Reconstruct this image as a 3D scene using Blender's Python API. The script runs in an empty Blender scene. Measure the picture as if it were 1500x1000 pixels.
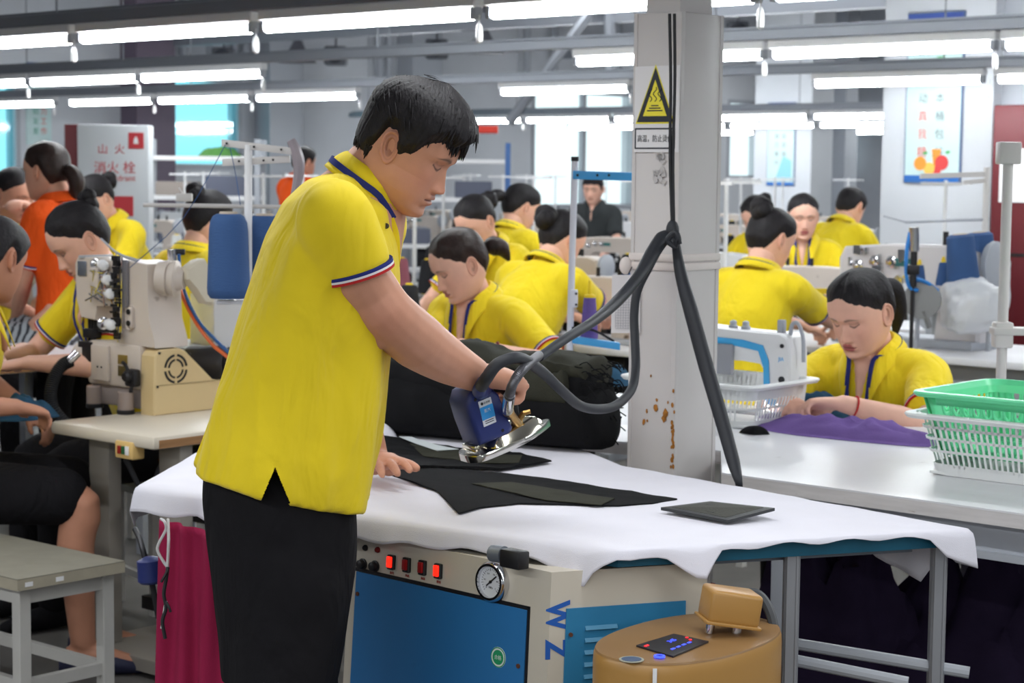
import bpy, bmesh, math, random
import numpy as np
from mathutils import Vector, Matrix, Quaternion, noise
random.seed(7); np.random.seed(7)
PI = math.pi
scene = bpy.context.scene
COL = scene.collection

# ------------------------------------------------------------------ camera
F_PX, CAM_Z = 2800.0, 1.515
PITCH, ROLL = math.radians(5.04), math.radians(0.62)
_F = Vector((0, math.cos(PITCH), -math.sin(PITCH)))
_U0 = Vector((0, math.sin(PITCH), math.cos(PITCH)))
_X0 = Vector((1, 0, 0))
_R = _X0*math.cos(ROLL) + _U0*math.sin(ROLL)
_U = _U0*math.cos(ROLL) - _X0*math.sin(ROLL)
CAM = Vector((0, 0, CAM_Z))
cd = bpy.data.cameras.new('camera'); cam = bpy.data.objects.new('camera', cd); COL.objects.link(cam)
cam.matrix_world = Matrix(((_R.x, _U.x, -_F.x, 0), (_R.y, _U.y, -_F.y, 0), (_R.z, _U.z, -_F.z, CAM_Z), (0, 0, 0, 1)))
cd.sensor_width = 36.0; cd.lens = F_PX/1500*36.0; cd.clip_end = 200
cd.dof.use_dof = True; cd.dof.focus_distance = 3.35; cd.dof.aperture_fstop = 9.0
scene.camera = cam
# ------------------------------------------------------------------ world, exposure
scene.view_settings.view_transform = 'Standard'; scene.view_settings.look = 'None'
scene.view_settings.gamma = 1.0; scene.view_settings.use_curve_mapping = False
scene.view_settings.exposure = 0.10
w = bpy.data.worlds.new('daylight'); scene.world = w; w.use_nodes = True
w.node_tree.nodes['Background'].inputs['Color'].default_value = (0.82, 0.93, 1.0, 1)
w.node_tree.nodes['Background'].inputs['Strength'].default_value = 1.6
TUBE_STRENGTH = 52.0

def ray(px, py):
    return _F + _R*((px-750)/F_PX) - _U*((py-500)/F_PX)
def P(px, py, d):            # world point seen at a pixel, d metres in front of the lens (along world Y)
    v = ray(px, py); return CAM + v*(d/v.y)
def PZ(px, py, z):           # world point seen at a pixel, on the horizontal plane z
    v = ray(px, py); return CAM + v*((z-CAM_Z)/v.z)
def proj(V):                 # world points -> pixels of the 1500 x 1000 frame
    D = np.asarray(V, dtype=float)-np.array(CAM); f, r_, u = D @ np.array(_F), D @ np.array(_R), D @ np.array(_U)
    return 750+F_PX*r_/f, 500-F_PX*u/f
ANG = math.radians(49.0)     # the sewing lines run along RV, the next line is along QV
RV = Vector((-math.sin(ANG), math.cos(ANG), 0)); QV = Vector((math.cos(ANG), math.sin(ANG), 0))
def RQ(r, q, z=0.0): return RV*r + QV*q + Vector((0, 0, z))
def rq_of(p): return p.dot(RV), p.dot(QV)

# ------------------------------------------------------------------ materials
def lin(c):
    out = []
    for v in c[:3]:
        v /= 255.0
        out.append(v/12.92 if v <= 0.04045 else ((v+0.055)/1.055)**2.4)
    return tuple(out)+(1.0,)
_M = {}
def mat(name, c, rough=0.5, metal=0.0, var=0.0, scale=20.0, bump=0.0, bscale=200.0, emit=0.0, spec=0.4, trans=0.0, alpha=1.0, attr=None, dirt=None, sheen=0.0, stretch=None, coat=0.0, fold=0.0):
    if name in _M: return _M[name]
    m = bpy.data.materials.new(name); m.use_nodes = True; nt = m.node_tree; b = nt.nodes['Principled BSDF']
    col = lin(c)
    b.inputs['Base Color'].default_value = col; b.inputs['Roughness'].default_value = rough
    b.inputs['Metallic'].default_value = metal; b.inputs['Specular IOR Level'].default_value = spec
    b.inputs['Transmission Weight'].default_value = trans; b.inputs['Alpha'].default_value = alpha
    b.inputs['Sheen Weight'].default_value = sheen; b.inputs['Coat Weight'].default_value = coat
    if emit:
        b.inputs['Emission Color'].default_value = col; b.inputs['Emission Strength'].default_value = emit
    tc = nt.nodes.new('ShaderNodeTexCoord'); vec = tc.outputs['Object']
    if stretch:
        mp = nt.nodes.new('ShaderNodeMapping'); mp.inputs['Scale'].default_value = stretch
        nt.links.new(vec, mp.inputs['Vector']); vec = mp.outputs['Vector']
    src = None
    if attr:
        a = nt.nodes.new('ShaderNodeVertexColor'); a.layer_name = attr; src = a.outputs['Color']
        nt.links.new(src, b.inputs['Base Color'])
    if var:
        n = nt.nodes.new('ShaderNodeTexNoise'); n.inputs['Scale'].default_value = scale; n.inputs['Detail'].default_value = 5
        nt.links.new(vec, n.inputs['Vector'])
        mx = nt.nodes.new('ShaderNodeMixRGB'); mx.blend_type = 'MULTIPLY'; mx.inputs['Fac'].default_value = 1.0
        rp = nt.nodes.new('ShaderNodeMapRange'); rp.inputs['From Min'].default_value = 0.3; rp.inputs['From Max'].default_value = 0.7
        rp.inputs['To Min'].default_value = 1-var; rp.inputs['To Max'].default_value = 1+var*0.5
        nt.links.new(n.outputs['Fac'], rp.inputs['Value'])
        if src: nt.links.new(src, mx.inputs['Color1'])
        else: mx.inputs['Color1'].default_value = col
        nt.links.new(rp.outputs['Result'], mx.inputs['Color2']); src = mx.outputs['Color']
        nt.links.new(src, b.inputs['Base Color'])
    if dirt:                   # (colour, scale, threshold)  stains with a shape of their own
        n = nt.nodes.new('ShaderNodeTexNoise'); n.inputs['Scale'].default_value = dirt[1]; n.inputs['Detail'].default_value = 6
        nt.links.new(vec, n.inputs['Vector'])
        rp = nt.nodes.new('ShaderNodeMapRange'); rp.inputs['From Min'].default_value = dirt[2]; rp.inputs['From Max'].default_value = dirt[2]+0.08
        nt.links.new(n.outputs['Fac'], rp.inputs['Value'])
        mx = nt.nodes.new('ShaderNodeMixRGB'); nt.links.new(rp.outputs['Result'], mx.inputs['Fac'])
        if src: nt.links.new(src, mx.inputs['Color1'])
        else: mx.inputs['Color1'].default_value = col
        mx.inputs['Color2'].default_value = lin(dirt[0]); nt.links.new(mx.outputs['Color'], b.inputs['Base Color'])
    if bump:
        n = nt.nodes.new('ShaderNodeTexNoise'); n.inputs['Scale'].default_value = bscale; n.inputs['Detail'].default_value = 4
        nt.links.new(vec, n.inputs['Vector'])
        bp = nt.nodes.new('ShaderNodeBump'); bp.inputs['Strength'].default_value = bump; bp.inputs['Distance'].default_value = 0.004
        nt.links.new(n.outputs['Fac'], bp.inputs['Height']); nt.links.new(bp.outputs['Normal'], b.inputs['Normal'])
        if fold:               # soft creases of worn cloth
            mp = nt.nodes.new('ShaderNodeMapping'); mp.inputs['Scale'].default_value = (9, 9, 4); mp.inputs['Rotation'].default_value = (.3, .25, .2); nt.links.new(tc.outputs['Object'], mp.inputs['Vector'])
            n2 = nt.nodes.new('ShaderNodeTexNoise'); n2.inputs['Scale'].default_value = 1.0; n2.inputs['Detail'].default_value = 3; n2.inputs['Distortion'].default_value = .8; nt.links.new(mp.outputs['Vector'], n2.inputs['Vector'])
            b2 = nt.nodes.new('ShaderNodeBump'); b2.inputs['Strength'].default_value = fold; b2.inputs['Distance'].default_value = .035
            nt.links.new(n2.outputs['Fac'], b2.inputs['Height']); nt.links.new(b2.outputs['Normal'], bp.inputs['Normal'])
    _M[name] = m; return m

# ------------------------------------------------------------------ mesh builder
def catmull(pts, n=6):
    pts = [Vector(p) for p in pts]
    if len(pts) < 3: return pts
    out = []
    for i in range(len(pts)-1):
        p0 = pts[i-1] if i else pts[0]*2-pts[1]
        p1, p2 = pts[i], pts[i+1]
        p3 = pts[i+2] if i+2 < len(pts) else pts[-1]*2-pts[-2]
        for k in range(n):
            t = k/n
            out.append(0.5*((2*p1)+(p2-p0)*t+(2*p0-5*p1+4*p2-p3)*t*t+(3*p1-p0-3*p2+p3)*t**3))
    out.append(pts[-1]); return out
def interp(xs, ys, x): return float(np.interp(x, xs, ys))

class MB:
    def __init__(s): s.v = []; s.f = []; s.mi = []; s.cur = 0; s.T = None
    def _add(s, vs, fs):
        o = len(s.v)
        s.v += [(s.T @ Vector(p)) if s.T else Vector(p) for p in vs]
        s.f += [tuple(i+o for i in f) for f in fs]; s.mi += [s.cur]*len(fs); return s
    def quad(s, a, b, c, d): return s._add([a, b, c, d], [(0, 1, 2, 3)])
    def ngon(s, pts): return s._add(pts, [tuple(range(len(pts)))])
    def box(s, c, size, rot=None, bev=0.0, seg=2):
        bm = bmesh.new(); bmesh.ops.create_cube(bm, size=1.0)
        for v in bm.verts: v.co = Vector((v.co.x*size[0], v.co.y*size[1], v.co.z*size[2]))
        if bev: bmesh.ops.bevel(bm, geom=bm.edges[:], offset=bev, segments=seg, affect='EDGES', profile=0.5)
        bm.verts.index_update()
        R = rot.to_matrix() if isinstance(rot, Quaternion) else (rot if rot else Matrix.Identity(3))
        c = Vector(c)
        s._add([R @ v.co + c for v in bm.verts], [[v.index for v in f.verts] for f in bm.faces]); bm.free(); return s
    def obox(s, c, ax, ay, az, bev=0.0, seg=2):      # box from a centre and three full edge vectors
        ax, ay, az = Vector(ax), Vector(ay), Vector(az)
        R = Matrix((ax.normalized(), ay.normalized(), az.normalized())).transposed()
        return s.box(c, (ax.length, ay.length, az.length), R, bev, seg)
    def hexa(s, b4, t4):                               # bottom four corners, top four corners (ccw from above)
        return s._add(list(b4)+list(t4), [(3, 2, 1, 0), (4, 5, 6, 7), (0, 1, 5, 4), (1, 2, 6, 5), (2, 3, 7, 6), (3, 0, 4, 7)])
    def prism(s, poly, ext):                          # planar polygon pushed along ext
        n = len(poly); ext = Vector(ext); poly = [Vector(p) for p in poly]
        nrm = Vector((0, 0, 0))
        for i in range(n): nrm += poly[i].cross(poly[(i+1) % n])
        if nrm.dot(ext) > 0: poly = poly[::-1]
        vs = poly+[p+ext for p in poly]
        fs = [tuple(range(n)), tuple(range(2*n-1, n-1, -1))]
        fs += [((i+1) % n, i, i+n, (i+1) % n+n) for i in range(n)]
        return s._add(vs, fs)
    def cyl(s, p0, p1, r0, r1=None, n=16, caps=True):
        p0, p1 = Vector(p0), Vector(p1); r1 = r0 if r1 is None else r1
        d = (p1-p0).normalized(); a = d.orthogonal().normalized(); b = d.cross(a)
        vs = []
        for p, r in ((p0, r0), (p1, r1)):
            vs += [p+(a*math.cos(2*PI*i/n)+b*math.sin(2*PI*i/n))*r for i in range(n)]
        fs = [(i, (i+1) % n, (i+1) % n+n, i+n) for i in range(n)]
        if caps: fs += [tuple(range(n-1, -1, -1)), tuple(range(n, 2*n))]
        return s._add(vs, fs)
    def lathe(s, prof, origin=(0, 0, 0), axis=(0, 0, 1), n=24, xdir=None, caps=True):   # prof: (radius, height)
        d = Vector(axis).normalized(); a = Vector(xdir).normalized() if xdir else d.orthogonal().normalized(); b = d.cross(a); o = Vector(origin)
        vs, fs, m = [], [], len(prof)
        for r, h in prof:
            vs += [o+d*h+(a*math.cos(2*PI*i/n)+b*math.sin(2*PI*i/n))*max(r, 1e-5) for i in range(n)]
        for k in range(m-1):
            for i in range(n):
                j = (i+1) % n; fs.append((k*n+i, k*n+j, (k+1)*n+j, (k+1)*n+i))
        if caps: fs += [tuple(range(n-1, -1, -1)), tuple(range((m-1)*n, m*n))]
        return s._add(vs, fs)
    def tube(s, pts, r, n=8, sm=5, ell=None):
        pts = catmull(pts, sm) if sm else [Vector(p) for p in pts]
        m = len(pts); rs = r if isinstance(r, (list, tuple)) else [r]*2
        vs, fs = [], []; t0 = (pts[1]-pts[0]).normalized(); a = t0.orthogonal().normalized()
        for k, p in enumerate(pts):
            t = (pts[min(k+1, m-1)]-pts[max(k-1, 0)]).normalized()
            a = (a-t*a.dot(t)).normalized(); b = t.cross(a)
            u = k/(m-1)*(len(rs)-1); i0 = min(int(u), len(rs)-2); rr = rs[i0]+(rs[i0+1]-rs[i0])*(u-i0)
            vs += [p+(a*math.cos(2*PI*i/n)+b*math.sin(2*PI*i/n))*rr for i in range(n)]
        for k in range(m-1):
            for i in range(n):
                j = (i+1) % n; fs.append((k*n+i, k*n+j, (k+1)*n+j, (k+1)*n+i))
        fs += [tuple(range(n-1, -1, -1)), tuple(range((m-1)*n, m*n))]
        return s._add(vs, fs)
    def rings(s, rings, caps=True):                   # list of equally long closed rings of points
        n = len(rings[0]); vs = [p for r in rings for p in r]; fs = []
        for k in range(len(rings)-1):
            for i in range(n):
                j = (i+1) % n; fs.append((k*n+i, k*n+j, (k+1)*n+j, (k+1)*n+i))
        if caps: fs += [tuple(range(n-1, -1, -1)), tuple(range((len(rings)-1)*n, len(rings)*n))]
        return s._add(vs, fs)
    def ell(s, c, r, n=16, m=10, R=None):
        c = Vector(c); rings = []
        for k in range(m+1):
            a = -PI/2+PI*k/m; ring = []
            for i in range(n):
                t = 2*PI*i/n; v = Vector((r[0]*math.cos(a)*math.cos(t), r[1]*math.cos(a)*math.sin(t), r[2]*math.sin(a)))
                if k in (0, m): v = Vector((1e-5*math.cos(t), 1e-5*math.sin(t), v.z))
                ring.append(c+(R @ v if R else v))
            rings.append(ring)
        return s.rings(rings)
    def grid(s, fn, nu, nv):                          # fn(u, v) -> point, u v in 0..1
        vs = [fn(i/nu, j/nv) for j in range(nv+1) for i in range(nu+1)]
        fs = [(j*(nu+1)+i, j*(nu+1)+i+1, (j+1)*(nu+1)+i+1, (j+1)*(nu+1)+i) for j in range(nv) for i in range(nu)]
        return s._add(vs, fs)
    def text(s, body, size, origin, xdir, ydir, center=True, depth=0.0008, sx=1.0, bold=0.0):
        vs, fs = text_geo(body, size, depth, bold)
        X, Y = Vector(xdir).normalized(), Vector(ydir).normalized(); N = X.cross(Y); o = Vector(origin)
        if center and len(vs):
            mn, mx = vs.min(0), vs.max(0); vs = vs-np.array([(mn[0]+mx[0])/2, (mn[1]+mx[1])/2, 0])
        return s._add([o+X*(v[0]*sx)+Y*v[1]+N*v[2] for v in vs], fs)
    def mesh(s, name, mats, smooth=None):
        me = bpy.data.meshes.new(name)
        me.from_pydata([tuple(v) for v in s.v], [], s.f)
        mats = mats if isinstance(mats, (list, tuple)) else [mats]
        for m in mats: me.materials.append(m)
        if len(mats) > 1: me.polygons.foreach_set('material_index', s.mi)
        if smooth is not False:
            me.polygons.foreach_set('use_smooth', [True]*len(me.polygons))
            try: me.set_sharp_from_angle(angle=math.radians(smooth if smooth else 35))
            except Exception: pass
        me.update(); return me
    def build(s, name, mats, parent=None, world=True, smooth=None):
        if parent is not None and world:
            inv = frame_of(parent).inverted(); s.v = [inv @ Vector(v) for v in s.v]
        o = bpy.data.objects.new(name, s.mesh(name, mats, smooth)); COL.objects.link(o)
        if parent is not None: o.parent = parent
        return o
def frame_of(o):
    m = Matrix.Identity(4)
    while o is not None:
        m = Matrix.Translation(o.location) @ o.rotation_euler.to_matrix().to_4x4() @ Matrix.Diagonal(o.scale.to_4d()) @ m; o = o.parent
    return m
_TX = {}
def text_geo(body, size, depth, bold=0.0):
    key = (body, size, depth, bold)
    if key in _TX: return _TX[key]
    cu = bpy.data.curves.new('lettering', 'FONT'); cu.body = body; cu.size = size; cu.extrude = depth; cu.resolution_u = 3; cu.offset = bold
    ob = bpy.data.objects.new('lettering', cu); COL.objects.link(ob)
    dg = bpy.context.evaluated_depsgraph_get(); me = bpy.data.meshes.new_from_object(ob.evaluated_get(dg))
    vs = np.zeros(len(me.vertices)*3); me.vertices.foreach_get('co', vs); vs = vs.reshape(-1, 3)
    fs = [tuple(p.vertices) for p in me.polygons]
    bpy.data.objects.remove(ob); bpy.data.curves.remove(cu); bpy.data.meshes.remove(me)
    _TX[key] = (vs, fs); return vs, fs

# ------------------------------------------------------------------ objects
def tag(o, label=None, cat=None, group=None, kind=None):
    if label: o['label'] = label
    if cat: o['category'] = cat
    if group: o['group'] = group
    if kind: o['kind'] = kind
    return o
def thing(name, label, cat, loc=(0, 0, 0), rz=0.0, group=None):
    o = bpy.data.objects.new(name, None); COL.objects.link(o); o.empty_display_size = 0.1
    o.location = loc; o.rotation_euler = (0, 0, rz); return tag(o, label, cat, group)
def dup(root, loc=None, rz=None, label=None, group=None):
    def cp(o, par):
        c = o.copy(); COL.objects.link(c)
        if par is not None: c.parent = par
        for ch in list(o.children): cp(ch, c)
        return c
    r = cp(root, None)
    if loc is not None: r.location = loc
    if rz is not None: r.rotation_euler = (0, 0, rz)
    if label: r['label'] = label
    if group: r['group'] = group
    return r
def yaw_to(dx, dy): return math.atan2(dy, dx)-PI/2      # turn local +Y towards (dx, dy)

def remesh_np(mb, voxel, smooth_it=4, fac=0.5):
    """union of the closed pieces in mb as one continuous skin -> (verts, faces)"""
    me = mb.mesh('tmp', [], False); ob = bpy.data.objects.new('tmp', me); COL.objects.link(ob)
    md = ob.modifiers.new('r', 'REMESH'); md.mode = 'VOXEL'; md.voxel_size = voxel
    if smooth_it:
        m2 = ob.modifiers.new('s', 'SMOOTH'); m2.iterations = smooth_it; m2.factor = fac
    dg = bpy.context.evaluated_depsgraph_get(); ev = ob.evaluated_get(dg); em = ev.to_mesh()
    vs = np.zeros(len(em.vertices)*3); em.vertices.foreach_get('co', vs); vs = vs.reshape(-1, 3)
    n = len(em.polygons); ls = np.zeros(len(em.loops), dtype=np.int32); em.loops.foreach_get('vertex_index', ls)
    tot = np.zeros(n, dtype=np.int32); em.polygons.foreach_get('loop_total', tot)
    if n and tot.min() == 4 and tot.max() == 4: fs = ls.reshape(-1, 4)
    else:
        fs, k = [], 0
        for t in tot: fs.append(tuple(ls[k:k+t])); k += t
    ev.to_mesh_clear(); bpy.data.objects.remove(ob); bpy.data.meshes.remove(me)
    return vs, fs
def np_mesh(name, vs, fs, mats, cols=None, smooth=True):
    me = bpy.data.meshes.new(name)
    me.from_pydata(vs.tolist(), [], fs.tolist() if isinstance(fs, np.ndarray) else fs)
    for m in (mats if isinstance(mats, (list, tuple)) else [mats]): me.materials.append(m)
    if smooth: me.polygons.foreach_set('use_smooth', [True]*len(me.polygons))
    if cols is not None:
        a = me.color_attributes.new('Col', 'FLOAT_COLOR', 'POINT')
        c4 = np.ones((len(vs), 4), dtype=np.float32); c4[:, :3] = cols; a.data.foreach_set('color', c4.ravel())
    me.update(); return me
def np_obj(name, me, parent=None):
    o = bpy.data.objects.new(name, me); COL.objects.link(o)
    if parent is not None: o.parent = parent
    return o
# ------------------------------------------------------------------ people: heads
def _sm(a, k):
    w = np.exp(-0.5*(np.arange(-3*k, 3*k+1)/k)**2); w /= w.sum()
    return np.convolve(np.pad(a, 3*k, mode='edge'), w, 'valid')
_HZ = [-.118, -.113, -.105, -.095, -.08, -.064, -.05, -.034, -.02, -.005, .008, .022, .04, .06, .08, .095, .108, .116, .119]
_HF = [.040, .066, .083, .0885, .087, .089, .088, .0865, .0865, .087, .089, .094, .0935, .089, .079, .064, .043, .020, .0]
_HB = [.022, -.002, -.02, -.035, -.050, -.064, -.075, -.086, -.092, -.095, -.097, -.098, -.097, -.093, -.084, -.070, -.048, -.022, 0]
_HW = [.008, .024, .038, .048, .057, .064, .0685, .0715, .0735, .075, .0755, .076, .0755, .072, .064, .053, .036, .018, 0]
def head_grid(nu, nv, wide=1.0, nose=1.0, jaw=1.0):
    zz = np.linspace(-.118, .119, 600)
    f = _sm(np.interp(zz, _HZ, _HF), 5); b = _sm(np.interp(zz, _HZ, _HB), 9); w = _sm(np.interp(zz, _HZ, _HW), 8)
    a = np.linspace(0, 1, nv); z = -.118+.237*(a-0.09*np.sin(2*PI*a)/(2*PI)*0)       # even rows
    z[0] = -.1178; z[-1] = .1188
    u = np.arange(nu)/nu*2*PI; t = u-0.42*np.sin(u)                                    # denser at the face
    Z, T = np.meshgrid(z, t, indexing='ij')
    fz, bz, wz = np.interp(Z, zz, f), np.interp(Z, zz, b), np.interp(Z, zz, w)*wide
    wz = wz*np.where(Z < -.03, 1+(jaw-1)*np.clip((-.03-Z)/.04, 0, 1), 1)
    st, ct = np.sin(T), np.cos(T); e = 0.84
    yc = np.clip((fz+bz)/2, -.02, .03)*0.5
    X = wz*np.sign(st)*np.abs(st)**e
    Y = yc+np.where(ct > 0, fz-yc, yc-bz)*np.sign(ct)*np.abs(ct)**e
    fr = np.clip(ct*3, 0, 1); ax = np.abs(X)
    g = lambda v, m, s: np.exp(-0.5*((v-m)/s)**2)
    nh = np.interp(Z, [-.058, -.051, -.047, -.043, -.038, -.032, -.025, -.015, -.005, .004, .014, .02], [0, .001, .005, .016, .0225, .0225, .018, .0125, .008, .0035, .0008, 0])*nose
    ns = np.interp(Z, [-.045, -.034, -.02, .01], [.0098, .0088, .0068, .0065])
    Y += fr*nh*np.exp(-0.5*(X/ns)**2)
    Y += fr*.0085*nose*g(ax, .0135, .0048)*g(Z, -.0395, .0058)
    Y -= fr*.0105*g(ax, .029, .0145)*g(Z, .005, .0095)
    Y += fr*.0055*g(ax, .031, .0105)*g(Z, .001, .0075)
    Y += fr*.0025*g(ax, .026, .016)*g(Z, .021, .006)
    Y += fr*.0035*g(ax, .047, .014)*g(Z, -.028, .014)
    lm = 1/(1+np.exp((ax-.0225)/.0025))
    Y += fr*lm*(.0065*g(Z, -.0575, .0042)+.0065*g(Z, -.0705, .0052)-.0045*g(Z, -.0637, .0016))
    Y -= fr*.003*g(Z, -.081, .005)*g(X, 0, .02)
    Y += fr*.004*g(X, 0, .014)*g(Z, -.099, .009)
    return X, Y, Z, T
def grid_faces(nv, nu):
    i = np.arange(nu); j = np.arange(nv-1)
    J, I = np.meshgrid(j, i, indexing='ij'); I2 = (I+1) % nu
    return np.stack([J*nu+I2, J*nu+I, (J+1)*nu+I, (J+1)*nu+I2], -1).reshape(-1, 4)
SKIN = dict(tan=(190, 134, 108), fair=(232, 182, 160), mid=(212, 160, 136))
def head_mesh(nu, nv, skin, female=False, wide=1.0, nose=1.0, jaw=1.0, red=1.0):
    X, Y, Z, T = head_grid(nu, nv, wide, nose, jaw)
    V = np.stack([X, Y, Z], -1).reshape(-1, 3); Fc = [tuple(x) for x in grid_faces(nv, nu).tolist()]
    Fc += [tuple(range(nu)), tuple(range(nv*nu-1, (nv-1)*nu-1, -1))]
    base = np.array(lin(skin)[:3]); C = np.tile(base, (len(V), 1)); x, y, z = V.T; ax = np.abs(x); fr = y > .02
    def mixc(m, col):
        m = np.clip(m, 0, 1)[:, None]; C[:] = C*(1-m)+np.array(lin(col)[:3])*m
    g = lambda v, mm, s: np.exp(-0.5*((v-mm)/s)**2)
    mixc(fr*.16*g(ax, .045, .018)*g(z, -.03, .02), (205, 110, 95)); mixc(fr*.22*g(x, 0, .013)*g(z, -.036, .01), (205, 120, 100))
    lips = fr/(1+np.exp((ax-.0225+np.abs(z+.064)*.7)/.0012))*(z > -.0765)*(z < -.0535+.002*g(ax, .006, .004))
    mixc(lips*(.85 if female else .5), (176, 82, 84) if female else (160, 92, 82))
    mixc(fr*.75*g(z, -.0637-.02*np.clip(ax-.015, 0, 1), .0011)*(ax < .0245), (92, 48, 44))
    bz = .0215+.004*np.sin(np.clip((ax-.012)/.038, 0, 1)*PI)
    bt = (.0026 if female else .0036)*np.clip((.054-ax)/.03, .3, 1)
    mixc(fr*(.75 if female else .8)*np.exp(-0.5*((z-bz)/bt)**2)/(1+np.exp((.0125-ax)/.0012))/(1+np.exp((ax-.05)/.002)), (42, 32, 30))
    s = np.clip((ax-.0165)/.029, 0, 1); inn = (ax > .0165)*(ax < .0475)
    ez = .0035-.0075*np.sin(s*PI)*.75+.002*s                     # lowered lids: the lash line hangs low
    mixc(fr*inn*.92*np.exp(-0.5*((z-ez)/.0013)**2), (30, 22, 22))
    mixc(fr*inn*.6*((z < ez)*(z > ez-.0035*np.sin(s*PI))), (70, 52, 48))
    mixc(fr*inn*.28*np.exp(-0.5*((z-ez-.0085)/.0012)**2), (95, 60, 50))
    mixc(fr*.35*np.exp(-0.5*((z-ez-.004)/.004)**2)*inn, (165, 112, 95))
    mixc(.8*fr*g(ax, .0075, .0028)*g(z, -.0445, .0017), (60, 34, 30))
    # ears
    vs, cs = [], []; nr, na = 10, 26; o = len(V)
    for sd in (-1, 1):
        ring0 = len(V)+len(vs)
        for k in range(nr):
            rho = [1.0, 1.04, 1.02, .93, .84, .74, .62, .5, .32, .05][k]
            hh = [-.012, -.002, .006, .0085, .006, .001, .004, .0005, -.006, -.007][k]
            for i in range(na):
                a = 2*PI*i/na
                rx = .0165*(1+.12*math.sin(a)); rz = .031
                ly, lz = rho*rx*math.cos(a), rho*rz*math.sin(a)-(0.003 if math.sin(a) < 0 else 0)
                lo = math.sin(a) < -.55
                h = hh if not lo else hh*.3+.001
                fr_ = max(0, math.cos(a))                     # front edge lies on the cheek
                h = h*(1-.75*fr_*(rho > .7))
                yy = ly*1.0; tl = math.radians(14)
                y2, z2 = yy*math.cos(tl)-lz*math.sin(tl)*1, lz*math.cos(tl)+yy*math.sin(tl)
                out = .0735*wide+h+.42*max(0, -yy)+.002
                vs.append((sd*out, y2-.009, z2-.004))
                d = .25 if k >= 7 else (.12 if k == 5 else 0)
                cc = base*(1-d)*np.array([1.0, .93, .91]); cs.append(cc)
        for k in range(nr-1):
            for i in range(na):
                j = (i+1) % na; q = (ring0+k*na+i, ring0+k*na+j, ring0+(k+1)*na+j, ring0+(k+1)*na+i)
                Fc.append(q if sd > 0 else q[::-1])
        q = tuple(ring0+(nr-1)*na+i for i in range(na)); Fc.append(q if sd > 0 else q[::-1])
    V = np.vstack([V, np.array(vs)]); C = np.vstack([C, np.array(cs)])
    return V, Fc, C
HAIRLINE = dict(
 short=([0, 25, 40, 52, 62, 72, 80, 86, 92, 100, 112, 122, 135, 160, 180], [.052, .052, .050, .040, .018, -.004, -.012, -.006, .020, .032, .028, -.018, -.045, -.056, -.058]),
 long=([0, 12, 25, 40, 55, 70, 85, 95, 108, 120, 135, 180], [.085, .082, .072, .062, .048, .030, .014, .022, .018, -.02, -.055, -.065]))
def hair_shell(nu, nv, style, top, side, wide=1.0, jag=.004, seed=0, fringe=0.0):
    X, Y, Z, T = head_grid(nu, nv, wide, 0.0)
    ph = np.degrees(np.abs(np.arctan2(np.abs(X), Y)))
    zh = np.interp(ph, *HAIRLINE[style])
    rs = np.random.RandomState(seed)
    fr = rs.uniform(-1, 1, 400); tt = (np.degrees(T) % 360)
    j1 = np.interp(tt, np.linspace(0, 360, 140), fr[:140]); j2 = np.interp(tt, np.linspace(0, 360, 60), fr[200:260])
    zh = zh+jag*(j1*.8+j2)
    s = np.clip((Z-zh)/(.022 if style == 'short' else .048), -1, 1); sm = np.where(s > 0, s*s*(3-2*s), s)
    tp = np.clip((Z-.01)/.09, 0, 1); th = side+(top-side)*tp*tp*(3-2*tp)
    th = th+fringe*np.clip(np.cos(np.radians(ph)), 0, 1)**3*np.clip((Z-.03)/.03, 0, 1)
    streak = np.interp(tt*1.0+Z*90, np.linspace(-40, 400, 400), fr)
    th = th*(1+.05*streak*np.clip((.115-Z)/.05, 0, 1))+.0005*streak*np.clip((.115-Z)/.05, 0, 1)
    d = np.where(sm > 0, th*sm, .012*sm)
    n = np.stack([X/.075**2, Y/.095**2, (Z-.0)/.118**2], -1); n /= np.linalg.norm(n, axis=-1, keepdims=True)
    V = np.stack([X, Y, Z], -1)+n*d[..., None]
    Fc = [tuple(x) for x in grid_faces(nv, nu).tolist()]+[tuple(range(nu)), tuple(range(nv*nu-1, (nv-1)*nu-1, -1))]
    return V.reshape(-1, 3), Fc
HAIR = mat('black_hair', (34, 31, 34), .6, var=.35, scale=60, stretch=(1, .25, .5), bump=.5, bscale=260, spec=.25)
HAIR_BROWN = mat('brown_black_hair', (46, 33, 30), .42, var=.4, scale=60, stretch=(1, .25, .5), bump=.5, bscale=260, spec=.25)
SKINM = mat('skin', (255, 255, 255), .52, attr='Col', var=.05, scale=35, bump=.05, bscale=400, spec=.35)
YEL = mat('yellow_pique', (240, 212, 40), .85, var=.05, scale=9, bump=.25, bscale=900, spec=.15, sheen=.15, fold=.75)
ORANGE = mat('orange_pique', (236, 88, 28), .85, var=.05, scale=9, bump=.25, bscale=900, spec=.15, fold=.75)
NAVY = mat('navy_trim', (42, 50, 120), .8, spec=.2)
WHITE_T = mat('white_trim', (226, 224, 226), .8, spec=.2)
RED_T = mat('red_trim', (186, 44, 44), .8, spec=.2)
BLACK_C = mat('black_cloth', (27, 26, 29), .9, var=.12, scale=12, bump=.2, bscale=500, spec=.12, fold=.8)
def rot_xyz(pitch, yaw=0.0, roll=0.0):       # pitch > 0 looks down, yaw > 0 turns to the left
    return Matrix.Rotation(yaw, 3, 'Z') @ Matrix.Rotation(-pitch, 3, 'X') @ Matrix.Rotation(roll, 3, 'Y')
def xf(V, R, t, sc=1.0):
    return (np.array(V)*sc) @ np.array(R).T+np.array(t)

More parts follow.
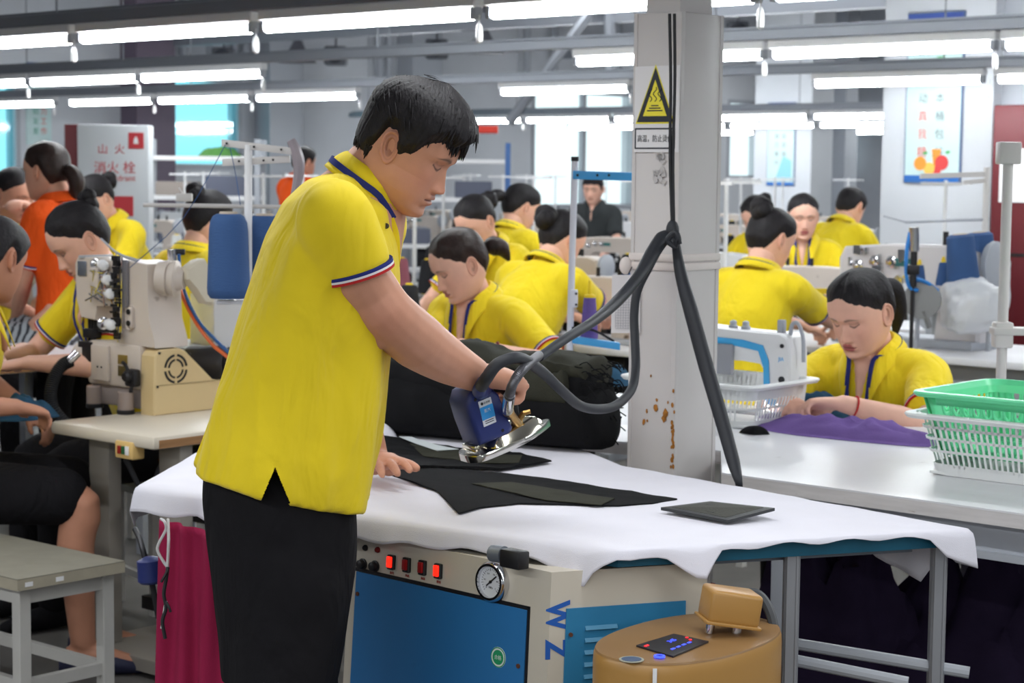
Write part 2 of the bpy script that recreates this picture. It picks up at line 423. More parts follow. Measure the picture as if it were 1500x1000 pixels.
# ------------------------------------------------------------------ people: limbs and hands
def frame_ring(c, ax1, ax2, a, b, n=20):
    return [c+ax1*(a*math.cos(2*PI*i/n))+ax2*(b*math.sin(2*PI*i/n)) for i in range(n)]
def limb(mb, pts, rad, n=16, sm=4):
    mb.tube(pts, rad, n=n, sm=sm)
    mb.ell(pts[0], (rad[0],)*3, 12, 8); mb.ell(pts[-1], (rad[-1],)*3, 12, 8)
def ik(S, W, l1, l2, pole):
    S, W, pole = Vector(S), Vector(W), Vector(pole); d = W-S; L = min(d.length, (l1+l2)*.995); dn = d.normalized()
    a = (l1*l1-l2*l2+L*L)/(2*L); h = math.sqrt(max(l1*l1-a*a, 0)); p = (pole-dn*pole.dot(dn)).normalized()
    return S+dn*a+p*h
def hand(mb, wrist, X, N, side, curl=(.4, .5, .4), spread=.08, sc=1.0, thumb=(.75, .6, .25), tcurl=.3, lens=(.068, .077, .072, .056)):
    """X finger direction, N palm normal (the side the fingers close towards); side = +1 puts the thumb at N x X"""
    X = Vector(X).normalized(); N = Vector(N); N = (N-X*N.dot(X)).normalized(); Y = N.cross(X)*side; w = Vector(wrist)
    rings = []
    for u, a, b in ((-.02, .027, .0205), (.0, .028, .020), (.02, .034, .020), (.05, .041, .0185), (.078, .0425, .0155), (.094, .039, .012)):
        rings.append(frame_ring(w+X*(u*sc), Y, N, a*sc, b*sc))
    mb.rings(rings)
    mb.ell(w+(X*.035+Y*.022+N*.008)*sc, (.024*sc,)*3, 12, 8)       # ball of the thumb
    for k in range(4):
        yo = (.0305-.0205*k)*sc; L = lens[k]*sc; r = (.0092, .0096, .0092, .0082)[k]*sc
        d0 = (X+Y*((1.5-k)*spread)).normalized(); p = w+X*((.086-.004*abs(k-1))*sc)+Y*yo; pts = [p-d0*.02*sc, p]; an = 0
        for s_, fr in enumerate((.45, .31, .24)):
            an += curl[s_]*(1+.06*k); dd = d0*math.cos(an)+N*math.sin(an); p = p+dd*(L*fr); pts.append(p)
        mb.tube(pts, [r*1.08, r*1.05, r, r*.95, r*.8], n=10, sm=3); mb.ell(pts[-1], (r*.8,)*3, 10, 6)
    d = (X*thumb[0]+Y*thumb[1]+N*thumb[2]).normalized(); p = w+(X*.022+Y*.026+N*.004)*sc
    pts = [p, p+d*.034*sc]; d2 = (d+(X*.55-Y*.35+N*.25)*tcurl).normalized(); pts.append(pts[-1]+d2*.030*sc)
    d3 = (d2+(X*.5-Y*.45+N*.2)*tcurl).normalized(); pts.append(pts[-1]+d3*.024*sc)
    mb.tube(pts, [.014*sc, .0125*sc, .011*sc, .0085*sc], n=10, sm=3); mb.ell(pts[-1], (.0085*sc,)*3, 10, 6)

def fold_noise(V, amp, sc=(9, 9, 4), seed=0.0):
    out = np.array(V)
    for i, v in enumerate(out):
        q = Vector((v[0]*sc[0]+seed, v[1]*sc[1], v[2]*sc[2]))
        n1 = noise.noise(q); n2 = noise.noise(q*2.3)
        out[i] += np.array((noise.noise(q+Vector((7, 1, 3))), noise.noise(q+Vector((2, 9, 5))), .3*n2))*amp*.6+np.array((n1, n2, 0))*amp*.4
    return out
def collar(parent, nb, fwd, up, side, r_in=.060, r_out=.088, h=.036, opening=.55, point=.05, m=None, tip_trim=True, name='collar', stripe=True, fy=.0):
    """shirt collar: a band that stands at the neck and folds over, open at the front"""
    nb, fwd, up, side = Vector(nb), Vector(fwd), Vector(up), Vector(side)
    def fn(u, v):
        a = opening+(2*PI-2*opening)*u; ca, sa = math.cos(a), math.sin(a)
        e = abs(2*u-1)**5
        if v < .3: t = v/.3; r = r_in; z = -.012+(h+.012)*t
        else: t = (v-.3)/.7; r = r_in+.004+(r_out-r_in)*t**.8; z = h+.004*math.sin(PI*t)-(h+.012+point*e)*t
        r2 = r*(1+.10*max(0, ca))
        return nb+fwd*(r2*ca*1.05+fy+.02*e*max(0, v-.3)*1.4)+side*(r*sa)+up*z
    o = MB().grid(fn, 36, 10).build(name, m or YEL, parent, smooth=60)
    s = o.modifiers.new('thick', 'SOLIDIFY'); s.thickness = .003
    return o
def ribbon(mb, pts, wdir, width, thick=.0015, sm=5):
    pts = catmull(pts, sm) if sm else [Vector(p) for p in pts]; m = len(pts)
    vs, fs = [], []
    for k, p in enumerate(pts):
        t = (pts[min(k+1, m-1)]-pts[max(k-1, 0)]).normalized(); w_ = Vector(wdir[k] if isinstance(wdir, list) else wdir)
        w_ = (w_-t*w_.dot(t)).normalized(); n = t.cross(w_)
        vs += [p-w_*width/2-n*thick/2, p+w_*width/2-n*thick/2, p+w_*width/2+n*thick/2, p-w_*width/2+n*thick/2]
    for k in range(m-1):
        for i in range(4):
            j = (i+1) % 4; fs.append((k*4+i, k*4+j, (k+1)*4+j, (k+1)*4+i))
    fs += [(3, 2, 1, 0), tuple(range((m-1)*4, m*4))]
    return mb._add(vs, fs)
def cuff(parent, c, axis, rx, ry=None, name='sleeve_trim', xdir=None, cols=None, world=True):
    mb = MB(); ax = Vector(axis).normalized(); c = Vector(c)
    a = (Vector(xdir)-ax*Vector(xdir).dot(ax)).normalized() if xdir else ax.orthogonal().normalized(); b = ax.cross(a); ry = ry or rx
    hs = (-.013, -.0125, -.008, -.0079, -.0045, -.0044, 0)
    for k, (h0, h1, mi) in enumerate(((-.015, -.009, 0), (-.009, -.005, 1), (-.005, 0, 2))):
        mb.cur = mi
        mb.rings([frame_ring(c+ax*h, a, b, rx+d, ry+d, 28) for h, d in ((h0, -.004), (h0, .002), (h1, .002), (h1, -.004))], caps=False)
    return mb.build(name, cols or [NAVY, WHITE_T, RED_T], parent, world=world)

def worker(label, head_px, depth, face, lean=.35, pitch=.55, hyaw=0.0, skin='fair', female=True, hair='ponytail', shirt=None, wrists=None,
           seat=.46, standing=False, sc=1.0, vox=.010, res=(72, 64), legs=True, opening=True, lanyard=True, shorts=False, hairm=None, seed=1,
           arms=True, roll=0.0, curl=(.5, .6, .5), trim=True, tail=None, bun=None, wide=1.0, jaw=1.0, hip=None, palm=None, shirt_vox=.012, top=.012, side=.008):
    """a clothed person; face = world direction of the body, head_px = where the middle of the head is seen"""
    shirt = shirt or YEL; Hw = P(head_px[0], head_px[1], depth); rz = yaw_to(*face)
    pz = (.90 if standing else seat+.09)*1.0
    a = lean*.7+.28; ho = Vector((0, math.sin(a), math.cos(a)))*.130*sc+Vector((0, .012, 0))
    T = (Hw.z-pz-ho.z)/math.cos(lean); sp = Vector((0, math.sin(lean), math.cos(lean))); sf = Vector((0, math.cos(lean), -math.sin(lean)))
    hl = Vector((0, T*math.sin(lean), 0))+Vector((0, ho.y, 0)); Rz = Matrix.Rotation(rz, 3, 'Z')
    base = Vector((Hw.x, Hw.y, 0))-Rz @ hl
    root = thing('person', label, 'person', base, rz)
    p = Vector((0, 0, pz)); nb = p+sp*T; hc = nb+ho; X = Vector((1, 0, 0)); k = sc
    def L(wp): return Rz.inverted() @ (Vector(wp)-base)
    # skin
    sk = MB()
    def torso(mb, g, top=True):
        prof = [(-.10, .172, .122), (0, .165, .118), (.25, .145, .105), (.5, .15, .108), (.72, .17, .112), (.86, .175, .095), (.93, .135, .078), (.98, .085, .066), (1.0, .06, .058)]
        if female: prof = [(-.10, .172, .122), (0, .170, .120), (.25, .138, .100), (.5, .145, .108), (.68, .155, .122), (.84, .162, .095), (.93, .12, .075), (.98, .08, .064), (1.0, .056, .054)]
        mb.rings([frame_ring(p+sp*(T*t), X, sf, (w_+g)*k, (d_+g)*k, 24) for t, w_, d_ in prof])
    torso(sk, -.014)
    limb(sk, [nb-sp*.06, nb+ho*.35+Vector((0, -.012, 0)), hc+Vector((0, -.018, -.03))], [.060*k, .054*k, .052*k])
    if opening:
        for i in range(5):
            u = i/4; q = nb-sp*(.005+.10*u)+sf*((.062+.055*u)*k)
            sk.ell(q, ((.034-.026*u)*k, .016, .03), 12, 8)
    sh = []
    for s in (-1, 1):
        S = nb+X*(s*.158*k)-sp*(.075)+sf*.0
        W = None
        if arms and wrists and wrists[0 if s < 0 else 1] is not None:
            W = L(wrists[0 if s < 0 else 1])
        elif arms:
            W = Vector((s*.12, nb.y+.32, .885 if not standing else .85))
        if W is None: sh.append(None); continue
        if (W-S).length > .50*k: W = S+(W-S).normalized()*.50*k
        E = ik(S, W, .27*k, .245*k, Vector((s*.75, -.35, -.38)))
        sh.append((S, E, W, s))
        limb(sk, [S, S.lerp(E, .5), E, E.lerp(W, .35), W], [.046*k, .043*k, .036*k, .037*k, .024*k])
        fd = (W-E).normalized(); fx = (fd+Vector((-s*.35, .3, -.25))).normalized()
        hand(sk, W+fx*.012, fx, palm or Vector((-s*.25, .1, -1)), (-s), curl, sc=.92*k)
    if legs:
        for s in (-1, 1):
            hp = p+X*(s*.085*k)
            if standing: kn, an = Vector((s*.09, .03, .50)), Vector((s*.09, -.02, .09))
            else: kn, an = Vector((s*.12, .41*k, seat+.07)), Vector((s*.12, .44*k, .10))
            if shorts:
                limb(sk, [hp, kn, kn.lerp(an, .35), an], [.082, .060, .056, .038])
                sk.tube([an+Vector((0, -.05, -.05)), an+Vector((0, .04, -.05)), an+Vector((0, .16, -.075))], [.036, .042, .028], n=14, sm=4)
    vs, fs = remesh_np(sk, vox, 3)
    base_c = np.array(lin(SKIN[skin])[:3]); cs = np.tile(base_c, (len(vs), 1))
    hv, hf, hcol = head_mesh(res[0], res[1], SKIN[skin], female, wide=wide, jaw=jaw)
    HR = rot_xyz(pitch, hyaw, roll); hv = xf(hv, HR, hc, k)
    n0 = len(vs); V = np.vstack([vs, hv]); C = np.vstack([cs, hcol]); FF = [tuple(f) for f in (fs.tolist() if isinstance(fs, np.ndarray) else fs)]+[tuple(i+n0 for i in f) for f in hf]
    np_obj('body', np_mesh('body', V, FF, SKINM, C), root)
    # hair
    hm = hairm or HAIR; style = 'short' if hair == 'short' else 'long'
    hv2, hf2 = hair_shell(res[0], res[1], style, top, side, wide=wide, seed=seed, jag=.004 if style == 'short' else .002)
    ho_ = np_obj('hair', np_mesh('hair', xf(hv2, HR, hc, k), hf2, hm), root)
    def HL(v): return HR @ (Vector(v)*k)+hc
    if hair in ('ponytail', 'bun', 'high_bun'):
        mb = MB(); hb = Vector({'ponytail': (0, -.106, .0), 'bun': (0, -.112, .03), 'high_bun': (0, -.085, .085)}[hair])
        if hair == 'ponytail':
            tl = tail or [(0, -.02, .0), (0, -.055, -.02), (0, -.075, -.09), (0, -.06, -.17)]
            pts = [HL(hb)]+[HL(hb+Vector(q)) for q in tl]
            mb.tube(pts, [.016, .030, .036, .030, .006], n=14, sm=5)
        else:
            for i in range(7):
                an = i*2.4; mb.ell(HL(hb+Vector((.02*math.cos(an), -.012+.008*math.sin(an*2), .02*math.sin(an)))), (.03*(bun or 1), .026*(bun or 1), .03*(bun or 1)), 14, 10)
        o = mb.build('hair_tail' if hair == 'ponytail' else 'hair_bun', hm, root, world=False, smooth=80)
        if hair == 'ponytail':
            MB().lathe([(.014, -.006), (.021, -.004), (.021, .004), (.014, .006)], HL(hb+Vector((0, -.012, 0))), HR @ Vector((0, -1, .1)), 16).build('hair_tie', BLACK_C, root, world=False)
    # shirt
    st = MB(); torso(st, .012)
    for q in sh:
        if not q: continue
        S, E, W, s = q; c = S.lerp(E, .62)
        limb(st, [nb+X*(s*.06*k)-sp*.05, S+Vector((0, 0, .004)), c], [.062*k, .068*k, .060*k])
        st.cyl(S, c+(c-S).normalized()*.03, .060*k, .063*k, 20)
    bot = p-sp*.10
    vs, fs = remesh_np(st, shirt_vox, 5)
    vs = fold_noise(vs, .006, (11, 11, 6), seed*3.1)
    np_obj('polo_shirt', np_mesh('polo_shirt', vs, fs, shirt), root)
    if trim:
        for q in sh:
            if not q: continue
            S, E, W, s = q; c = S.lerp(E, .62); d = (c-S).normalized()
            cuff(root, c+d*.030, d, .0625*k, world=False)
    co = collar_local(root, nb, sp, sf, X, shirt, opening)
    if lanyard:
        mb = MB(); pts = []
        for u in np.linspace(0, 1, 13):
            an = .5+(2*PI-1.0)*u
            pts.append(nb+sf*(.081*k*math.cos(an)*1.05)+X*(.081*k*math.sin(an))+sp*(.012-.008*math.cos(an)))
        pts = [nb-sp*.20+sf*(.135*k)+X*.012, nb-sp*.10+sf*(.128*k)+X*.035]+pts+[nb-sp*.10+sf*(.128*k)-X*.035, nb-sp*.20+sf*(.135*k)-X*.012]
        wd = []
        cp = catmull(pts, 4)
        for q in cp:
            rad = (q-nb); rad = rad-sp*rad.dot(sp); t_ = sp.cross(rad).normalized(); wd.append(sp if rad.length > 0 and q in cp[10:-10] else X)
        ribbon(mb, cp, wd, .014, .003, sm=0); mb.build('lanyard', NAVY, root, world=False)
    if legs:
        tr = MB()
        tr.rings([frame_ring(p+Vector((0, 0, h)), X, Vector((0, 1, 0)), w_, d_, 20) for h, w_, d_ in ((-.10, .14, .10), (-.04, .162, .112), (.06, .158, .108), (.10, .15, .10))])
        for s in (-1, 1):
            hp = p+X*(s*.085)
            if standing: kn, an = Vector((s*.09, .03, .50)), Vector((s*.09, -.02, .06))
            else: kn, an = Vector((s*.12, .41*k, seat+.07)), Vector((s*.12, .44*k, .10))
            if shorts: limb(tr, [hp, hp.lerp(kn, .5), hp.lerp(kn, .93)], [.10, .095, .088])
            else: limb(tr, [hp, hp.lerp(kn, .5), kn, kn.lerp(an, .5), an], [.090, .086, .072, .066, .056])
        vs, fs = remesh_np(tr, .016, 4)
        np_obj('shorts' if shorts else 'trousers', np_mesh('trousers', vs, fs, BLACK_C), root)
        for s in (-1, 1):
            an = Vector((s*.09, -.02, 0)) if standing else Vector((s*.12, .44*k, 0))
            mb = MB(); mb.rings([frame_ring(an+Vector((0, y_, h_)), X, Vector((0, 0, 1)), w_, z_, 16) for y_, h_, w_, z_ in ((-.07, .03, .022, .025), (-.05, .038, .034, .036), (.02, .042, .040, .040), (.10, .034, .044, .032), (.17, .022, .034, .02), (.19, .018, .012, .012))])
            mb.build('shoe', BLACK_C if not shorts else mat('navy_rubber', (36, 38, 66), .6), root, world=False)
    root['seat_z'] = seat
    return root, base, rz, dict(nb=nb, hc=hc, HR=HR, p=p, sp=sp, sf=sf, arms=sh, HL=HL)
def collar_local(root, nb, sp, sf, X, shirt, opening, r_in=.061, r_out=.093, h=.040):
    op = .42 if opening else .12
    def fn(u, v):
        a = op+(2*PI-2*op)*u; ca, sa = math.cos(a), math.sin(a); e = abs(2*u-1)**6
        if v < .3: t = v/.3; r = r_in; z = -.02+(h+.02)*t
        else: t = (v-.3)/.7; r = r_in+.005+(r_out-r_in)*t**.8; z = h+.004*math.sin(PI*t)-(h+.004+.055*e)*t
        ff = sf*(r*ca*1.12+.004+e*(.05 if opening else .02)*max(0, v-.1))
        return nb+ff+X*(r*sa*(1+.12*e))+sp*(z-(.055*e if opening else .02*e)*(1 if v > .1 else .6))
    o = MB().grid(fn, 40, 10).build('collar', shirt, root, world=False, smooth=60)
    s = o.modifiers.new('thick', 'SOLIDIFY'); s.thickness = .003; s.offset = 0
    return o
# ------------------------------------------------------------------ materials of the place
WALL = mat('wall_paint', (205, 208, 214), .8, var=.06, scale=1.5)
WALLG = mat('wall_grey_sheet', (176, 180, 188), .7, var=.08, scale=2)
CEIL = mat('ceiling_sheet', (196, 198, 204), .8)
FLOOR = mat('floor_concrete', (98, 95, 92), .6, var=.25, scale=3, bump=.1, bscale=30)
STEEL = mat('grey_steel', (150, 154, 162), .4, metal=.6)
GREYP = mat('grey_paint', (168, 172, 180), .5)
WHITEP = mat('white_plastic', (232, 232, 234), .4)
CREAM = mat('machine_cream', (206, 194, 184), .42, var=.05, scale=6, dirt=((120, 104, 90), 9, .66))
BEIGE = mat('cover_beige', (212, 188, 142), .45, var=.05, scale=5)
CHROME = mat('chrome', (214, 214, 218), .12, metal=1.0)
DARKM = mat('dark_metal', (46, 45, 48), .45, metal=.5)
BLACKP = mat('black_plastic', (26, 26, 30), .45)
BLACKR = mat('black_rubber', (36, 37, 41), .65)
BLUEC = mat('blue_cone_thread', (52, 84, 132), .8, bump=.5, bscale=60, stretch=(1, 1, 9))
BLACKC = mat('black_cone_thread', (30, 30, 36), .8, bump=.5, bscale=60, stretch=(1, 1, 9))
PURPC = mat('purple_cone_thread', (104, 84, 150), .8, bump=.5, bscale=60, stretch=(1, 1, 9))
YELP = mat('yellow_plastic', (240, 206, 30), .5)
BLUEP = mat('blue_enamel', (40, 128, 205), .4)
TABW = mat('white_laminate', (216, 216, 220), .35, var=.04, scale=4, dirt=((150, 146, 146), 14, .72))
WOOD = mat('plywood_edge', (160, 118, 78), .7, var=.25, scale=8, stretch=(1, 1, 14))
MAROON = mat('maroon_paint', (112, 30, 38), .5)
def glassmat(name, col, refl=.08):
    m = bpy.data.materials.new(name); m.use_nodes = True; nt = m.node_tree; nt.nodes.clear()
    out = nt.nodes.new('ShaderNodeOutputMaterial'); mx = nt.nodes.new('ShaderNodeMixShader'); t = nt.nodes.new('ShaderNodeBsdfTransparent'); g = nt.nodes.new('ShaderNodeBsdfGlossy')
    t.inputs['Color'].default_value = lin(col); g.inputs['Roughness'].default_value = .05; mx.inputs[0].default_value = refl
    nt.links.new(t.outputs[0], mx.inputs[1]); nt.links.new(g.outputs[0], mx.inputs[2]); nt.links.new(mx.outputs[0], out.inputs[0]); return m
GLASS = glassmat('window_glass', (248, 252, 250))
def tubemat():
    m = bpy.data.materials.new('lit_tube'); m.use_nodes = True; nt = m.node_tree; b = nt.nodes['Principled BSDF']
    b.inputs['Base Color'].default_value = (.9, .92, .95, 1); b.inputs['Emission Color'].default_value = (.93, .98, 1.0, 1)
    b.inputs['Emission Strength'].default_value = TUBE_STRENGTH; return m
TUBE = tubemat()
def panelbox(mb, r0, r1, q0, q1, z0, z1, bev=0):
    c = RQ((r0+r1)/2, (q0+q1)/2, (z0+z1)/2); mb.obox(c, RV*(r1-r0), QV*(q1-q0), Vector((0, 0, z1-z0)), bev)
def struct(name, mb, m, parent=None, smooth=None):
    return tag(mb.build(name, m, parent, smooth=smooth), kind='structure')
R0, R1, Q0, Q1, HC = -9.0, 18.0, -7.0, 30.0, 4.6
mb = MB(); panelbox(mb, R0, R1+.3, Q0, Q1, -.2, 0); struct('floor', mb, FLOOR)
mb = MB(); panelbox(mb, R0, R1+.3, Q0, Q1, HC, HC+.2); struct('ceiling', mb, CEIL)
mb = MB(); panelbox(mb, R0-.3, R0, Q0, Q1, 0, HC); struct('wall_near', mb, WALL)
mb = MB(); panelbox(mb, R0, R1, Q0-.3, Q0, 0, HC); struct('wall_behind', mb, WALL)
mb = MB(); panelbox(mb, R0, R1, Q1, Q1+.3, 0, HC); struct('wall_far', mb, WALLG)
# long left wall with windows.  openings: (q0, q1, z0, z1)
def qat(px, r=R1):
    tx = (px-750)/F_PX; c, s = math.cos(ANG), math.sin(ANG); Y = r/(-s*tx+c*1.0) if False else r/(-math.sin(ANG)*tx+math.cos(ANG))
    return Y*(math.cos(ANG)*tx+math.sin(ANG))
OPEN = [(qat(-60), qat(29), .9, 2.62), (qat(222), qat(352), 1.52, 2.62), (qat(775), qat(925), 1.0, 2.75), (qat(1060), qat(1110), 1.45, 2.75), (qat(1228), qat(1300), 1.5, 2.75)]
mb = MB(); last = Q0
for a, b, z0, z1 in OPEN:
    panelbox(mb, R1, R1+.25, last, a, 0, HC); panelbox(mb, R1, R1+.25, a, b, 0, z0); panelbox(mb, R1, R1+.25, a, b, z1, HC); last = b
panelbox(mb, R1, R1+.25, last, Q1+.3, 0, HC); struct('wall_left', mb, WALL)
CYAN = glassmat('cyan_tinted_glass', (196, 240, 244))
for k, (a, b, z0, z1) in enumerate(OPEN):
    wn = thing('window_%d' % (k+1), None, None, RQ(R1, (a+b)/2, 0)); wn['kind'] = 'structure'
    mb = MB(); t = .06
    panelbox(mb, R1-.02, R1+.1, a, a+t, z0, z1); panelbox(mb, R1-.02, R1+.1, b-t, b, z0, z1)
    panelbox(mb, R1-.02, R1+.1, a+t, b-t, z0, z0+t); panelbox(mb, R1-.02, R1+.1, a+t, b-t, z1-t, z1); mb.build('frame', GREYP, wn)
    n = max(1, round((b-a)/1.3)); ws = (b-a-2*t)/n
    for i in range(n):
        q0 = a+t+i*ws
        mb = MB(); panelbox(mb, R1+.03, R1+.04, q0, q0+ws, z0+t, z1-t); mb.build('pane', CYAN if k == 1 or (k == 0 and i % 2 == 0) else GLASS, wn)
        if i: mb = MB(); panelbox(mb, R1, R1+.08, q0-.04, q0+.04, z0+t, z1-t); mb.build('mullion', GREYP, wn)
# upper wall: grey sheeting posts and pipes on the left wall
mb = MB()
for px in (262, 300, 335, 352, 372): mb.cyl(RQ(R1-.08, qat(px), 2.7), RQ(R1-.08, qat(px), HC), .045, n=8)
for px in (545, 560, 760, 800, 893, 1160, 1190): mb.cyl(RQ(R1-.1, qat(px), 2.75), RQ(R1-.1, qat(px), HC), .05, n=8)
struct('trim_pipes', mb, GREYP)
for i, px in enumerate((205, 395, 600, 960)):
    q = qat(px); mb = MB(); panelbox(mb, R1-.3, R1, q-.28, q+.28, 0, HC); struct('trim_%d' % (i+1), mb, mat('dark_plum_paint', (104, 92, 108), .6) if i == 0 else GREYP)
# roof ties: a flat girder and diagonals across the hall
mb = MB()
for q, z in ((14.2, 3.0), (21.0, 3.2)):
    mb.obox(RQ(4, q, z), RV*27, QV*.1, (0, 0, .16))
struct('trim_girders', mb, STEEL)
mb = MB(); mb.cyl(P(745, 180, 18), P(885, -10, 18), .05, n=8); mb.cyl(P(895, 120, 18), P(893, -20, 18), .06, n=8); struct('trim_braces', mb, STEEL)
# side wall pier with the big poster
qp = 11.5
def r_on(px, q):
    tx = (px-750)/F_PX; Y = q/(math.cos(ANG)*tx+math.sin(ANG)); return Y*(-math.sin(ANG)*tx+math.cos(ANG))
mb = MB(); panelbox(mb, r_on(1446, qp), r_on(1286, qp), qp, qp+.5, 0, HC); struct('wall_pier', mb, WALL)
mb = MB(); panelbox(mb, R0, r_on(1446, qp), qp+.12, qp+.4, 0, HC); struct('wall_right', mb, WALLG)
qp2 = 20.5
mb = MB(); panelbox(mb, r_on(1183, qp2), r_on(1100, qp2), qp2, qp2+.5, 0, HC); struct('wall_pier_far', mb, WALL)
mb = MB(); panelbox(mb, r_on(1232, 21.5), r_on(1180, 21.5), 21.5, 21.8, 0, HC); struct('wall_screen', mb, WALLG)

# ------------------------------------------------------------------ fluorescent rows
ZT = 2.11
def fixture():
    t = thing('tube_light', 'lit fluorescent tube', 'light', (0, 0, 0), 0)
    mb = MB(); mb.cyl((0, -.575, 0), (0, .575, 0), .025, n=10); mb.build('tube', TUBE, t, world=False)
    mb = MB(); mb.box((0, 0, .045), (.06, 1.22, .045), bev=.006, seg=1); mb.build('housing', WHITEP, t, world=False)
    for s in (-1, 1): MB().box((0, s*.592, .008), (.045, .03, .06), bev=.005, seg=1).build('lamp_holder', GREYP, t, world=False)
    return t
FX = fixture(); used_fx = [False]
def pull():
    t = thing('pull_switch', 'white pull switch', 'switch', (0, 0, 0), 0)
    MB().cyl((0, 0, 0), (0, 0, -.03), .003, n=6).build('cord', WHITEP, t, world=False)
    MB().lathe([(.004, -.03), (.011, -.04), (.014, -.075), (.012, -.098), (.004, -.104)], n=10).build('grip', WHITEP, t, world=False)
    return t
PL = pull(); used_pl = [False]
ordn = ['first', 'second', 'third', 'fourth', 'fifth', 'sixth', 'seventh', 'eighth', 'ninth', 'tenth', 'eleventh', 'twelfth', 'thirteenth', 'fourteenth', 'fifteenth', 'sixteenth']
rowname = {}
def tube_row(q, joints, name, pulls=True, z=ZT):
    """joints: list of (r0, pitch, number of tubes)"""
    n = 0
    for r0, pitch, cnt in joints:
        for k in range(cnt):
            r = r0+(k+.5)*pitch; c = RQ(r, q, z)
            o = FX if not used_fx[0] else dup(FX); used_fx[0] = True
            o.location = c; o.rotation_euler = (0, 0, yaw_to(RV.x, RV.y)); o['group'] = 'fluorescent tubes on the '+name
            o['label'] = 'lit fluorescent tube, %s from the right-hand end of the %s of lights' % (ordn[min(n, 15)], name)
            if pulls:
                p_ = PL if not used_pl[0] else dup(PL); used_pl[0] = True
                p_.location = RQ(r0+k*pitch+.02, q-.0, z-.005); p_['group'] = 'pull switches under the '+name
                p_['label'] = 'white pull switch hanging under the %s tube joint from the right of the %s' % (ordn[min(n, 15)], name)
            n += 1
    lo = min(j[0] for j in joints); hi = max(j[0]+j[1]*j[2] for j in joints)
    mb = MB(); mb.obox(RQ((lo+hi)/2, q+.0, z+.096), RV*(hi-lo+.6), QV*.055, (0, 0, .055), .005, 1)
    mb.obox(RQ((lo+hi)/2, q+.05, z+.125), RV*(hi-lo+.6), QV*.04, (0, 0, .03))
    t = mb.build('cable_trunking', STEEL); tag(t, 'long grey cable trunking that carries the %s of tubes' % name, 'trunking')
    for r in np.arange(lo+.4, hi, 2.4):
        o = MB().cyl(RQ(r, q, z+.12), RQ(r, q, HC), .006, n=6).build('hanger_rod', STEEL); o.parent = t
tube_row(5.4, [(2.33, 1.262, 6)], 'nearest row')
tube_row(8.0, [(2.82, 1.24, 3), (9.0, 1.24, 4)], 'second row')
tube_row(10.7, [(3.0, 1.23, 1), (4.23, 1.23, 1), (5.47, 1.32, 1), (8.2, 1.27, 1), (10.9, 1.29, 3), (14.95, 1.2, 2)], 'third row')
tube_row(16.6, [(9.2, 1.27, 6)], 'fourth row', True)
tube_row(19.4, [(9.6, 1.27, 5)], 'fifth row', False)
tube_row(22.4, [(11.2, 1.27, 4)], 'sixth row', False)
# unseen strips: hall rows carried past the frame; two high far ones added as fill
for i, (q, r, ln, pw) in enumerate(((2.7, 0.5, 13, 85), (0.0, 0.0, 14, 200), (-2.7, -1, 14, 230), (5.4, -2.6, 9, 130), (8.0, -2.4, 9, 110), (13.4, 6.0, 12, 170), (25, 12, 10, 200))):
    a = bpy.data.lights.new('unseen_strip_lamp', 'AREA'); a.shape = 'RECTANGLE'; a.size = ln; a.size_y = .05; a.energy = pw; a.color = (.95, .985, 1.0)
    o = bpy.data.objects.new('unseen_strip_lamp', a); COL.objects.link(o); o.location = RQ(r, q, ZT+.02 if q < 13 else 3.6); o.rotation_euler = (0, 0, yaw_to(RV.x, RV.y)+PI/2)
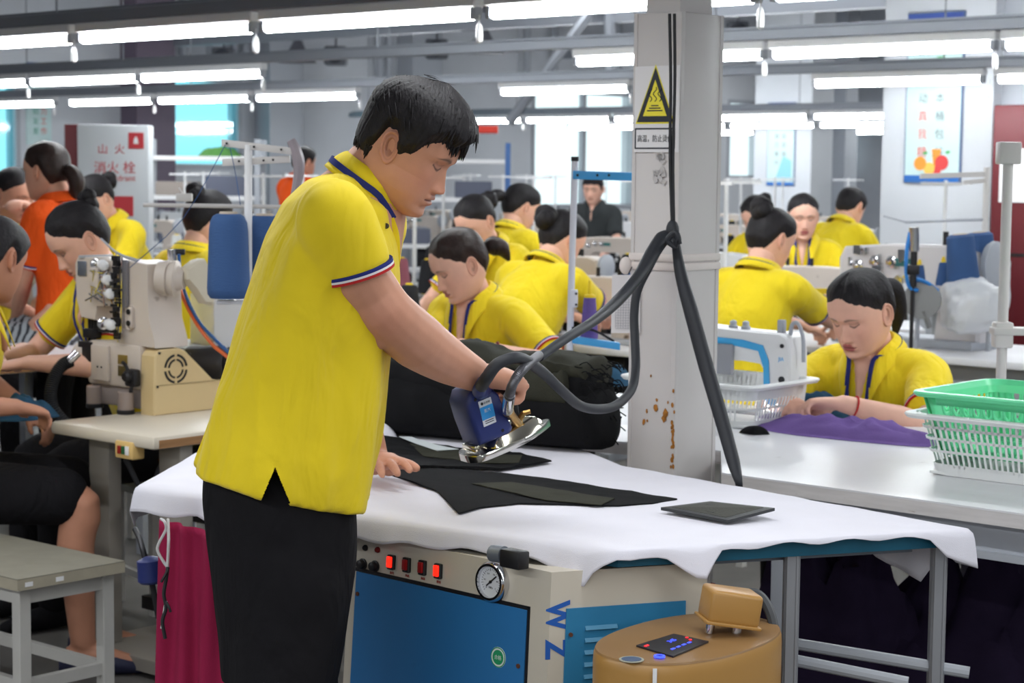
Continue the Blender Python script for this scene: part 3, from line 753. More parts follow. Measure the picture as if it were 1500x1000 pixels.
# ------------------------------------------------------------------ white painted column
def column():
    e = P(988, 600, 4.60); r, q = rq_of(e); wr, wq = .140, .172; t = .004
    c = thing('steel_column', 'white painted steel column with rust spots and a warning sign', 'column', RQ(r+wr/2, q+wq/2, 0))
    m = mat('column_paint', (206, 201, 200), .5, var=.04, scale=4)
    top = P(985, 16, 4.60).z; mb = MB(); panelbox(mb, r, r+wr, q, q+wq, 0, top, .003); mb.build('box_casing', m, c)
    mb = MB(); panelbox(mb, r+.02, r+wr-.02, q+.02, q+wq-.02, top, HC); mb.build('core', m, c)
    mb = MB(); ins = .0015
    panelbox(mb, r-.002, r+.012, q-.0022, q, 0, top); panelbox(mb, r-.0022, r, q, q+.012, 0, top); panelbox(mb, r-.0022, r, q+wq-.012, q+wq, 0, top); panelbox(mb, r+wr-.01, r+wr, q-.0022, q, 0, top)
    mb.build('corner_seam', m, c)
    zz = P(985, 385, 4.60).z; mb = MB()
    for k in range(2): panelbox(mb, r-.006, r+wr+.004, q-.006, q+wq+.004, zz-.02+k*.022, zz-.002+k*.022, .003)
    mb.ell(RQ(r+wr+.008, q-.01, zz-.012), (.016, .012, .022)); mb.build('tape_band', mat('masking_tape', (222, 212, 208), .7, bump=.4, bscale=60), c)
    # rust
    mb = MB(); rs = random.Random(4); Nn = -QV
    for px, py, s in ((944, 622, 1.1), (975, 607, 1.8), (961, 600, 1.5), (973, 614, 1.6), (948, 606, .7), (962, 588, .8), (985, 577, .6), (953, 553, .5), (978, 590, .5), (949, 620, .6)):
        p = P(px, py, 4.60); rr = r+(p-e).dot(RV); rr = r+wr*max(.03, (987-px)/66.0); cc = RQ(rr, q-.001, p.z)
        pts = [cc+RV*(math.cos(a)*.0042*s*rs.uniform(.7, 1.2))+Vector((0, 0, math.sin(a)*.0065*s*rs.uniform(.7, 1.3))) for a in np.linspace(0, 2*PI, 10)[:-1]]
        mb.prism(pts, -QV*.0012)
    for i in range(26):
        py = rs.uniform(618, 690) if i > 6 else rs.uniform(570, 640); p = P(988, py, 4.60); s = rs.uniform(.4, 1.2)
        cc = RQ(r+rs.uniform(-.002, .006), q-.003, p.z)
        mb.prism([cc+RV*(math.cos(a)*.0035*s)+Vector((0, 0, math.sin(a)*.006*s)) for a in np.linspace(0, 2*PI, 8)[:-1]], -QV*.001)
    mb.build('rust_spots', mat('rust', (172, 112, 44), .9, var=.4, scale=120), c)
    # warning sign on the left face
    X = -RV; Z = Vector((0, 0, 1)); fq = q-.004
    def S(u, z, d=0): return RQ(r+wr-u*wr, fq-d, z)        # u 0..1 across the face from its left edge
    z0, z1 = P(950, 223, 4.66).z, P(955, 97, 4.66).z; hh = z1-z0
    s = thing('warning_sign', 'hot surface warning sign with a yellow triangle stuck on the column', 'sign', S(.5, z0))
    mb = MB(); mb.obox(S(.53, (z0+z1)/2), X*(wr*.96), Z*hh, QV*.0015); mb.build('sheet', mat('sign_white', (226, 224, 226), .5), s)
    def tri(cu, cz, w_, h_, d, col, name):
        m_ = MB(); m_.prism([S(cu-w_/2/wr, cz-h_*.333, d), S(cu+w_/2/wr, cz-h_*.333, d), S(cu, cz+h_*.667, d)], -QV*.0006); m_.build(name, col, s)
    yl = mat('sign_yellow', (236, 222, 60), .5); bk = mat('sign_ink', (38, 42, 50), .5)
    cz = z0+hh*.56; tri(.5, cz, .117, .142, .001, yl, 'triangle_rim'); tri(.5, cz, .109, .131, .0016, bk, 'triangle'); tri(.5, cz, .071, .087, .0022, yl, 'triangle_field')
    mb = MB()
    for k in range(3):
        mb.obox(S(.5, cz-.016+.006*k, .003), X*(.046-.012*k), Z*.0028, QV*.0006)
        mb.tube([S(.40+.1*k+.035*math.sin(t*2.2), cz+.006+t*.0085, .0032) for t in np.linspace(0, 4, 9)], .0011, n=5, sm=2)
    mb.build('heat_symbol', bk, s)
    bz = z0+hh*.16; mb = MB()
    for dz in (-.0235, .0235): mb.obox(S(.5, bz+dz, .001), X*.120, Z*.0038, QV*.0006)
    for du in (-.42, .42): mb.obox(S(.5+du, bz, .001), X*.0038, Z*.047, QV*.0006)
    mb.text('高温，防止烫伤', .0185, S(.5, bz, .001), X, Z, sx=.82, depth=.0004); mb.build('lettering', bk, s)
    # flaked paint under the sign
    mb = MB(); rs = random.Random(9)
    for i in range(14):
        cc = S(.62+rs.uniform(-.12, .12), z0-.035+rs.uniform(-.04, .03), .0005)
        mb.prism([cc+X*(math.cos(a)*rs.uniform(.004, .012))+Z*(math.sin(a)*rs.uniform(.005, .013)) for a in np.linspace(0, 2*PI, 9)[:-1]], -QV*.0007)
    mb.build('flaking_paint', mat('flake', (190, 186, 186), .8), c)
    # ration card hanging on the far-left corner
    p0 = P(919, 445, 4.67); k = thing('record_card', 'white squared record card hanging on the left of the column', 'card', p0)
    mb = MB(); cx = RV*-1; hz = P(919, 402, 4.67).z-P(919, 487, 4.67).z
    mb.obox(p0+QV*-.006, _R*.070, Vector((0, 0, hz)), _F*.003); mb.build('sheet', mat('card_white', (226, 222, 224), .7), k)
    mb = MB()
    for i in range(13): mb.obox(p0-_F*.0035-QV*.006+Vector((0, 0, hz*(.12-i*.045))), _R*.05, Vector((0, 0, .0006)), _F*.0005)
    for i in range(9): mb.obox(p0-_F*.0035-QV*.006+_R*(-.025+i*.00625)+Vector((0, 0, -hz*.15)), _R*.0006, Vector((0, 0, hz*.54)), _F*.0005)
    mb.build('ruled_lines', mat('grey_ink', (150, 152, 160), .7), k)
    MB().cyl(p0+Vector((0, 0, hz/2)), p0+Vector((.01, 0, hz/2+.02)), .0012, n=5).build('string', BLACKR, k)
    return e, r, q, wr, wq
COLE, COLR, COLQ, COLWR, COLWQ = column()

# ------------------------------------------------------------------ vacuum ironing table
ZI = .83; G = 1.114
tA, tB, tC, tD = PZ(205, 712, ZI), PZ(905, 806, ZI), PZ(1418, 776, ZI), PZ(905, 683, ZI)
tE = Vector((-.72, 5.02, ZI)); tF = Vector((.02, 5.16, ZI))
tpoly = [tA, tB, tC, tD, tF, tE]; tcen = sum(tpoly, Vector())/6
def inset(poly, d):
    c = sum(poly, Vector())/len(poly); out = []
    for i, p in enumerate(poly):
        a, b = poly[i-1], poly[(i+1) % len(poly)]; e1 = (p-a).normalized(); e2 = (b-p).normalized(); n = Vector((-e1.y, e1.x, 0))
        m = Vector((-e2.y, e2.x, 0)); bis = (n+m).normalized(); out.append(p+bis*(d/max(.3, bis.dot(n))))
    return out
IT = thing('ironing_table', 'vacuum ironing table with blue cabinet, red switches and pressure gauge', 'ironing table', (tcen.x, tcen.y, 0))
BLUEF = mat('blue_frame_paint', (22, 92, 118), .45, var=.15, scale=14, dirt=((70, 48, 40), 22, .68))
mb = MB(); ip = inset(tpoly, .012); mb.prism([p-Vector((0, 0, .034)) for p in ip], Vector((0, 0, .028))); mb.build('top_frame', BLUEF, IT)
mb = MB(); mb.prism([p-Vector((0, 0, .05)) for p in inset(tpoly, .06)], Vector((0, 0, .016))); mb.build('top_tray', mat('grey_zinc', (116, 122, 132), .45, metal=.4), IT)
CABC = mat('cabinet_cream', (204, 196, 182), .45, var=.05, scale=5, dirt=((150, 120, 92), 11, .70))
CABB = mat('cabinet_blue', (46, 116, 176), .42, var=.06, scale=4, dirt=((40, 98, 156), 7, .62))
def cabinet():
    zt, zb = ZI-.042, .10
    c1 = PZ(808, 838, zt); c0 = PZ(515, 777, zt); c2 = PZ(1036, 824, zt)
    fd = (c0-c1).normalized(); sd_ = (c2-c1).normalized(); fn = Vector((-fd.y, fd.x, 0)); fn = fn if fn.y < 0 else -fn
    sn = Vector((-sd_.y, sd_.x, 0)); sn = sn if sn.y < 0 else -sn
    lean = fn*.030-fd*-.0
    b1, b0, b2 = c1+lean+sn*.0, c0+lean+fd*.02, c2+sn*.01
    dn = Vector((0, 0, zb-zt)); b1 = b1+dn; b0 = b0+dn; b2 = b2+dn
    back_t = c0+(c2-c1)*.9; bk = back_t+dn
    mb = MB(); mb.hexa([b1, b2, bk, b0], [c1, c2, back_t, c0]); mb.build('cabinet_shell', CABC, IT)
    def FP(u, v, d=0):        # front face: u 0 right corner .. 1 left, v 0 top .. 1 bottom
        p = c1.lerp(c0, u).lerp(b1.lerp(b0, u), v); return p+fn*d
    def SP(u, v, d=0): return c1.lerp(c2, u).lerp(b1.lerp(b2, u), v)+sn*d
    H = zt-zb
    def fpanel(u0, u1, v0, v1, d0, d1): return [FP(u0, v0, d0), FP(u1, v0, d0), FP(u1, v1, d0), FP(u0, v1, d0)], [FP(u0, v0, d1), FP(u1, v0, d1), FP(u1, v1, d1), FP(u0, v1, d1)]
    a, b = fpanel(.10, .955, .115, .93, -.002, .0035); mb = MB(); mb.hexa(a, b); mb.build('front_panel', CABB, IT)
    a, b = fpanel(.09, .965, .104, .115, -.001, .0012); mb = MB(); mb.hexa(a, b); a, b = fpanel(.088, .10, .104, .94, -.001, .0012); mb.hexa(a, b); mb.build('panel_gap', BLACKP, IT)
    mb = MB()
    for u, v in ((.125, .27), (.94, .18)): mb.cyl(FP(u, v), FP(u, v, .006), .0045, n=8)
    mb.build('panel_screw', mat('rusty_screw', (92, 56, 40), .8), IT)
    # side panel with louvres
    a = [SP(.10, .10, -.002), SP(.86, .10, -.002), SP(.86, .95, -.002), SP(.10, .95, -.002)]; b = [p+sn*.005 for p in a]
    sp_ = MB().hexa(a, b).build('side_panel', mat('side_panel_blue', (46, 126, 172), .45, var=.1, scale=5, dirt=((70, 60, 56), 30, .74)), IT)
    for i in range(9):
        for uu in (.22, .58):
            v = .150+i*.033; p0, p1 = SP(uu, v, .003), SP(uu+.2, v, .003)
            mb = MB(); mb.prism([p0, p0+Vector((0, 0, -.007))+sn*.005, p0+Vector((0, 0, -.008)), ], p1-p0); mb.build('louvre', mat('louvre_blue', (64, 136, 174), .45), sp_)
    mb = MB()
    for u, v in ((.13, .17), (.83, .17)): mb.cyl(SP(u, v), SP(u, v, .007), .004, n=8)
    mb.build('side_screw', _M['rusty_screw'], IT)
    # W and a Z painted down the corner
    blue_ink = mat('blue_marker', (34, 92, 178), .6); X = (SP(.09, .5)-SP(0, .5)).normalized(); up = Vector((0, 0, 1))
    return dict(FP=FP, SP=SP, fn=fn, sn=sn, fd=fd, sd=sd_, c1=c1, c0=c0, c2=c2, b1=b1)
CB = cabinet()
def controls():
    FP, fn, fd = CB['FP'], CB['fn'], CB['fd']; up = Vector((0, 0, 1)); rt = -fd
    def at(px, py):           # point of the front face seen at a pixel
        v = ray(px, py); n = (FP(0, 1)-FP(0, 0)).cross(FP(1, 0)-FP(0, 0)); t = (FP(0, 0)-CAM).dot(n)/v.dot(n); return CAM+v*t
    upf = (FP(0, 0)-FP(0, 1)).normalized(); nf = rt.cross(upf).normalized()
    if nf.dot(fn) < 0: nf = -nf
    redlit = mat('red_rocker_lit', (255, 30, 16), .3, emit=2.2); redoff = mat('red_rocker', (150, 22, 26), .3)
    for i, (px, py, lit) in enumerate(((575, 823, 1), (597.5, 827, 0), (620.5, 831, 0), (643.5, 836, 1))):
        c = at(px, py); s = MB().obox(c+nf*.003, rt*.0185, upf*.029, nf*.009, .0015, 1).build('switch', BLACKP, IT)
        mb = MB(); mb.obox(c+nf*.008+upf*.001, rt*.0125, upf*.0215, nf*.008, .002, 2); k = mb.build('rocker', redlit if lit else redoff, s); k.matrix_parent_inverse = Matrix.Translation(-Vector(frame_of(IT).translation)) if False else Matrix.Identity(4)
        k.location = -frame_of(IT).translation*0
        mb = MB(); mb.text('加热 风机 抽湿 照明'.split()[i] if i in (0, 1, 2, 3) else '', .006, c-upf*.0215+nf*.0008, rt, upf, depth=.0003); mb.build('switch_caption', mat('red_ink', (160, 60, 50), .6), IT)
    for px, py, r_, m_, nm in ((536, 802, .005, DARKM, 'lamp'), (554, 805, .005, mat('red_lens', (110, 30, 30), .2), 'lamp'), (532, 826, .0095, BLACKP, 'fuse_knob'), (550, 829, .0095, BLACKP, 'fuse_knob')):
        c = at(px, py); MB().lathe([(r_*1.25, 0), (r_*1.25, .003), (r_, .004), (r_*.95, .012 if nm == 'fuse_knob' else .006), (r_*.5, .014 if nm == 'fuse_knob' else .008)], c, nf, 16).build(nm, m_, IT)
    g = at(725, 851)
    ga = MB().lathe([(.038, 0), (.038, .013), (.0345, .018), (.030, .018), (.0295, .010)], g, nf, 40).build('pressure_gauge', CHROME, IT)
    mb = MB(); mb.cyl(g+nf*.006, g+nf*.0105, .0295, n=40); f = mb.build('dial', mat('dial_white', (216, 218, 224), .4), ga)
    mb = MB()
    for k in range(24):
        a = math.radians(-45+k*270/23); d = rt*math.cos(a)+upf*math.sin(a); tn = nf.cross(d)
        mb.obox(g+nf*.0108+d*.023, d*(.0055 if k % 4 == 0 else .003), tn*.0008, nf*.0004)
    d = (rt*.75+upf*.62).normalized(); tn = nf.cross(d); mb.obox(g+nf*.0125+d*.003, d*.033, tn*.0025, nf*.0006); mb.cyl(g+nf*.011, g+nf*.0135, .003, n=10)
    mb.text('MPa', .006, g+nf*.0108-upf*.011, rt, upf, depth=.0002)
    for k, tx in enumerate(('0', '0.2', '0.4', '0.6', '0.8', '1')):
        a = math.radians(225-k*54); d = rt*math.cos(a)+upf*math.sin(a); mb.text(tx, .0042, g+nf*.0108+d*.0165, rt, upf, depth=.0002)
    mb.build('needle_and_scale', BLACKP, ga)
    # green round quality sticker
    c = at(732, 962); st = MB().cyl(c+nf*.0036, c+nf*.0045, .0195, n=32).build('round_sticker', mat('sticker_white', (224, 230, 226), .5), IT)
    mb = MB(); mb.cyl(c+nf*.0044, c+nf*.0049, .014, n=32); mb.lathe([(.0172, .0049), (.0192, .0049)], c, nf, 32, caps=False); mb.build('green_print', mat('sticker_green', (38, 150, 100), .5), st)
    mb = MB(); mb.text('合格', .0095, c+nf*.0050, rt, upf, depth=.0002); mb.build('sticker_lettering', mat('sticker_white2', (214, 226, 218), .5), st)
    # W Z brushed down the corner strip
    SP, sn, sdv = CB['SP'], CB['sn'], CB['sd']; ink = mat('blue_marker', (34, 92, 178), .6)
    mb = MB(); o1 = SP(.05, .118, .0008); o2 = SP(.05, .208, .0008)
    mb.text('W', .062, o1, -Vector((0, 0, 1)), sdv, depth=.0004, sx=.8, bold=.0022); mb.text('Z', .058, o2, -Vector((0, 0, 1)), sdv, depth=.0004, sx=.9, bold=.0022)
    mb.build('painted_letters', ink, IT)
    # foot valve block and clips under the top
    c = at(770, 816)+nf*.03; mb = MB(); mb.obox(c, rt*.05, upf*.034, nf*.03, .004); mb.build('clamp_block', BLACKP, IT)
    mb = MB(); mb.cyl(at(738, 808)+nf*.03, at(755, 810)+nf*.03, .016, n=16); mb.build('valve', mat('grey_zinc', (116, 122, 132), .45), IT)
controls()
# legs and lower rails
alu = mat('aluminium_profile', (168, 170, 176), .35, metal=.7)
for (px, py, top) in ((1173, 790, ZI-.034), (1391, 776, ZI-.034)):
    p = PZ(px, py, ZI); p = p+Vector((-.01, .04, 0)); mb = MB()
    mb.box((p.x, p.y, top/2), (.030, .030, top), bev=.004, seg=1); mb.box((p.x-.009, p.y-.016, top/2), (.004, .004, top)); mb.box((p.x+.009, p.y-.016, top/2), (.004, .004, top)); mb.build('leg', alu, IT)
lp = PZ(1173, 790, ZI)+Vector((-.01, .04, 0)); lq = PZ(1391, 776, ZI)+Vector((-.01, .04, 0))
mb = MB(); mb.cyl(P(1090, 930, lp.y+.22), P(1420, 985, lp.y+.1), .012, n=10); mb.cyl(P(1080, 950, lp.y+.1), P(1330, 1000, lp.y), .012, n=10); mb.build('lower_rail', GREYP, IT)
for p in (tE+Vector((.08, -.1, 0)), tD+Vector((-.02, -.10, 0))):
    MB().box((p.x, p.y, (ZI-.034)/2), (.03, .03, ZI-.034), bev=.003, seg=1).build('leg', alu, IT)

# ------------------------------------------------------------------ white ironing cloth
def ironing_cloth():
    zc = ZI+.0015
    per = []                                     # perimeter samples with the hanging length
    def seg(a, b, n, drops):
        for i in range(n):
            t = i/n; per.append((a.lerp(b, t), float(np.interp(t, [d[0] for d in drops], [d[1] for d in drops]))))
    seg(tA, tB, 60, [(0, .055), (.30, .045), (.5, .045), (.62, .042), (.75, .036), (.86, .034), (.915, .05), (.945, .085), (.965, .05), (1, .014)])
    seg(tB, tC, 40, [(0, .014), (.05, .014), (.12, .022), (.20, .052), (.235, .058), (.26, .014), (.4, .006), (.75, .006), (.88, .012), (.93, .05), (1, .075)])
    seg(tC, tD, 46, [(0, .08), (.04, .075), (.085, .05), (.125, .135), (.16, .125), (.32, .06), (.45, .02), (1, .02)])
    seg(tD, tF, 16, [(0, .02), (1, .03)]); seg(tF, tE, 20, [(0, .03), (1, .03)])
    seg(tE, tA, 40, [(0, .04), (.5, .07), (.8, .085), (.9, .09), (.96, .10), (1, .055)])
    n = len(per); pts = [p for p, _ in per]; vs, fs = [], []; c = tcen.copy()
    K = 15
    def wr(p, k):
        return noise.noise(Vector((p.x*5, p.y*5, 0)))*.0035+noise.noise(Vector((p.x*14, p.y*14, 3)))*.0016
    for k in range(K+1):
        t = k/K
        for p in pts:
            q = c.lerp(p, t); edge = max(0, (t-.9)/.1)
            vs.append(Vector((q.x, q.y, zc+max(-.0005, wr(q, k)+.0025)*(1-.3*edge))))
    M = 7
    for j in range(1, M+1):
        t = j/M
        for i, (p, L) in enumerate(per):
            a, b = pts[i-1], pts[(i+1) % n]; d = (b-a).normalized(); out = Vector((d.y, -d.x, 0))
            s = i*.35; wav = math.sin(i*.55+1.3*math.sin(i*.21))*.5+noise.noise(Vector((i*.4, 1, 2)))
            o = .006+.006*math.sin(min(1, t*2)*PI/2)+wav*.011*t*min(1, L/.05)+.012*t*min(1, L/.06)
            z = zc-L*t+(.004*(1-t) if t < .3 else 0)+.004*math.sin(i*.9)*t
            vs.append(Vector((p.x, p.y, 0))+out*o+Vector((0, 0, z)))
    R = K+M
    for k in range(R):
        for i in range(n):
            j = (i+1) % n; fs.append((k*n+i, k*n+j, (k+1)*n+j, (k+1)*n+i))
    mb = MB(); mb._add(vs, fs); m = mat('white_cotton', (228, 226, 236), .9, var=.03, scale=8, bump=.25, bscale=700, spec=.1, sheen=.1)
    o = mb.build('ironing_cloth', m, smooth=80); s = o.modifiers.new('thick', 'SOLIDIFY'); s.thickness = .0015; s.offset = 1
    tag(o, 'white cotton ironing cloth draped over the table with hanging corners', 'cloth')
    # the longer left end that hangs in layers
    mb = MB(); e0, e1 = tA.lerp(tB, -.0), tE.lerp(tA, .62)
    return o
ironing_cloth()
ZC = ZI+.006
def slab(name, label, cat, pix, z, m, t=.003, extra=None, wave=.002, group=None, n=None):
    """cloth piece lying flat: pixel outline on the plane z, built as a thin slab with slight waves"""
    pts = [PZ(x, y, z) for x, y in pix]; c = sum(pts, Vector())/len(pts)
    dense = []
    for i in range(len(pts)):
        a, b = pts[i], pts[(i+1) % len(pts)]; k = max(2, int((b-a).length/.03))
        dense += [a.lerp(b, j/k) for j in range(k)]
    K = 7; vs, fs = [], []; N = len(dense)
    for k in range(K+1):
        u = k/K
        for p in dense:
            q = c.lerp(p, u); h = noise.noise(Vector((q.x*22, q.y*22, z*9)))*wave+noise.noise(Vector((q.x*50, q.y*50, 2)))*wave*.4
            vs.append(Vector((q.x, q.y, z+t+max(-t*.3, h))))
    for k in range(K):
        for i in range(N):
            j = (i+1) % N; fs.append((k*N+i, k*N+j, (k+1)*N+j, (k+1)*N+i))
    o0 = len(vs)
    vs += [Vector((p.x, p.y, z)) for p in dense]
    fs += [(K*N+i, K*N+(i+1) % N, o0+(i+1) % N, o0+i) for i in range(N)]
    mb = MB(); mb._add(vs, fs); o = mb.build(name, m, smooth=60)
    if label: tag(o, label, cat, group)
    return o
BLK = mat('black_gabardine', (25, 25, 27), .92, var=.2, scale=14, bump=.3, bscale=300, spec=.1)
OLV = mat('olive_gabardine', (58, 58, 50), .92, var=.2, scale=14, bump=.3, bscale=300, spec=.1)
p = slab('cut_panel', 'long black cut trouser panel with olive stripe being pressed on the cloth', 'garment panel', [(552, 690), (600, 684), (690, 690), (800, 701), (992, 732), (955, 739), (905, 742), (760, 738), (704, 744), (672, 753), (655, 735), (640, 720), (600, 705)], ZC, BLK, .003)
q_ = slab('olive_stripe', None, None, [(690, 708), (750, 706), (900, 731), (880, 740), (800, 733)], ZC+.0045, OLV, .0015); q_.parent = p
p = slab('cut_panel', 'black cut panel lying behind the hand under the iron', 'garment panel', [(535, 655), (545, 640), (600, 645), (668, 657), (740, 662), (808, 676), (775, 682), (735, 688), (640, 684), (600, 686), (548, 690)], ZC+.004, BLK, .005, wave=.006)
q_ = slab('olive_stripe', None, None, [(600, 650), (668, 660), (765, 668), (760, 679), (690, 678), (620, 668)], ZC+.0095, OLV, .002, wave=.004); q_.parent = p
p = slab('paper_label', 'white printed care label lying by the black garments', 'label', [(585, 640), (600, 640), (640, 652), (672, 658), (640, 660), (610, 650)], ZC+.013, mat('label_paper', (206, 212, 214), .7), .0012, wave=.004)
# dark mat
def press_mat():
    pts = [PZ(968, 747, ZI+.012), PZ(1066, 766, ZI+.008), PZ(1135, 748, ZI+.022), PZ(1040, 738, ZI+.012)]
    o = thing('press_mat', 'thin dark grey pressing plate lying near the table edge', 'plate', sum(pts, Vector())/4)
    mb = MB(); mb.prism(pts, Vector((0, 0, .006))); mb.build('plate', mat('mat_grey', (52, 54, 56), .55, var=.15, scale=30), o)
    up = Vector((0, 0, .0066)); c = sum(pts, Vector())/4; mb = MB()
    mb.prism([c.lerp(p_, .8)+up for p_ in pts], Vector((0, 0, .0006))); mb.build('raised_field', mat('mat_olive', (62, 62, 56), .8, bump=.5, bscale=200), o)
    mb = MB(); X = (pts[1]-pts[0]).normalized(); Y = (pts[3]-pts[0]).normalized()
    for k, l in ((.25, .45), (.7, .6)):
        a = pts[0].lerp(pts[3], k).lerp(pts[1].lerp(pts[2], k), .2)+up*1.1; b = pts[0].lerp(pts[3], k).lerp(pts[1].lerp(pts[2], k), .2+l)+up*1.1
        mb.obox((a+b)/2, b-a, Y*.012, (0, 0, .0008))
    mb.build('worn_print', mat('mat_print', (36, 38, 40), .7), o)
press_mat()
# ------------------------------------------------------------------ the presser (the man with the iron)
def presser():
    root = thing('person', 'man with short black hair in yellow polo shirt pressing black cloth with a steam iron', 'person', (-.418, 3.509, 0))
    fw = Vector((.975, .22, 0)).normalized(); lat = Vector((fw.y, -fw.x, 0))      # facing, and his right side (towards the lens)
    hd = 3.587
    sk = MB()
    # hidden trunk, neck
    sp0, sp1 = P(418, 740, 3.509), P(520, 290, 3.587)
    sk.tube([sp0, sp0.lerp(sp1, .5), sp1], [0.1225, 0.1225, 0.1003], n=16)
    limb(sk, [P(512, 300, hd), P(545, 262, hd), P(570, 232, hd)], [0.0780, 0.0691, 0.0646])
    limb(sk, [P(540, 300, hd), P(585, 270, hd), P(598, 250, hd)], [0.0501, 0.0501, 0.0557])
    # right arm (near the lens)
    S, E, W = P(505, 338, 3.398), P(568, 462, 3.44), P(694, 548, 3.645)
    limb(sk, [S, P(520, 395, 3.409), P(543, 432, 3.431), E, P(612, 500, 3.51), P(655, 528, 3.585), W], [0.0540, 0.0575, 0.0557, 0.0524, 0.0535, 0.0446, 0.0334])
    sk.ell(P(556, 488, 3.442), (.030, .03, .03), 12, 8)
    # hand closed around the iron's handle
    X = (P(752, 552, 3.72)-P(694, 545, 3.645)).normalized(); N = (Vector((-.05, .35, -1))).normalized()
    hand(sk, W+X*.010, X, N, -1, curl=(1.0, 1.25, .8), spread=.02, sc=1.12, thumb=(.55, .35, .65), tcurl=.5)
    # left arm and the hand flat on the cloth
    S2, E2, W2 = P(535, 345, 3.788), P(508, 560, 4.100), P(548, 674, 4.211)
    limb(sk, [S2, E2, E2.lerp(W2, .4), W2], [0.0613, 0.0501, 0.0479, 0.0334])
    X2 = (PZ(610, 690, .925)-W2).normalized()
    hand(sk, W2+X2*.01, X2, Vector((.05, .1, -1)), -1, curl=(.12, .16, .12), spread=.10, sc=1.12, thumb=(.8, .5, .1), tcurl=.25)
    vs, fs = remesh_np(sk, .0042, 3, .45)
    skin = (206, 150, 124); base_c = np.array(lin(skin)[:3]); cs = np.tile(base_c, (len(vs), 1))
    el = np.array(P(560, 478, 3.387)); m = np.exp(-((vs-el)**2).sum(1)/(2*.035**2))[:, None]*.25; cs = cs*(1-m)+np.array(lin((188, 110, 92))[:3])*m
    # head
    hc = P(597, 218, 3.565); yaw = yaw_to(math.cos(math.radians(-15)), math.sin(math.radians(-15)))
    HR = Matrix.Rotation(yaw, 3, 'Z') @ rot_xyz(math.radians(30), 0, math.radians(-2)); k = .95
    hv, hf, hcol = head_mesh(230, 210, skin, False, wide=1.04, nose=.95, jaw=1.12)
    hv = xf(hv, HR, hc, k); n0 = len(vs)
    V = np.vstack([vs, hv]); C = np.vstack([cs, hcol]); o = np.array(root.location)
    FF = [tuple(f) for f in (fs.tolist() if isinstance(fs, np.ndarray) else fs)]+[tuple(i+n0 for i in f) for f in hf]
    np_obj('body', np_mesh('body', V-o, FF, SKINM, C), root)
    hv2, hf2 = hair_shell(260, 200, 'short', .026, .011, wide=1.04, jag=.0055, seed=3, fringe=.006)
    np_obj('hair', np_mesh('hair', xf(hv2, HR, hc, k)-o, hf2, HAIR), root)
    def HL(v): return HR @ (Vector(v)*k)+hc
    mb = MB(); rs = random.Random(5)
    def lock(p, d, L, w_, bend=(0, 0, 0)):
        p, d = Vector(p), Vector(d).normalized(); q = p+d*L*.5+Vector(bend)*.4; e = p+d*L+Vector(bend)
        mb.tube([HL(p), HL(q), HL(e)], [w_, w_*.8, w_*.12], n=5, sm=3)
    for s in (1, -1):
        for i in range(26):                            # side burn and temple
            y = rs.uniform(.010, .052); z = .012+max(0, y-.028)*1.5+rs.uniform(-.006, .014); x = s*(.080-max(0, y-.02)*.26)
            lock((x, y, z+.012), (s*-.10, .12, -1), rs.uniform(.016, .030), .0032)
        for i in range(26):                            # behind the ear to the nape
            y = rs.uniform(-.085, -.035); x = s*(.068-max(0, -y-.05)*.7); lock((x, y-.008, -.022+rs.uniform(-.01, .01)), (-s*.15, .10, -1), rs.uniform(.014, .024), .0034)
    for i in range(60):                                # fringe
        x = rs.uniform(-.055, .055); lock((x, .098-abs(x)*.42+rs.uniform(-.004, .004), .066+rs.uniform(-.006, .012)), (x*.8, .22, -1), rs.uniform(.018, .032), .0038, (0, .002, 0))
    for i in range(9):                                 # wisps on the crown
        x = rs.uniform(-.02, .03); lock((x, -.03+rs.uniform(-.02, .02), .140), (rs.uniform(-.3, .3), .6, .8), rs.uniform(.02, .034), .0006, (0, .02, -.012))
    hv3 = np.array(hv2).reshape(200, 260, 3)
    for i in range(420):                               # fine locks combed forward over the scalp
        j, k_ = rs.randrange(70, 192), rs.randrange(260); p = hv3[j][k_]
        if p[2] < (.088 if p[1] > .03 else .055): continue
        d = Vector((p[0]*1.2, .055, -.03 if p[1] > 0 else -.05)); nrm_ = Vector((p[0]/.006, p[1]/.009, p[2]/.014)).normalized(); d = (d-nrm_*d.dot(nrm_)).normalized()
        lock(Vector(p)-nrm_*.0006, d, rs.uniform(.018, .036), rs.uniform(.0016, .0028), tuple(-nrm_*rs.uniform(.0, .004)))
    hl_ = mb.build('hair_locks', HAIR, root, smooth=80); hl_['kind'] = 'stuff'
    # shirt: rings traced down the trunk, each with a real depth
    rows = [((500, 248), (574, 312), .084, 3.215), ((452, 262), (572, 325), .125, 3.21), ((416, 296), (578, 362), .185, 3.205), ((392, 345), (578, 408), .205, 3.20), ((372, 405), (573, 455), .205, 3.19),
            ((353, 475), (566, 512), .195, 3.18), ((338, 540), (560, 578), .188, 3.17), ((318, 608), (550, 642), .190, 3.16), ((299, 656), (538, 694), .195, 3.15), ((285, 690), (531, 742), .20, 3.15)]
    st = MB(); rings = []
    for i, (b, f, hw, d) in enumerate(rows):
        pb, pf = P(b[0], b[1], d*1.114-.03), P(f[0], f[1], d*1.114+.06); c = (pb+pf)/2; a = (pf-pb)/2; ring = []
        for j in range(40):
            t = 2*PI*j/40; e = .82; ct, sn = math.cos(t), math.sin(t)
            ring.append(c+a*(math.copysign(abs(ct)**e, ct))+lat*(hw*math.copysign(abs(sn)**e, sn)))
        rings.append(ring)
    st.rings(rings)
    cuff_c = P(523, 398, 3.411); sdir = (cuff_c-S).normalized()
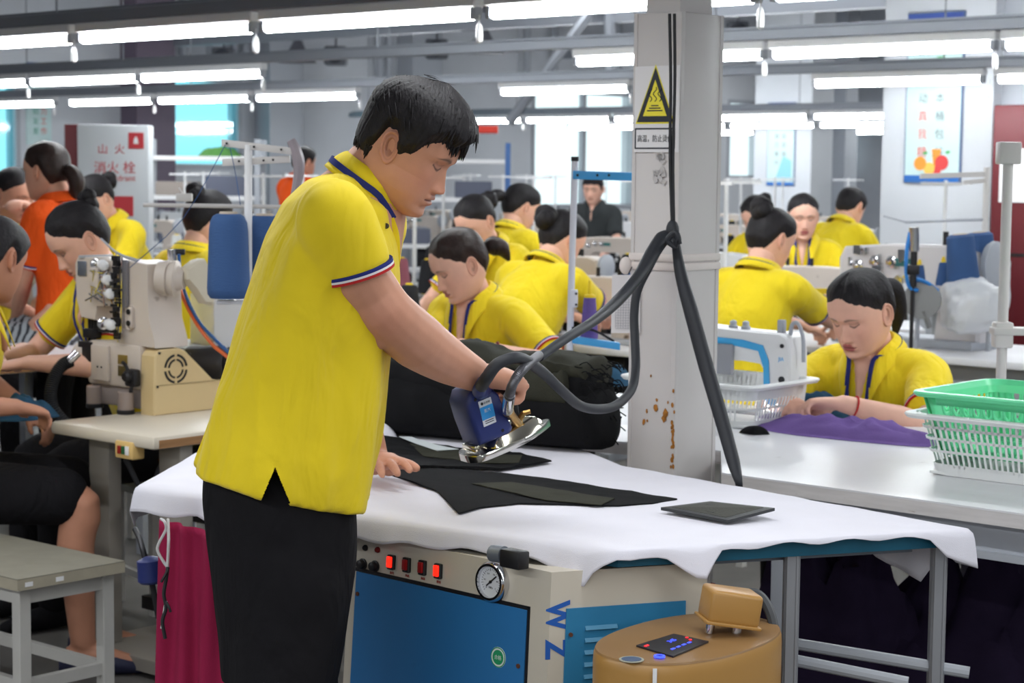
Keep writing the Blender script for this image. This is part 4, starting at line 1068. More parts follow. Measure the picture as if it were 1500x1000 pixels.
    st.tube([P(486, 302, 3.442), P(492, 325, 3.398), P(508, 362, 3.403), cuff_c+sdir*.004], [0.060, 0.0735, 0.0705, 0.0652], n=28, sm=6)
    st.ell(P(482, 316, 3.45), (.066, .068, .062), 18, 12); st.ell(P(545, 330, 3.743), (.07, .08, .07), 16, 10)
    st.ell(P(532, 318, 3.50), (.050, .055, .036), 16, 10)
    st.tube([P(535, 335, 3.743), P(530, 400, 3.854)], [0.0780, 0.0735], n=20, sm=0)
    vs, fs = remesh_np(st, .0068, 16, .5)
    # drapery: folds run from under the arm and shoulder down towards the hem
    vv = vs.copy(); cen = np.array(P(420, 500, 3.531))
    nrm = vv-np.array([np.interp(vv[:, 2], [.88, 1.5], [P(415, 720, 3.509).x, P(520, 290, 3.587).x]), np.interp(vv[:, 2], [.88, 1.5], [3.51, 3.58]), vv[:, 2]]).T
    nrm[:, 2] = 0; nrm /= np.linalg.norm(nrm, axis=1)[:, None]+1e-6
    for i, v in enumerate(vv):
        ang = math.atan2(nrm[i][1], nrm[i][0]); zz = v[2]; low = min(1, max(0, (1.42-zz)/.35))
        warp = .9*noise.noise(Vector((ang*1.2, zz*3.0, 1)))
        f = math.sin(ang*6.5+zz*5.5+warp*3)*.0060*low+noise.noise(Vector((ang*2.1+zz*2.5, zz*2.2, 4)))*.016*low+(.5-abs(noise.noise(Vector((ang*3.2+zz*4, zz*1.5, 9)))))*.009*low+noise.noise(Vector((v[0]*13, v[1]*13, zz*8)))*.0035
        vv[i] += nrm[i]*f
    ppx, ppy = proj(vv); near = vv[:, 1] < 3.56
    seam = np.interp(ppy, [400, 470, 560, 690], [470, 452, 430, 403]); sd = np.abs(ppx-seam)
    groove = near*(ppy > 415)*np.exp(-(sd/2.2)**2)*.0022; vv += nrm*(-groove)[:, None]
    fa = fs if isinstance(fs, np.ndarray) else None
    if fa is not None:
        cx, cy = ppx[fa].mean(1), ppy[fa].mean(1); fy_ = vv[fa][:, :, 1].mean(1)
        near_s = (fy_ < 3.50)*(cy > 676)*(np.abs(cx-403) < 22); sel = fa[near_s]; rest = fa[~near_s]
        bm_ = bmesh.new(); mp = {}
        for f_ in sel:
            for i_ in f_:
                if i_ not in mp: mp[i_] = bm_.verts.new(vv[i_])
            bm_.faces.new([mp[i_] for i_ in f_])
        bmesh.ops.triangulate(bm_, faces=bm_.faces[:]); bmesh.ops.subdivide_edges(bm_, edges=bm_.edges[:], cuts=3, use_grid_fill=True); bm_.verts.index_update()
        v2 = np.array([v_.co for v_ in bm_.verts]); bm_.faces.ensure_lookup_table(); keep = []
        x2, y2 = proj(v2)
        for f_ in bm_.faces:
            ii = [v_.index for v_ in f_.verts]; mx_, my_ = x2[ii].mean(), y2[ii].mean()
            if not (my_ > 684 and abs(mx_-403) < (my_-684)*.42): keep.append(tuple(i_+len(vv) for i_ in ii))
        bm_.free(); vv = np.vstack([vv, v2]); fs = [tuple(f_) for f_ in rest.tolist()]+keep
    sh = np_obj('polo_shirt', np_mesh('polo_shirt', vv-o, fs, YEL), root)
    cuff(root, cuff_c+sdir*.006, sdir, .0665)
    # side seam, slit and placket
    # collar with its navy band
    nbp = P(547, 269, 3.582); upv = (P(560, 225, hd)-P(508, 300, hd)).normalized(); fwd = (fw-upv*fw.dot(upv)).normalized(); sdv = upv.cross(fwd)
    def ring_at(a, r, h, ex=1.0): return nbp+fwd*(r*math.cos(a)*ex)+sdv*(r*math.sin(a))+upv*h
    def colfn(u, v):
        op = .30; a = op+(2*PI-2*op)*u; e = abs(2*u-1)**7; ca = math.cos(a); front = max(0, ca)
        if v < .35: t = v/.35; r = .064; h = -.03+.052*t
        else: t = (v-.35)/.65; r = .067+.018*t**.8; h = .022+.004*math.sin(PI*t)-(.046+.034*e)*t
        h -= .034*front; r2 = r*(1+.05*front+.08*e*max(0, v-.35))
        return ring_at(a, r2, h, 1.10)
    c = MB().grid(colfn, 60, 14).build('collar', YEL, root, smooth=60); s_ = c.modifiers.new('thick', 'SOLIDIFY'); s_.thickness = .003; s_.offset = 0
    mb = MB()                                          # lanyard worn under the collar fold
    pts, wd = [], []
    for u in np.linspace(.12, .88, 25):
        q = colfn(u, .80); ctr = nbp+upv*((q-nbp).dot(upv)); pts.append(q+(q-ctr).normalized()*.004); wd.append(upv)
    ribbon(mb, pts, wd, .012, .002, sm=0); mb.build('lanyard', NAVY, root)
    mb = MB(); pts = [P(571, 318, 3.537), P(579, 345, 3.543), P(580, 380, 3.543), P(577, 405, 3.548)]
    ribbon(mb, pts, lat, .034, .010); mb.build('placket', YEL, root)
    mb = MB()
    for x, y in ((566, 331), (570, 362)): mb.lathe([(.0035, 0), (.0052, .001), (.0052, .002), (.0035, .003), (.003, .001)], P(x, y, 3.485), -_F, 14)
    mb.build('button', mat('dark_button', (70, 60, 40), .35), root)
    # trousers down to the shoes
    tr = MB(); rr = []
    for (bx, by), (fx_, fy), hw, d in (((308, 662), (512, 700), .150, 3.15), ((300, 695), (521, 735), .170, 3.15), ((298, 735), (523, 775), .178, 3.15), ((304, 795), (521, 815), .18, 3.15), ((312, 860), (514, 860), .176, 3.14), ((319, 930), (504, 930), .168, 3.14), ((323, 1000), (492, 1000), .158, 3.13)):
        pb, pf = P(bx, by, d*1.114-.02), P(fx_, fy, d*1.114+.03); cc = (pb+pf)/2; a = (pf-pb)/2
        rr.append([cc+a*math.cos(2*PI*j/28)+lat*(hw*math.sin(2*PI*j/28)) for j in range(28)])
    tr.rings(rr)
    for s, off in ((1, .0), (-1, .05)):
        hp = P(408, 800, 3.509)+lat*(s*.085); kn = P(406, 1030, 3.487)+lat*(s*.095)+fw*off; an = Vector((kn.x, kn.y, .09))-fw*.02
        limb(tr, [hp, hp.lerp(kn, .5), kn, kn.lerp(an, .5), an], [.095, .088, .078, .074, .068])
    vs, fs = remesh_np(tr, .012, 4); vs = fold_noise(vs, .006, (10, 10, 7), 2.0)
    np_obj('trousers', np_mesh('trousers', vs-o, fs, BLACK_C), root)
    for s, off in ((1, .0), (-1, .05)):
        kn = P(406, 1030, 3.487)+lat*(s*.095)+fw*off; an = Vector((kn.x, kn.y, 0))-fw*.02
        mb = MB(); mb.rings([frame_ring(an+fw*y_+Vector((0, 0, h_)), lat, Vector((0, 0, 1)), w_, z_, 16) for y_, h_, w_, z_ in ((-.09, .04, .025, .03), (-.06, .05, .038, .048), (.03, .05, .044, .050), (.11, .038, .046, .036), (.18, .025, .036, .022), (.21, .02, .012, .012))]); mb.build('shoe', BLACKP, root)
    return root
presser()

# ------------------------------------------------------------------ steam iron and its hoses
def iron():
    H = P(681, 674, 3.676); Tp = P(806, 620, 3.788); ax = (Tp-H); L = ax.length; X = ax.normalized()
    Y = Vector((X.y, -X.x, 0)).normalized()*-1; Y = (Y+Vector((0, 0, .02))).normalized(); Z = X.cross(Y).normalized()
    if Z.z < 0: Z = -Z; 
    Y = Z.cross(X)
    t = thing('steam_iron', 'industrial steam iron with navy handle and chrome sole held over the cloth', 'iron', H)
    def Q(x, y, z): return H+X*x+Y*(y*1.08)+Z*(z*1.1)
    L2 = L
    def outline(k, z, n=20, x0=0.0):
        right = [(x0, -.015*k), (x0+.006, -.026*k), (x0+.016, -.036*k), (.03*L2/.17, -.040*k), (.07*L2/.17, -.041*k), (.11*L2/.17, -.034*k), (.145*L2/.17, -.018*k), (L2*.985, -.004)]
        pts = catmull([Vector((a, b, 0)) for a, b in right], 5); pts = [p for p in pts]
        full = [(p.x, p.y) for p in pts]+[(p.x, -p.y) for p in pts[::-1]]
        return [Q(x, y, z) for x, y in full]
    ch = mat('polished_sole', (198, 196, 190), .16, metal=1.0)
    mb = MB(); mb.rings([outline(.97, -.003), outline(1.0, .0), outline(1.0, .0075), outline(.96, .0095)]); mb.build('sole_plate', ch, t)
    def dome(k, z, sx, x0): return [Q(x0+(p-H).dot(X)*sx, (p-H).dot(Y)*k, z) for p in outline(1, 0)]
    mb = MB(); mb.rings([dome(.90, .009, .72, .044), dome(.86, .015, .68, .047), dome(.74, .025, .58, .056), dome(.56, .031, .45, .066), dome(.28, .034, .26, .080)]); mb.build('heater_dome', mat('gold_chrome', (222, 216, 200), .14, metal=1.0), t)
    nav = mat('navy_handle', (34, 48, 110), .42, bump=.1, bscale=500)
    # handle: a tall block over the heel and a bridge forward that the hand closes on
    mb = MB(); sx = L2/.17
    prof = [(.018, .024), (.012, .070), (.010, .105), (.020, .122), (.040, .126), (.060, .118), (.072, .100), (.078, .060), (.084, .030), (.076, .022)]
    for y0, y1 in ((-.029, .029),):
        ring = lambda y, s: [Q(.046*sx+(a-.046)*sx*s, y, .074+(b-.074)*s) for a, b in prof]
        mb.rings([ring(-.034, .80), ring(-.032, .92), ring(-.026, 1.0), ring(.026, 1.0), ring(.032, .92), ring(.034, .80)])
    mb.build('handle_body', nav, t, smooth=50)
    mb = MB(); mb.tube([Q(.048*sx, .0, .112), Q(.075*sx, .0, .112), Q(.098*sx, 0, .104), Q(.112*sx, 0, .08)], [0.0223, 0.0178, 0.0167, 0.0145], n=14); mb.build('grip', BLACKP, t)
    mb = MB(); mb.cyl(Q(.112*sx, 0, .085), Q(.108*sx, 0, .036), .009, n=14); mb.build('front_post', BLACKP, t)
    mb = MB(); mb.tube([Q(.062*sx, -.004, .112), P(703, 572, 3.62), P(709, 558, 3.59)], [0.0189, 0.0156, 0.0123], n=14); mb.build('cable_boot', nav, t)
    mb = MB(); mb.lathe([(.014, 0), (.014, .003), (.011, .005)], Q(.080*sx, -.018, .060), X*.8-Y*.6, 18); mb.build('thermostat_button', CHROME, t)
    mb = MB()
    for a, b in ((.026, .108), (.062, .036)): mb.cyl(Q(a*sx, -.033, b), Q(a*sx, -.0345, b), .0035, n=10)
    mb.build('handle_screw', BLACKP, t)
    # heel bracket
    mb = MB(); mb.obox(Q(.016*sx, 0, .018), X*.012, Y*.045, Z*.012, .002); mb.build('heel_bracket', _M['gold_chrome'], t)
    # rating label on the side
    yl = -.0345
    lab = MB(); c = Q(.042*sx, yl, .079); tilt = .0
    LX = X; LZ = Z
    lab.obox(c, LX*.030, LZ*.052, Y*.0012, .0005, 1); lb = lab.build('rating_label', mat('label_white', (222, 226, 234), .4), t)
    mb = MB(); mb.obox(c-Y*.0008, LX*.030, LZ*.026, Y*.001); mb.build('label_field', mat('label_blue', (52, 152, 224), .4), lb)
    mb = MB(); xd = LX if (LX.cross(LZ)).dot(-Y) > 0 else LX
    mb.text('蒸汽', .0075, c-Y*.0016+LZ*.004, LX, LZ, depth=.0002); mb.build('label_lettering', mat('label_white', (222, 226, 234), .4), lb)
    mb = MB(); mb.cyl(c-Y*.0007-LX*.008+LZ*.0195, c-Y*.0012-LX*.008+LZ*.0195, .003, n=14); mb.text('全自动', .005, c-Y*.0009+LX*.003+LZ*.0195, LX, LZ, depth=.0002)
    for k in range(2): mb.obox(c-Y*.0008-LZ*(.0165+.004*k), LX*.020, LZ*.0015, Y*.0006)
    mb.build('label_print', mat('sign_ink', (38, 42, 50), .5), lb)
    # steam inlet: brass elbow and braided hose
    brass = mat('brass', (176, 140, 84), .3, metal=1.0)
    i0 = P(743, 600, 3.66); 
    mb = MB(); mb.cyl(Q(.100*sx, -.02, .030), i0, .0085, n=14); mb.cyl(i0-(i0-Q(.1*sx, -.02, .03)).normalized()*.012, i0, .012, n=6); mb.build('steam_inlet', brass, t)
    mb = MB(); mb.cyl(Q(.108*sx, -.012, .034), Q(.118*sx, -.014, .044), .006, n=8); mb.cyl(Q(.116*sx, -.016, .044), Q(.126*sx, -.022, .044), .005, n=6); mb.build('steam_valve', brass, t)
    i1 = P(743, 592, 3.64); i2 = P(746, 580, 3.60)
    mb = MB(); mb.cyl(i0, i2, .0125, .0115, n=16); mb.build('hose_ferrule', CHROME, t)
    # electric cable, steam hose: things of their own
    hose = mat('hose_black', (42, 44, 50), .55)
    mb = MB(); pts = [i2, P(751, 563, 3.585), P(762, 545, 3.60), P(775, 532, 3.67), P(790, 520, 3.77)]
    cps = catmull(pts, 12); mb.tube(cps, .0085, n=12, sm=0)
    for k in range(2, len(cps)-1): mb.cyl(cps[k]-(cps[k+1]-cps[k])*.25, cps[k]+(cps[k+1]-cps[k])*.25, .0098, n=12)
    knot = P(982, 345, 4.53)
    sh = thing('steam_hose', 'black steam hose with braided metal end running from the iron up to the column', 'hose', i2)
    mb.build('braided_sleeve', mat('braided_steel', (120, 120, 126), .4, metal=.7), sh)
    mb = MB(); mb.tube([P(790, 523, 3.77), P(830, 495, 3.899), P(870, 470, 4.066), P(905, 440, 4.255), P(935, 405, 4.36), P(955, 372, 4.46), P(970, 350, 4.51), knot], [0.0095, 0.0100, 0.0111, 0.0134, 0.0139, 0.0178, 0.0184, 0.0134], n=12, sm=8); mb.build('rubber_hose', hose, sh)
    ec = thing('power_cable', 'thick black power cable looping from the iron handle to the column', 'cable', Q(.064*sx, 0, .15))
    mb = MB(); mb.tube([P(705, 566, 3.60), P(713, 553, 3.575), P(729, 533, 3.575), P(754, 524, 3.60), P(772, 529, 3.67), P(797, 547, 3.80), P(822, 571, 3.90), P(850, 594, 4.055), P(880, 599, 4.166), P(905, 592, 4.255), P(925, 570, 4.345), P(931, 540, 4.411), P(930, 495, 4.456), P(929, 460, 4.478), P(934, 425, 4.489), P(950, 392, 4.512), P(968, 358, 4.567)], [0.0128, 0.0117, 0.0117, 0.0106, 0.0106, 0.0106, 0.0106, 0.0106, 0.0106], n=12, sm=8); mb.build('cable', hose, ec)
    wr = thing('wrapped_cable_bundle', 'tape wrapped black cable bundle hanging down the column to the table', 'cable', P(1082, 706, 4.280))
    mb = MB(); mb.tube([knot+Vector((.01, 0, 0)), P(997, 400, 4.498), P(1012, 455, 4.455), P(1034, 535, 4.411), P(1056, 610, 4.345), P(1074, 675, 4.280), P(1082, 706, 4.236), P(1083, 720, 4.280)], [0.0089, 0.0145, 0.0173, 0.0178, 0.0167, 0.0150, 0.0089, 0.0067], n=12, sm=6)
    b_ = mb.build('bundle', hose, wr)
    mb = MB(); mb.tube([knot, P(986, 358, 4.477), P(994, 352, 4.455), P(989, 340, 4.455), P(978, 352, 4.466), P(990, 362, 4.466)], .007, n=8); mb.ell(knot+Vector((.004, -.01, .012)), (.016, .016, .026), 12, 8); mb.tube([P(990, 362, 4.466), P(994, 350, 4.444), P(997, 357, 4.444)], .004, n=6); mb.build('knot', hose, wr)
    ct = MB()
    for dx in (-3.5, 2.5): ct.tube([P(985+dx*1.2, 20, 4.530), P(986+dx, 120, 4.530), P(984+dx*.7, 230, 4.530), P(986+dx*.4, 330, 4.521)], .0038, n=6)
    ct.build('suspension_cord', BLACKR, wr)
    return t
iron()
# ------------------------------------------------------------------ white work bench behind the column
ZW = .81
fL, fR = PZ(1057, 692, ZW), PZ(1500, 764, ZW)
r1b, q1b = rq_of(fL); q2b = 4.86
LAM_EDGE = mat('bench_edge_band', (202, 198, 198), .5, var=.12, scale=10, stretch=(1, 1, 8), dirt=((120, 96, 80), 16, .70))
def bench():
    t = thing('work_bench', 'long white laminate work bench behind the column with two baskets on it', 'table', RQ(2.5, 4.3, 0))
    qc = COLQ+COLWQ+.05
    poly = [RQ(-.3, q1b-.02, ZW), RQ(r1b, q1b, ZW), PZ(1056, 660, ZW), RQ(3.2, qc, ZW), RQ(4.2, qc, ZW), RQ(4.2, q2b, ZW), RQ(-.3, q2b, ZW)]
    mb = MB(); mb.prism([p-Vector((0, 0, .004)) for p in poly], Vector((0, 0, .004))); mb.build('laminate_top', TABW, t)
    mb = MB(); mb.prism([p-Vector((0, 0, .034)) for p in poly], Vector((0, 0, .0298))); mb.build('board', LAM_EDGE, t)
    mb = MB(); panelbox(mb, -.2, r1b-.03, q1b+.04, q1b+.075, ZW-.105, ZW-.034); mb.build('front_apron', GREYP, t)
    mb = MB(); panelbox(mb, -.2, r1b-.03, q1b+.02, q1b+.04, ZW-.115, ZW-.10); mb.build('cable_rail', GREYP, t)
    for r in (r1b-.12, .4):
        for q in (q1b+.10, q2b-.08): mb = MB(); panelbox(mb, r-.025, r+.025, q-.025, q+.025, 0, ZW-.034, .004); mb.build('leg', GREYP, t)
    for q in (qc+.1, q2b-.08): mb = MB(); panelbox(mb, 4.08, 4.13, q-.025, q+.025, 0, ZW-.034, .004); mb.build('leg', GREYP, t)
    mb = MB(); panelbox(mb, .2, r1b-.1, q1b+.2, q1b+.24, .12, .16); mb.build('foot_rail', GREYP, t)
    return t
bench()
def basket(name, label, r, q, L, W, H, z, m, taper=.035, holes='slats', rim=.022):
    """open plastic basket: rim, slotted walls, floor.  corner (r, q) is the bottom corner, L along -RV, W along +QV"""
    t = thing(name, label, 'basket', RQ(r-L/2, q+W/2, z), 0)
    def C(u, v, h):             # u along -RV 0..1, v along QV 0..1, h height
        k = h/H*taper
        return RQ(r+k-(L+2*k)*u, q-k+(W+2*k)*v, z+h)
    mb = MB(); base = [C(0, 0, .002), C(1, 0, .002), C(1, 1, .002), C(0, 1, .002)]
    mb.prism(base, Vector((0, 0, .006))); mb.build('basket_floor', m, t)
    def rnd(h, off, rad=.045, n=5):
        k = h/H*taper+off; pts = []
        for (cu, cv, a0) in ((r+k-rad, q-k+rad, -90), (r+k-rad, q+W+k-rad, 0), (r-L-k+rad, q+W+k-rad, 90), (r-L-k+rad, q-k+rad, 180)):
            for i in range(n+1):
                a = math.radians(a0+90*i/n); pts.append(RQ(cu+rad*math.cos(a), cv+rad*math.sin(a), z+h))
        return pts
    mb = MB(); mb.rings([rnd(H-.012, .001), rnd(H-.012, rim), rnd(H-.004, rim+.003), rnd(H, rim), rnd(H+.001, .004), rnd(H-.012, -.002), rnd(H-.012, .001)], caps=False); mb.build('rim', m, t)
    mb = MB(); th = .0025
    if holes == 'slats':
        bands = [(0, .028), (.055, .061), (.085, .091), (.112, .118), (.138, H)] if H > .13 else [(0, .02), (.05, .056), (.08, H)]
        for h0, h1 in bands: mb.rings([rnd(h0, 0), rnd(h1, 0), rnd(h1, -th), rnd(h0, -th), rnd(h0, 0)], caps=False)
        def col(u0, v0, u1, v1):
            for s in range(1): mb.hexa([C(u0, v0, .02), C(u1, v1, .02), C(u1, v1, .02)+QV*th*(1 if v0 == 0 else -1 if v0 == 1 else 0)+RV*th*(-1 if u0 == 0 and v0 not in (0, 1) else 1 if v0 not in (0, 1) else 0), C(u0, v0, .02)+QV*th*(1 if v0 == 0 else -1 if v0 == 1 else 0)+RV*th*(-1 if u0 == 0 and v0 not in (0, 1) else 1 if v0 not in (0, 1) else 0)],
                                       [C(u0, v0, H-.01), C(u1, v1, H-.01), C(u1, v1, H-.01)+QV*th*(1 if v0 == 0 else -1 if v0 == 1 else 0)+RV*th*(-1 if u0 == 0 and v0 not in (0, 1) else 1 if v0 not in (0, 1) else 0), C(u0, v0, H-.01)+QV*th*(1 if v0 == 0 else -1 if v0 == 1 else 0)+RV*th*(-1 if u0 == 0 and v0 not in (0, 1) else 1 if v0 not in (0, 1) else 0)])
        nL, nW = int(L/.0135), int(W/.0135)
        for v in (0, 1):
            for i in range(3, nL-2): u = i/nL; col(u, v, u+.36/nL, v)
        for u in (0, 1):
            for i in range(3, nW-2): v = i/nW+.0001; col(u, v, u, v+.36/nW)
    else:
        # wall with rows of oval holes: quads with an elliptic opening each
        def wallq(P0, P1, n):
            for i in range(n):
                for j, (h0, h1) in enumerate(((.012, .052), (.052, .092), (.092, H-.012))):
                    def W_(a, b): return P0(a, b)
                    u0, u1 = .10+.8*i/n, .10+.8*(i+1)/n; outer, inner = [], []
                    for k in range(12):
                        an = 2*PI*k/12; cu, ch = math.cos(an), math.sin(an); mx_ = max(abs(cu), abs(ch))
                        outer.append(P0((u0+u1)/2+(u1-u0)/2*cu/mx_, (h0+h1)/2+(h1-h0)/2*ch/mx_))
                        inner.append(P0((u0+u1)/2+(u1-u0)*.28*cu, (h0+h1)/2+(h1-h0)*.33*ch))
                    o = [p for p in outer]+[p for p in inner]
                    mb._add(o, [(k, (k+1) % 12, 12+(k+1) % 12, 12+k) for k in range(12)])
            for a, b in ((.04, .10), (.90, .96)): mb.quad(P0(a, .0), P0(b, .0), P0(b, H-.01), P0(a, H-.01))
            mb.quad(P0(.04, 0), P0(.96, 0), P0(.96, .012), P0(.04, .012))
        wallq(lambda u, h: C(u, 0, h), None, 15); wallq(lambda u, h: C(u, 1, h), None, 15)
        wallq(lambda u, h: C(0, u, h), None, 10); wallq(lambda u, h: C(1, u, h), None, 10)
        mb.rings([rnd(H-.03, .001), rnd(H-.012, .001), rnd(H-.012, -.001), rnd(H-.03, -.001), rnd(H-.03, .001)], caps=False)
        for h in (.0,): mb.rings([rnd(h, 0), rnd(h+.012, 0), rnd(h+.012, -.002), rnd(h, -.002), rnd(h, 0)], caps=False)
        k = [i for i in range(4)]
        for cu in range(4):
            a = rnd(.0, .0005); b = rnd(H-.012, .0005); i0 = cu*6
            for i in range(5): mb.quad(a[i0+i], a[i0+i+1], b[i0+i+1], b[i0+i])
    o = tag(mb.build('slotted_wall', m, t, smooth=30), kind='stuff')
    if holes != 'slats': s_ = o.modifiers.new('thick', 'SOLIDIFY'); s_.thickness = .002; s_.offset = 0
    return t
WB = mat('basket_white', (226, 228, 228), .4, spec=.4)
GB = mat('basket_green', (112, 232, 172), .35, spec=.5)
c2 = PZ(1362, 694, ZW); r2, q2 = rq_of(c2)
basket('plastic_basket', 'white slotted plastic basket at the bench front with a green basket stacked in it', r2, q2, .46, .33, .148, ZW+.001, WB)
basket('plastic_basket', 'mint green plastic basket with round holes stacked in the white one', r2-.012, q2+.012, .436, .306, .150, ZW+.050, GB, holes='oval', rim=.02)
c1_ = PZ(1098, 628, ZW); r1_, q1_ = rq_of(c1_)
# second white basket behind the column
basket('plastic_basket', 'white slotted plastic basket standing on the bench behind the column', r1_+.36, q1_-.02, .36, .26, .125, ZW+.001, WB)

# garments lying on the bench
def heap(name, label, cat, cen, rx, ry, h, m, seed=0, ax=None, ay=None, rough=.35, n=44, group=None, flat=.0, smooth=80, fold=1.0):
    ax = ax or RV; ay = ay or QV; vs, fs = [], []; R = 14; cen = Vector(cen)
    for k in range(R+1):
        u = k/R
        for i in range(n):
            a = 2*PI*i/n; rad = 1+.22*noise.noise(Vector((math.cos(a)*1.4, math.sin(a)*1.4, seed)))
            x, y = rx*rad*u*math.cos(a), ry*rad*u*math.sin(a)
            prof = (1-u**2.6)
            q = Vector((x*8.5, y*13, seed*1.7))
            ridge = 1-abs(noise.noise(q*1.7))*1.5
            z = h*prof*(.62+rough*noise.noise(q)+.40*rough*ridge*fold+.12*noise.noise(q*3.7))
            vs.append(cen+ax*x+ay*y+Vector((0, 0, max(.002 if k < R else 0, z))))
    for k in range(R):
        for i in range(n): j = (i+1) % n; fs.append((k*n+i, k*n+j, (k+1)*n+j, (k+1)*n+i))
    fs.append(tuple(range(R*n+n-1, R*n-1, -1)))
    mb = MB(); mb._add(vs, fs); o = mb.build(name, m, smooth=smooth)
    return tag(o, label, cat, group)
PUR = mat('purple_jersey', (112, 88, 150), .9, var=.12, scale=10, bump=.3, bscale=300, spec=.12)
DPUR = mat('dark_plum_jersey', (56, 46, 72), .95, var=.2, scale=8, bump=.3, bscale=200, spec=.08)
TEAL = mat('teal_denim', (44, 76, 100), .92, var=.2, scale=9, bump=.3, bscale=200, spec=.1)
heap('purple_garment', 'crumpled purple jersey garment spread on the bench by the seamstress', 'garment', PZ(1245, 637, ZW+.001), .34, .10, .048, PUR, 3, fold=1.9, rough=.6)
heap('purple_garment', 'end of a purple jersey garment lying under the white sewing machine needle', 'garment', PZ(1150, 617, ZW+.001), .10, .07, .028, PUR, 8, rough=.6)
heap('teal_garment', 'dark teal garment in front of the seamstress beside the purple cloth', 'garment', PZ(1185, 606, ZW+.001), .16, .07, .085, TEAL, 5)
heap('black_scrap', 'small black fabric scrap lying by the white basket', 'scrap', PZ(1105, 634, ZW+.001), .045, .035, .03, BLK, 6)
# dark garments stacked under the bench
k = 0
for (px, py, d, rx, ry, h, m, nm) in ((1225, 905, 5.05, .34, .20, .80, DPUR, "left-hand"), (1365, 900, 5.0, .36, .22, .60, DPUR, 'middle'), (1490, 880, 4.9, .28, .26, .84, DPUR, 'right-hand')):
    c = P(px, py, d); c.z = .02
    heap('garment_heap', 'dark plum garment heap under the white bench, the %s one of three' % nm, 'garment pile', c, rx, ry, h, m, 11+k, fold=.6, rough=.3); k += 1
cb = P(1335, 965, 4.25); mb = MB(); mb.box((cb.x, cb.y, .22), (.20, .16, .16), bev=.01); mb.box((cb.x, cb.y, .305), (.21, .17, .015), bev=.004)
mb.box((cb.x, cb.y, .07), (.21, .17, .14), bev=.006); tag(mb.build('plastic_crate', mat('crate_blue', (52, 108, 150), .5)), 'blue plastic crate under the ironing table end', 'crate')

# ------------------------------------------------------------------ white sewing machine with blue stripe
def stripe_machine():
    n0 = PZ(1140, 612, ZW); r, q = rq_of(n0)
    t = thing('sewing_machine', 'white sewing machine with light blue stripe on the bench beside the seamstress', 'sewing machine', RQ(r, q, ZW))
    W = mat('machine_white', (226, 226, 228), .35); B = mat('stripe_blue', (70, 168, 226), .35)
    def box(r0, r1, q0, q1, z0, z1, bev, name, m, par=None): mb = MB(); panelbox(mb, r+r0, r+r1, q+q0, q+q1, ZW+z0, ZW+z1, bev); return mb.build(name, m, par or t)
    box(-.05, .46, -.06, .12, 0, .012, .004, 'bed_plate', mat('bed_steel', (150, 152, 158), .3, metal=.6))
    # head and arm as one bent silhouette in the r-z plane, pushed along q
    prof = [(-.058, .050), (-.064, .10), (-.062, .20), (-.052, .238), (-.03, .250), (.10, .252), (.34, .262), (.47, .262), (.48, .24), (.48, .0), (.36, .0), (.345, .12), (.315, .155), (.10, .165), (.035, .160), (.018, .14), (.012, .075), (.0, .05)]
    def ring(qq, s): 
        return [RQ(r+.2+(a-.2)*s, q+qq, ZW+.13+(b-.13)*s) for a, b in prof]
    mb = MB(); mb.rings([ring(-.042, .975), ring(-.036, 1), ring(.048, 1), ring(.054, .975)]); mb.build('arm_and_head', W, t, smooth=30)
    sp = [(-.02, .040), (.004, .040), (.022, .062), (.026, .15), (.045, .196), (.12, .206), (.48, .214), (.48, .234), (.10, .226), (.03, .214), (.008, .17), (.002, .075), (-.006, .060), (-.02, .058)]
    mb = MB(); mb.prism([RQ(r+a, q-.0435, ZW+b) for a, b in sp], -QV*.0022); mb.build('blue_stripe', B, t)
    mb = MB(); mb.cyl(RQ(r-.028, q-.02, ZW+.05), RQ(r-.028, q-.02, ZW+.012), .005, n=8); mb.cyl(RQ(r-.028, q+.0, ZW+.05), RQ(r-.028, q+.0, ZW+.004), .003, n=8); mb.obox(RQ(r-.028, q-.02, ZW+.014), RV*.02, QV*.03, (0, 0, .006)); mb.build('needle_bar', CHROME, t)
    for a, b, s in ((-.035, .216, .006), (-.036, .118, .010), (-.058, .088, .010), (.235, .222, .005), (.27, .186, .006), (.14, .186, .006)):
        mb = MB(); mb.cyl(RQ(r+a, q-.042, ZW+b), RQ(r+a, q-.0455, ZW+b), s, n=14); mb.build('screw_plug', BLACKP, t)
    mb = MB(); mb.obox(RQ(r+.175, q-.048, ZW+.165), RV*.09, QV*.02, (0, 0, .09), .006); mb.build('grey_cover', mat('cover_grey', (150, 152, 160), .5), t)
    for a in (.12, .165, .30, .33): mb = MB(); mb.lathe([(.014, 0), (.014, .008), (.010, .012), (.010, .022), (.004, .026)], RQ(r+a, q, ZW+.252), (0, 0, 1), 14); mb.build('tension_knob', GREYP, t)
    mb = MB(); mb.obox(RQ(r-.005, q, ZW+.268), RV*.02, QV*.02, (0, 0, .04), .003); mb.build('top_post', GREYP, t)
    mb = MB(); mb.tube([RQ(r-.035, q, ZW+.24), RQ(r-.04, q, ZW+.275), RQ(r-.06, q, ZW+.28), RQ(r-.078, q, ZW+.24), RQ(r-.082, q, ZW+.17)], .006, n=8); mb.build('thread_guard', GREYP, t)
    mb = MB(); mb.text('JIA', .016, RQ(r-.032, q-.0426, ZW+.176), -RV, (0, 0, 1), depth=.0004); mb.build('emblem', B, t)
    mb = MB(); mb.lathe([(.03, 0), (.055, .005), (.055, .03), (.03, .035)], RQ(r+.48, q+.005, ZW+.20), RV, 24); mb.build('handwheel', W, t)
    # needle lamp (lit)
    mb = MB(); mb.ell(RQ(r+.01, q-.005, ZW+.048), (.011, .011, .008), 10, 6); mb.build('needle_lamp', mat('led_white', (255, 250, 240), .3, emit=9.0), t)
    return r, q
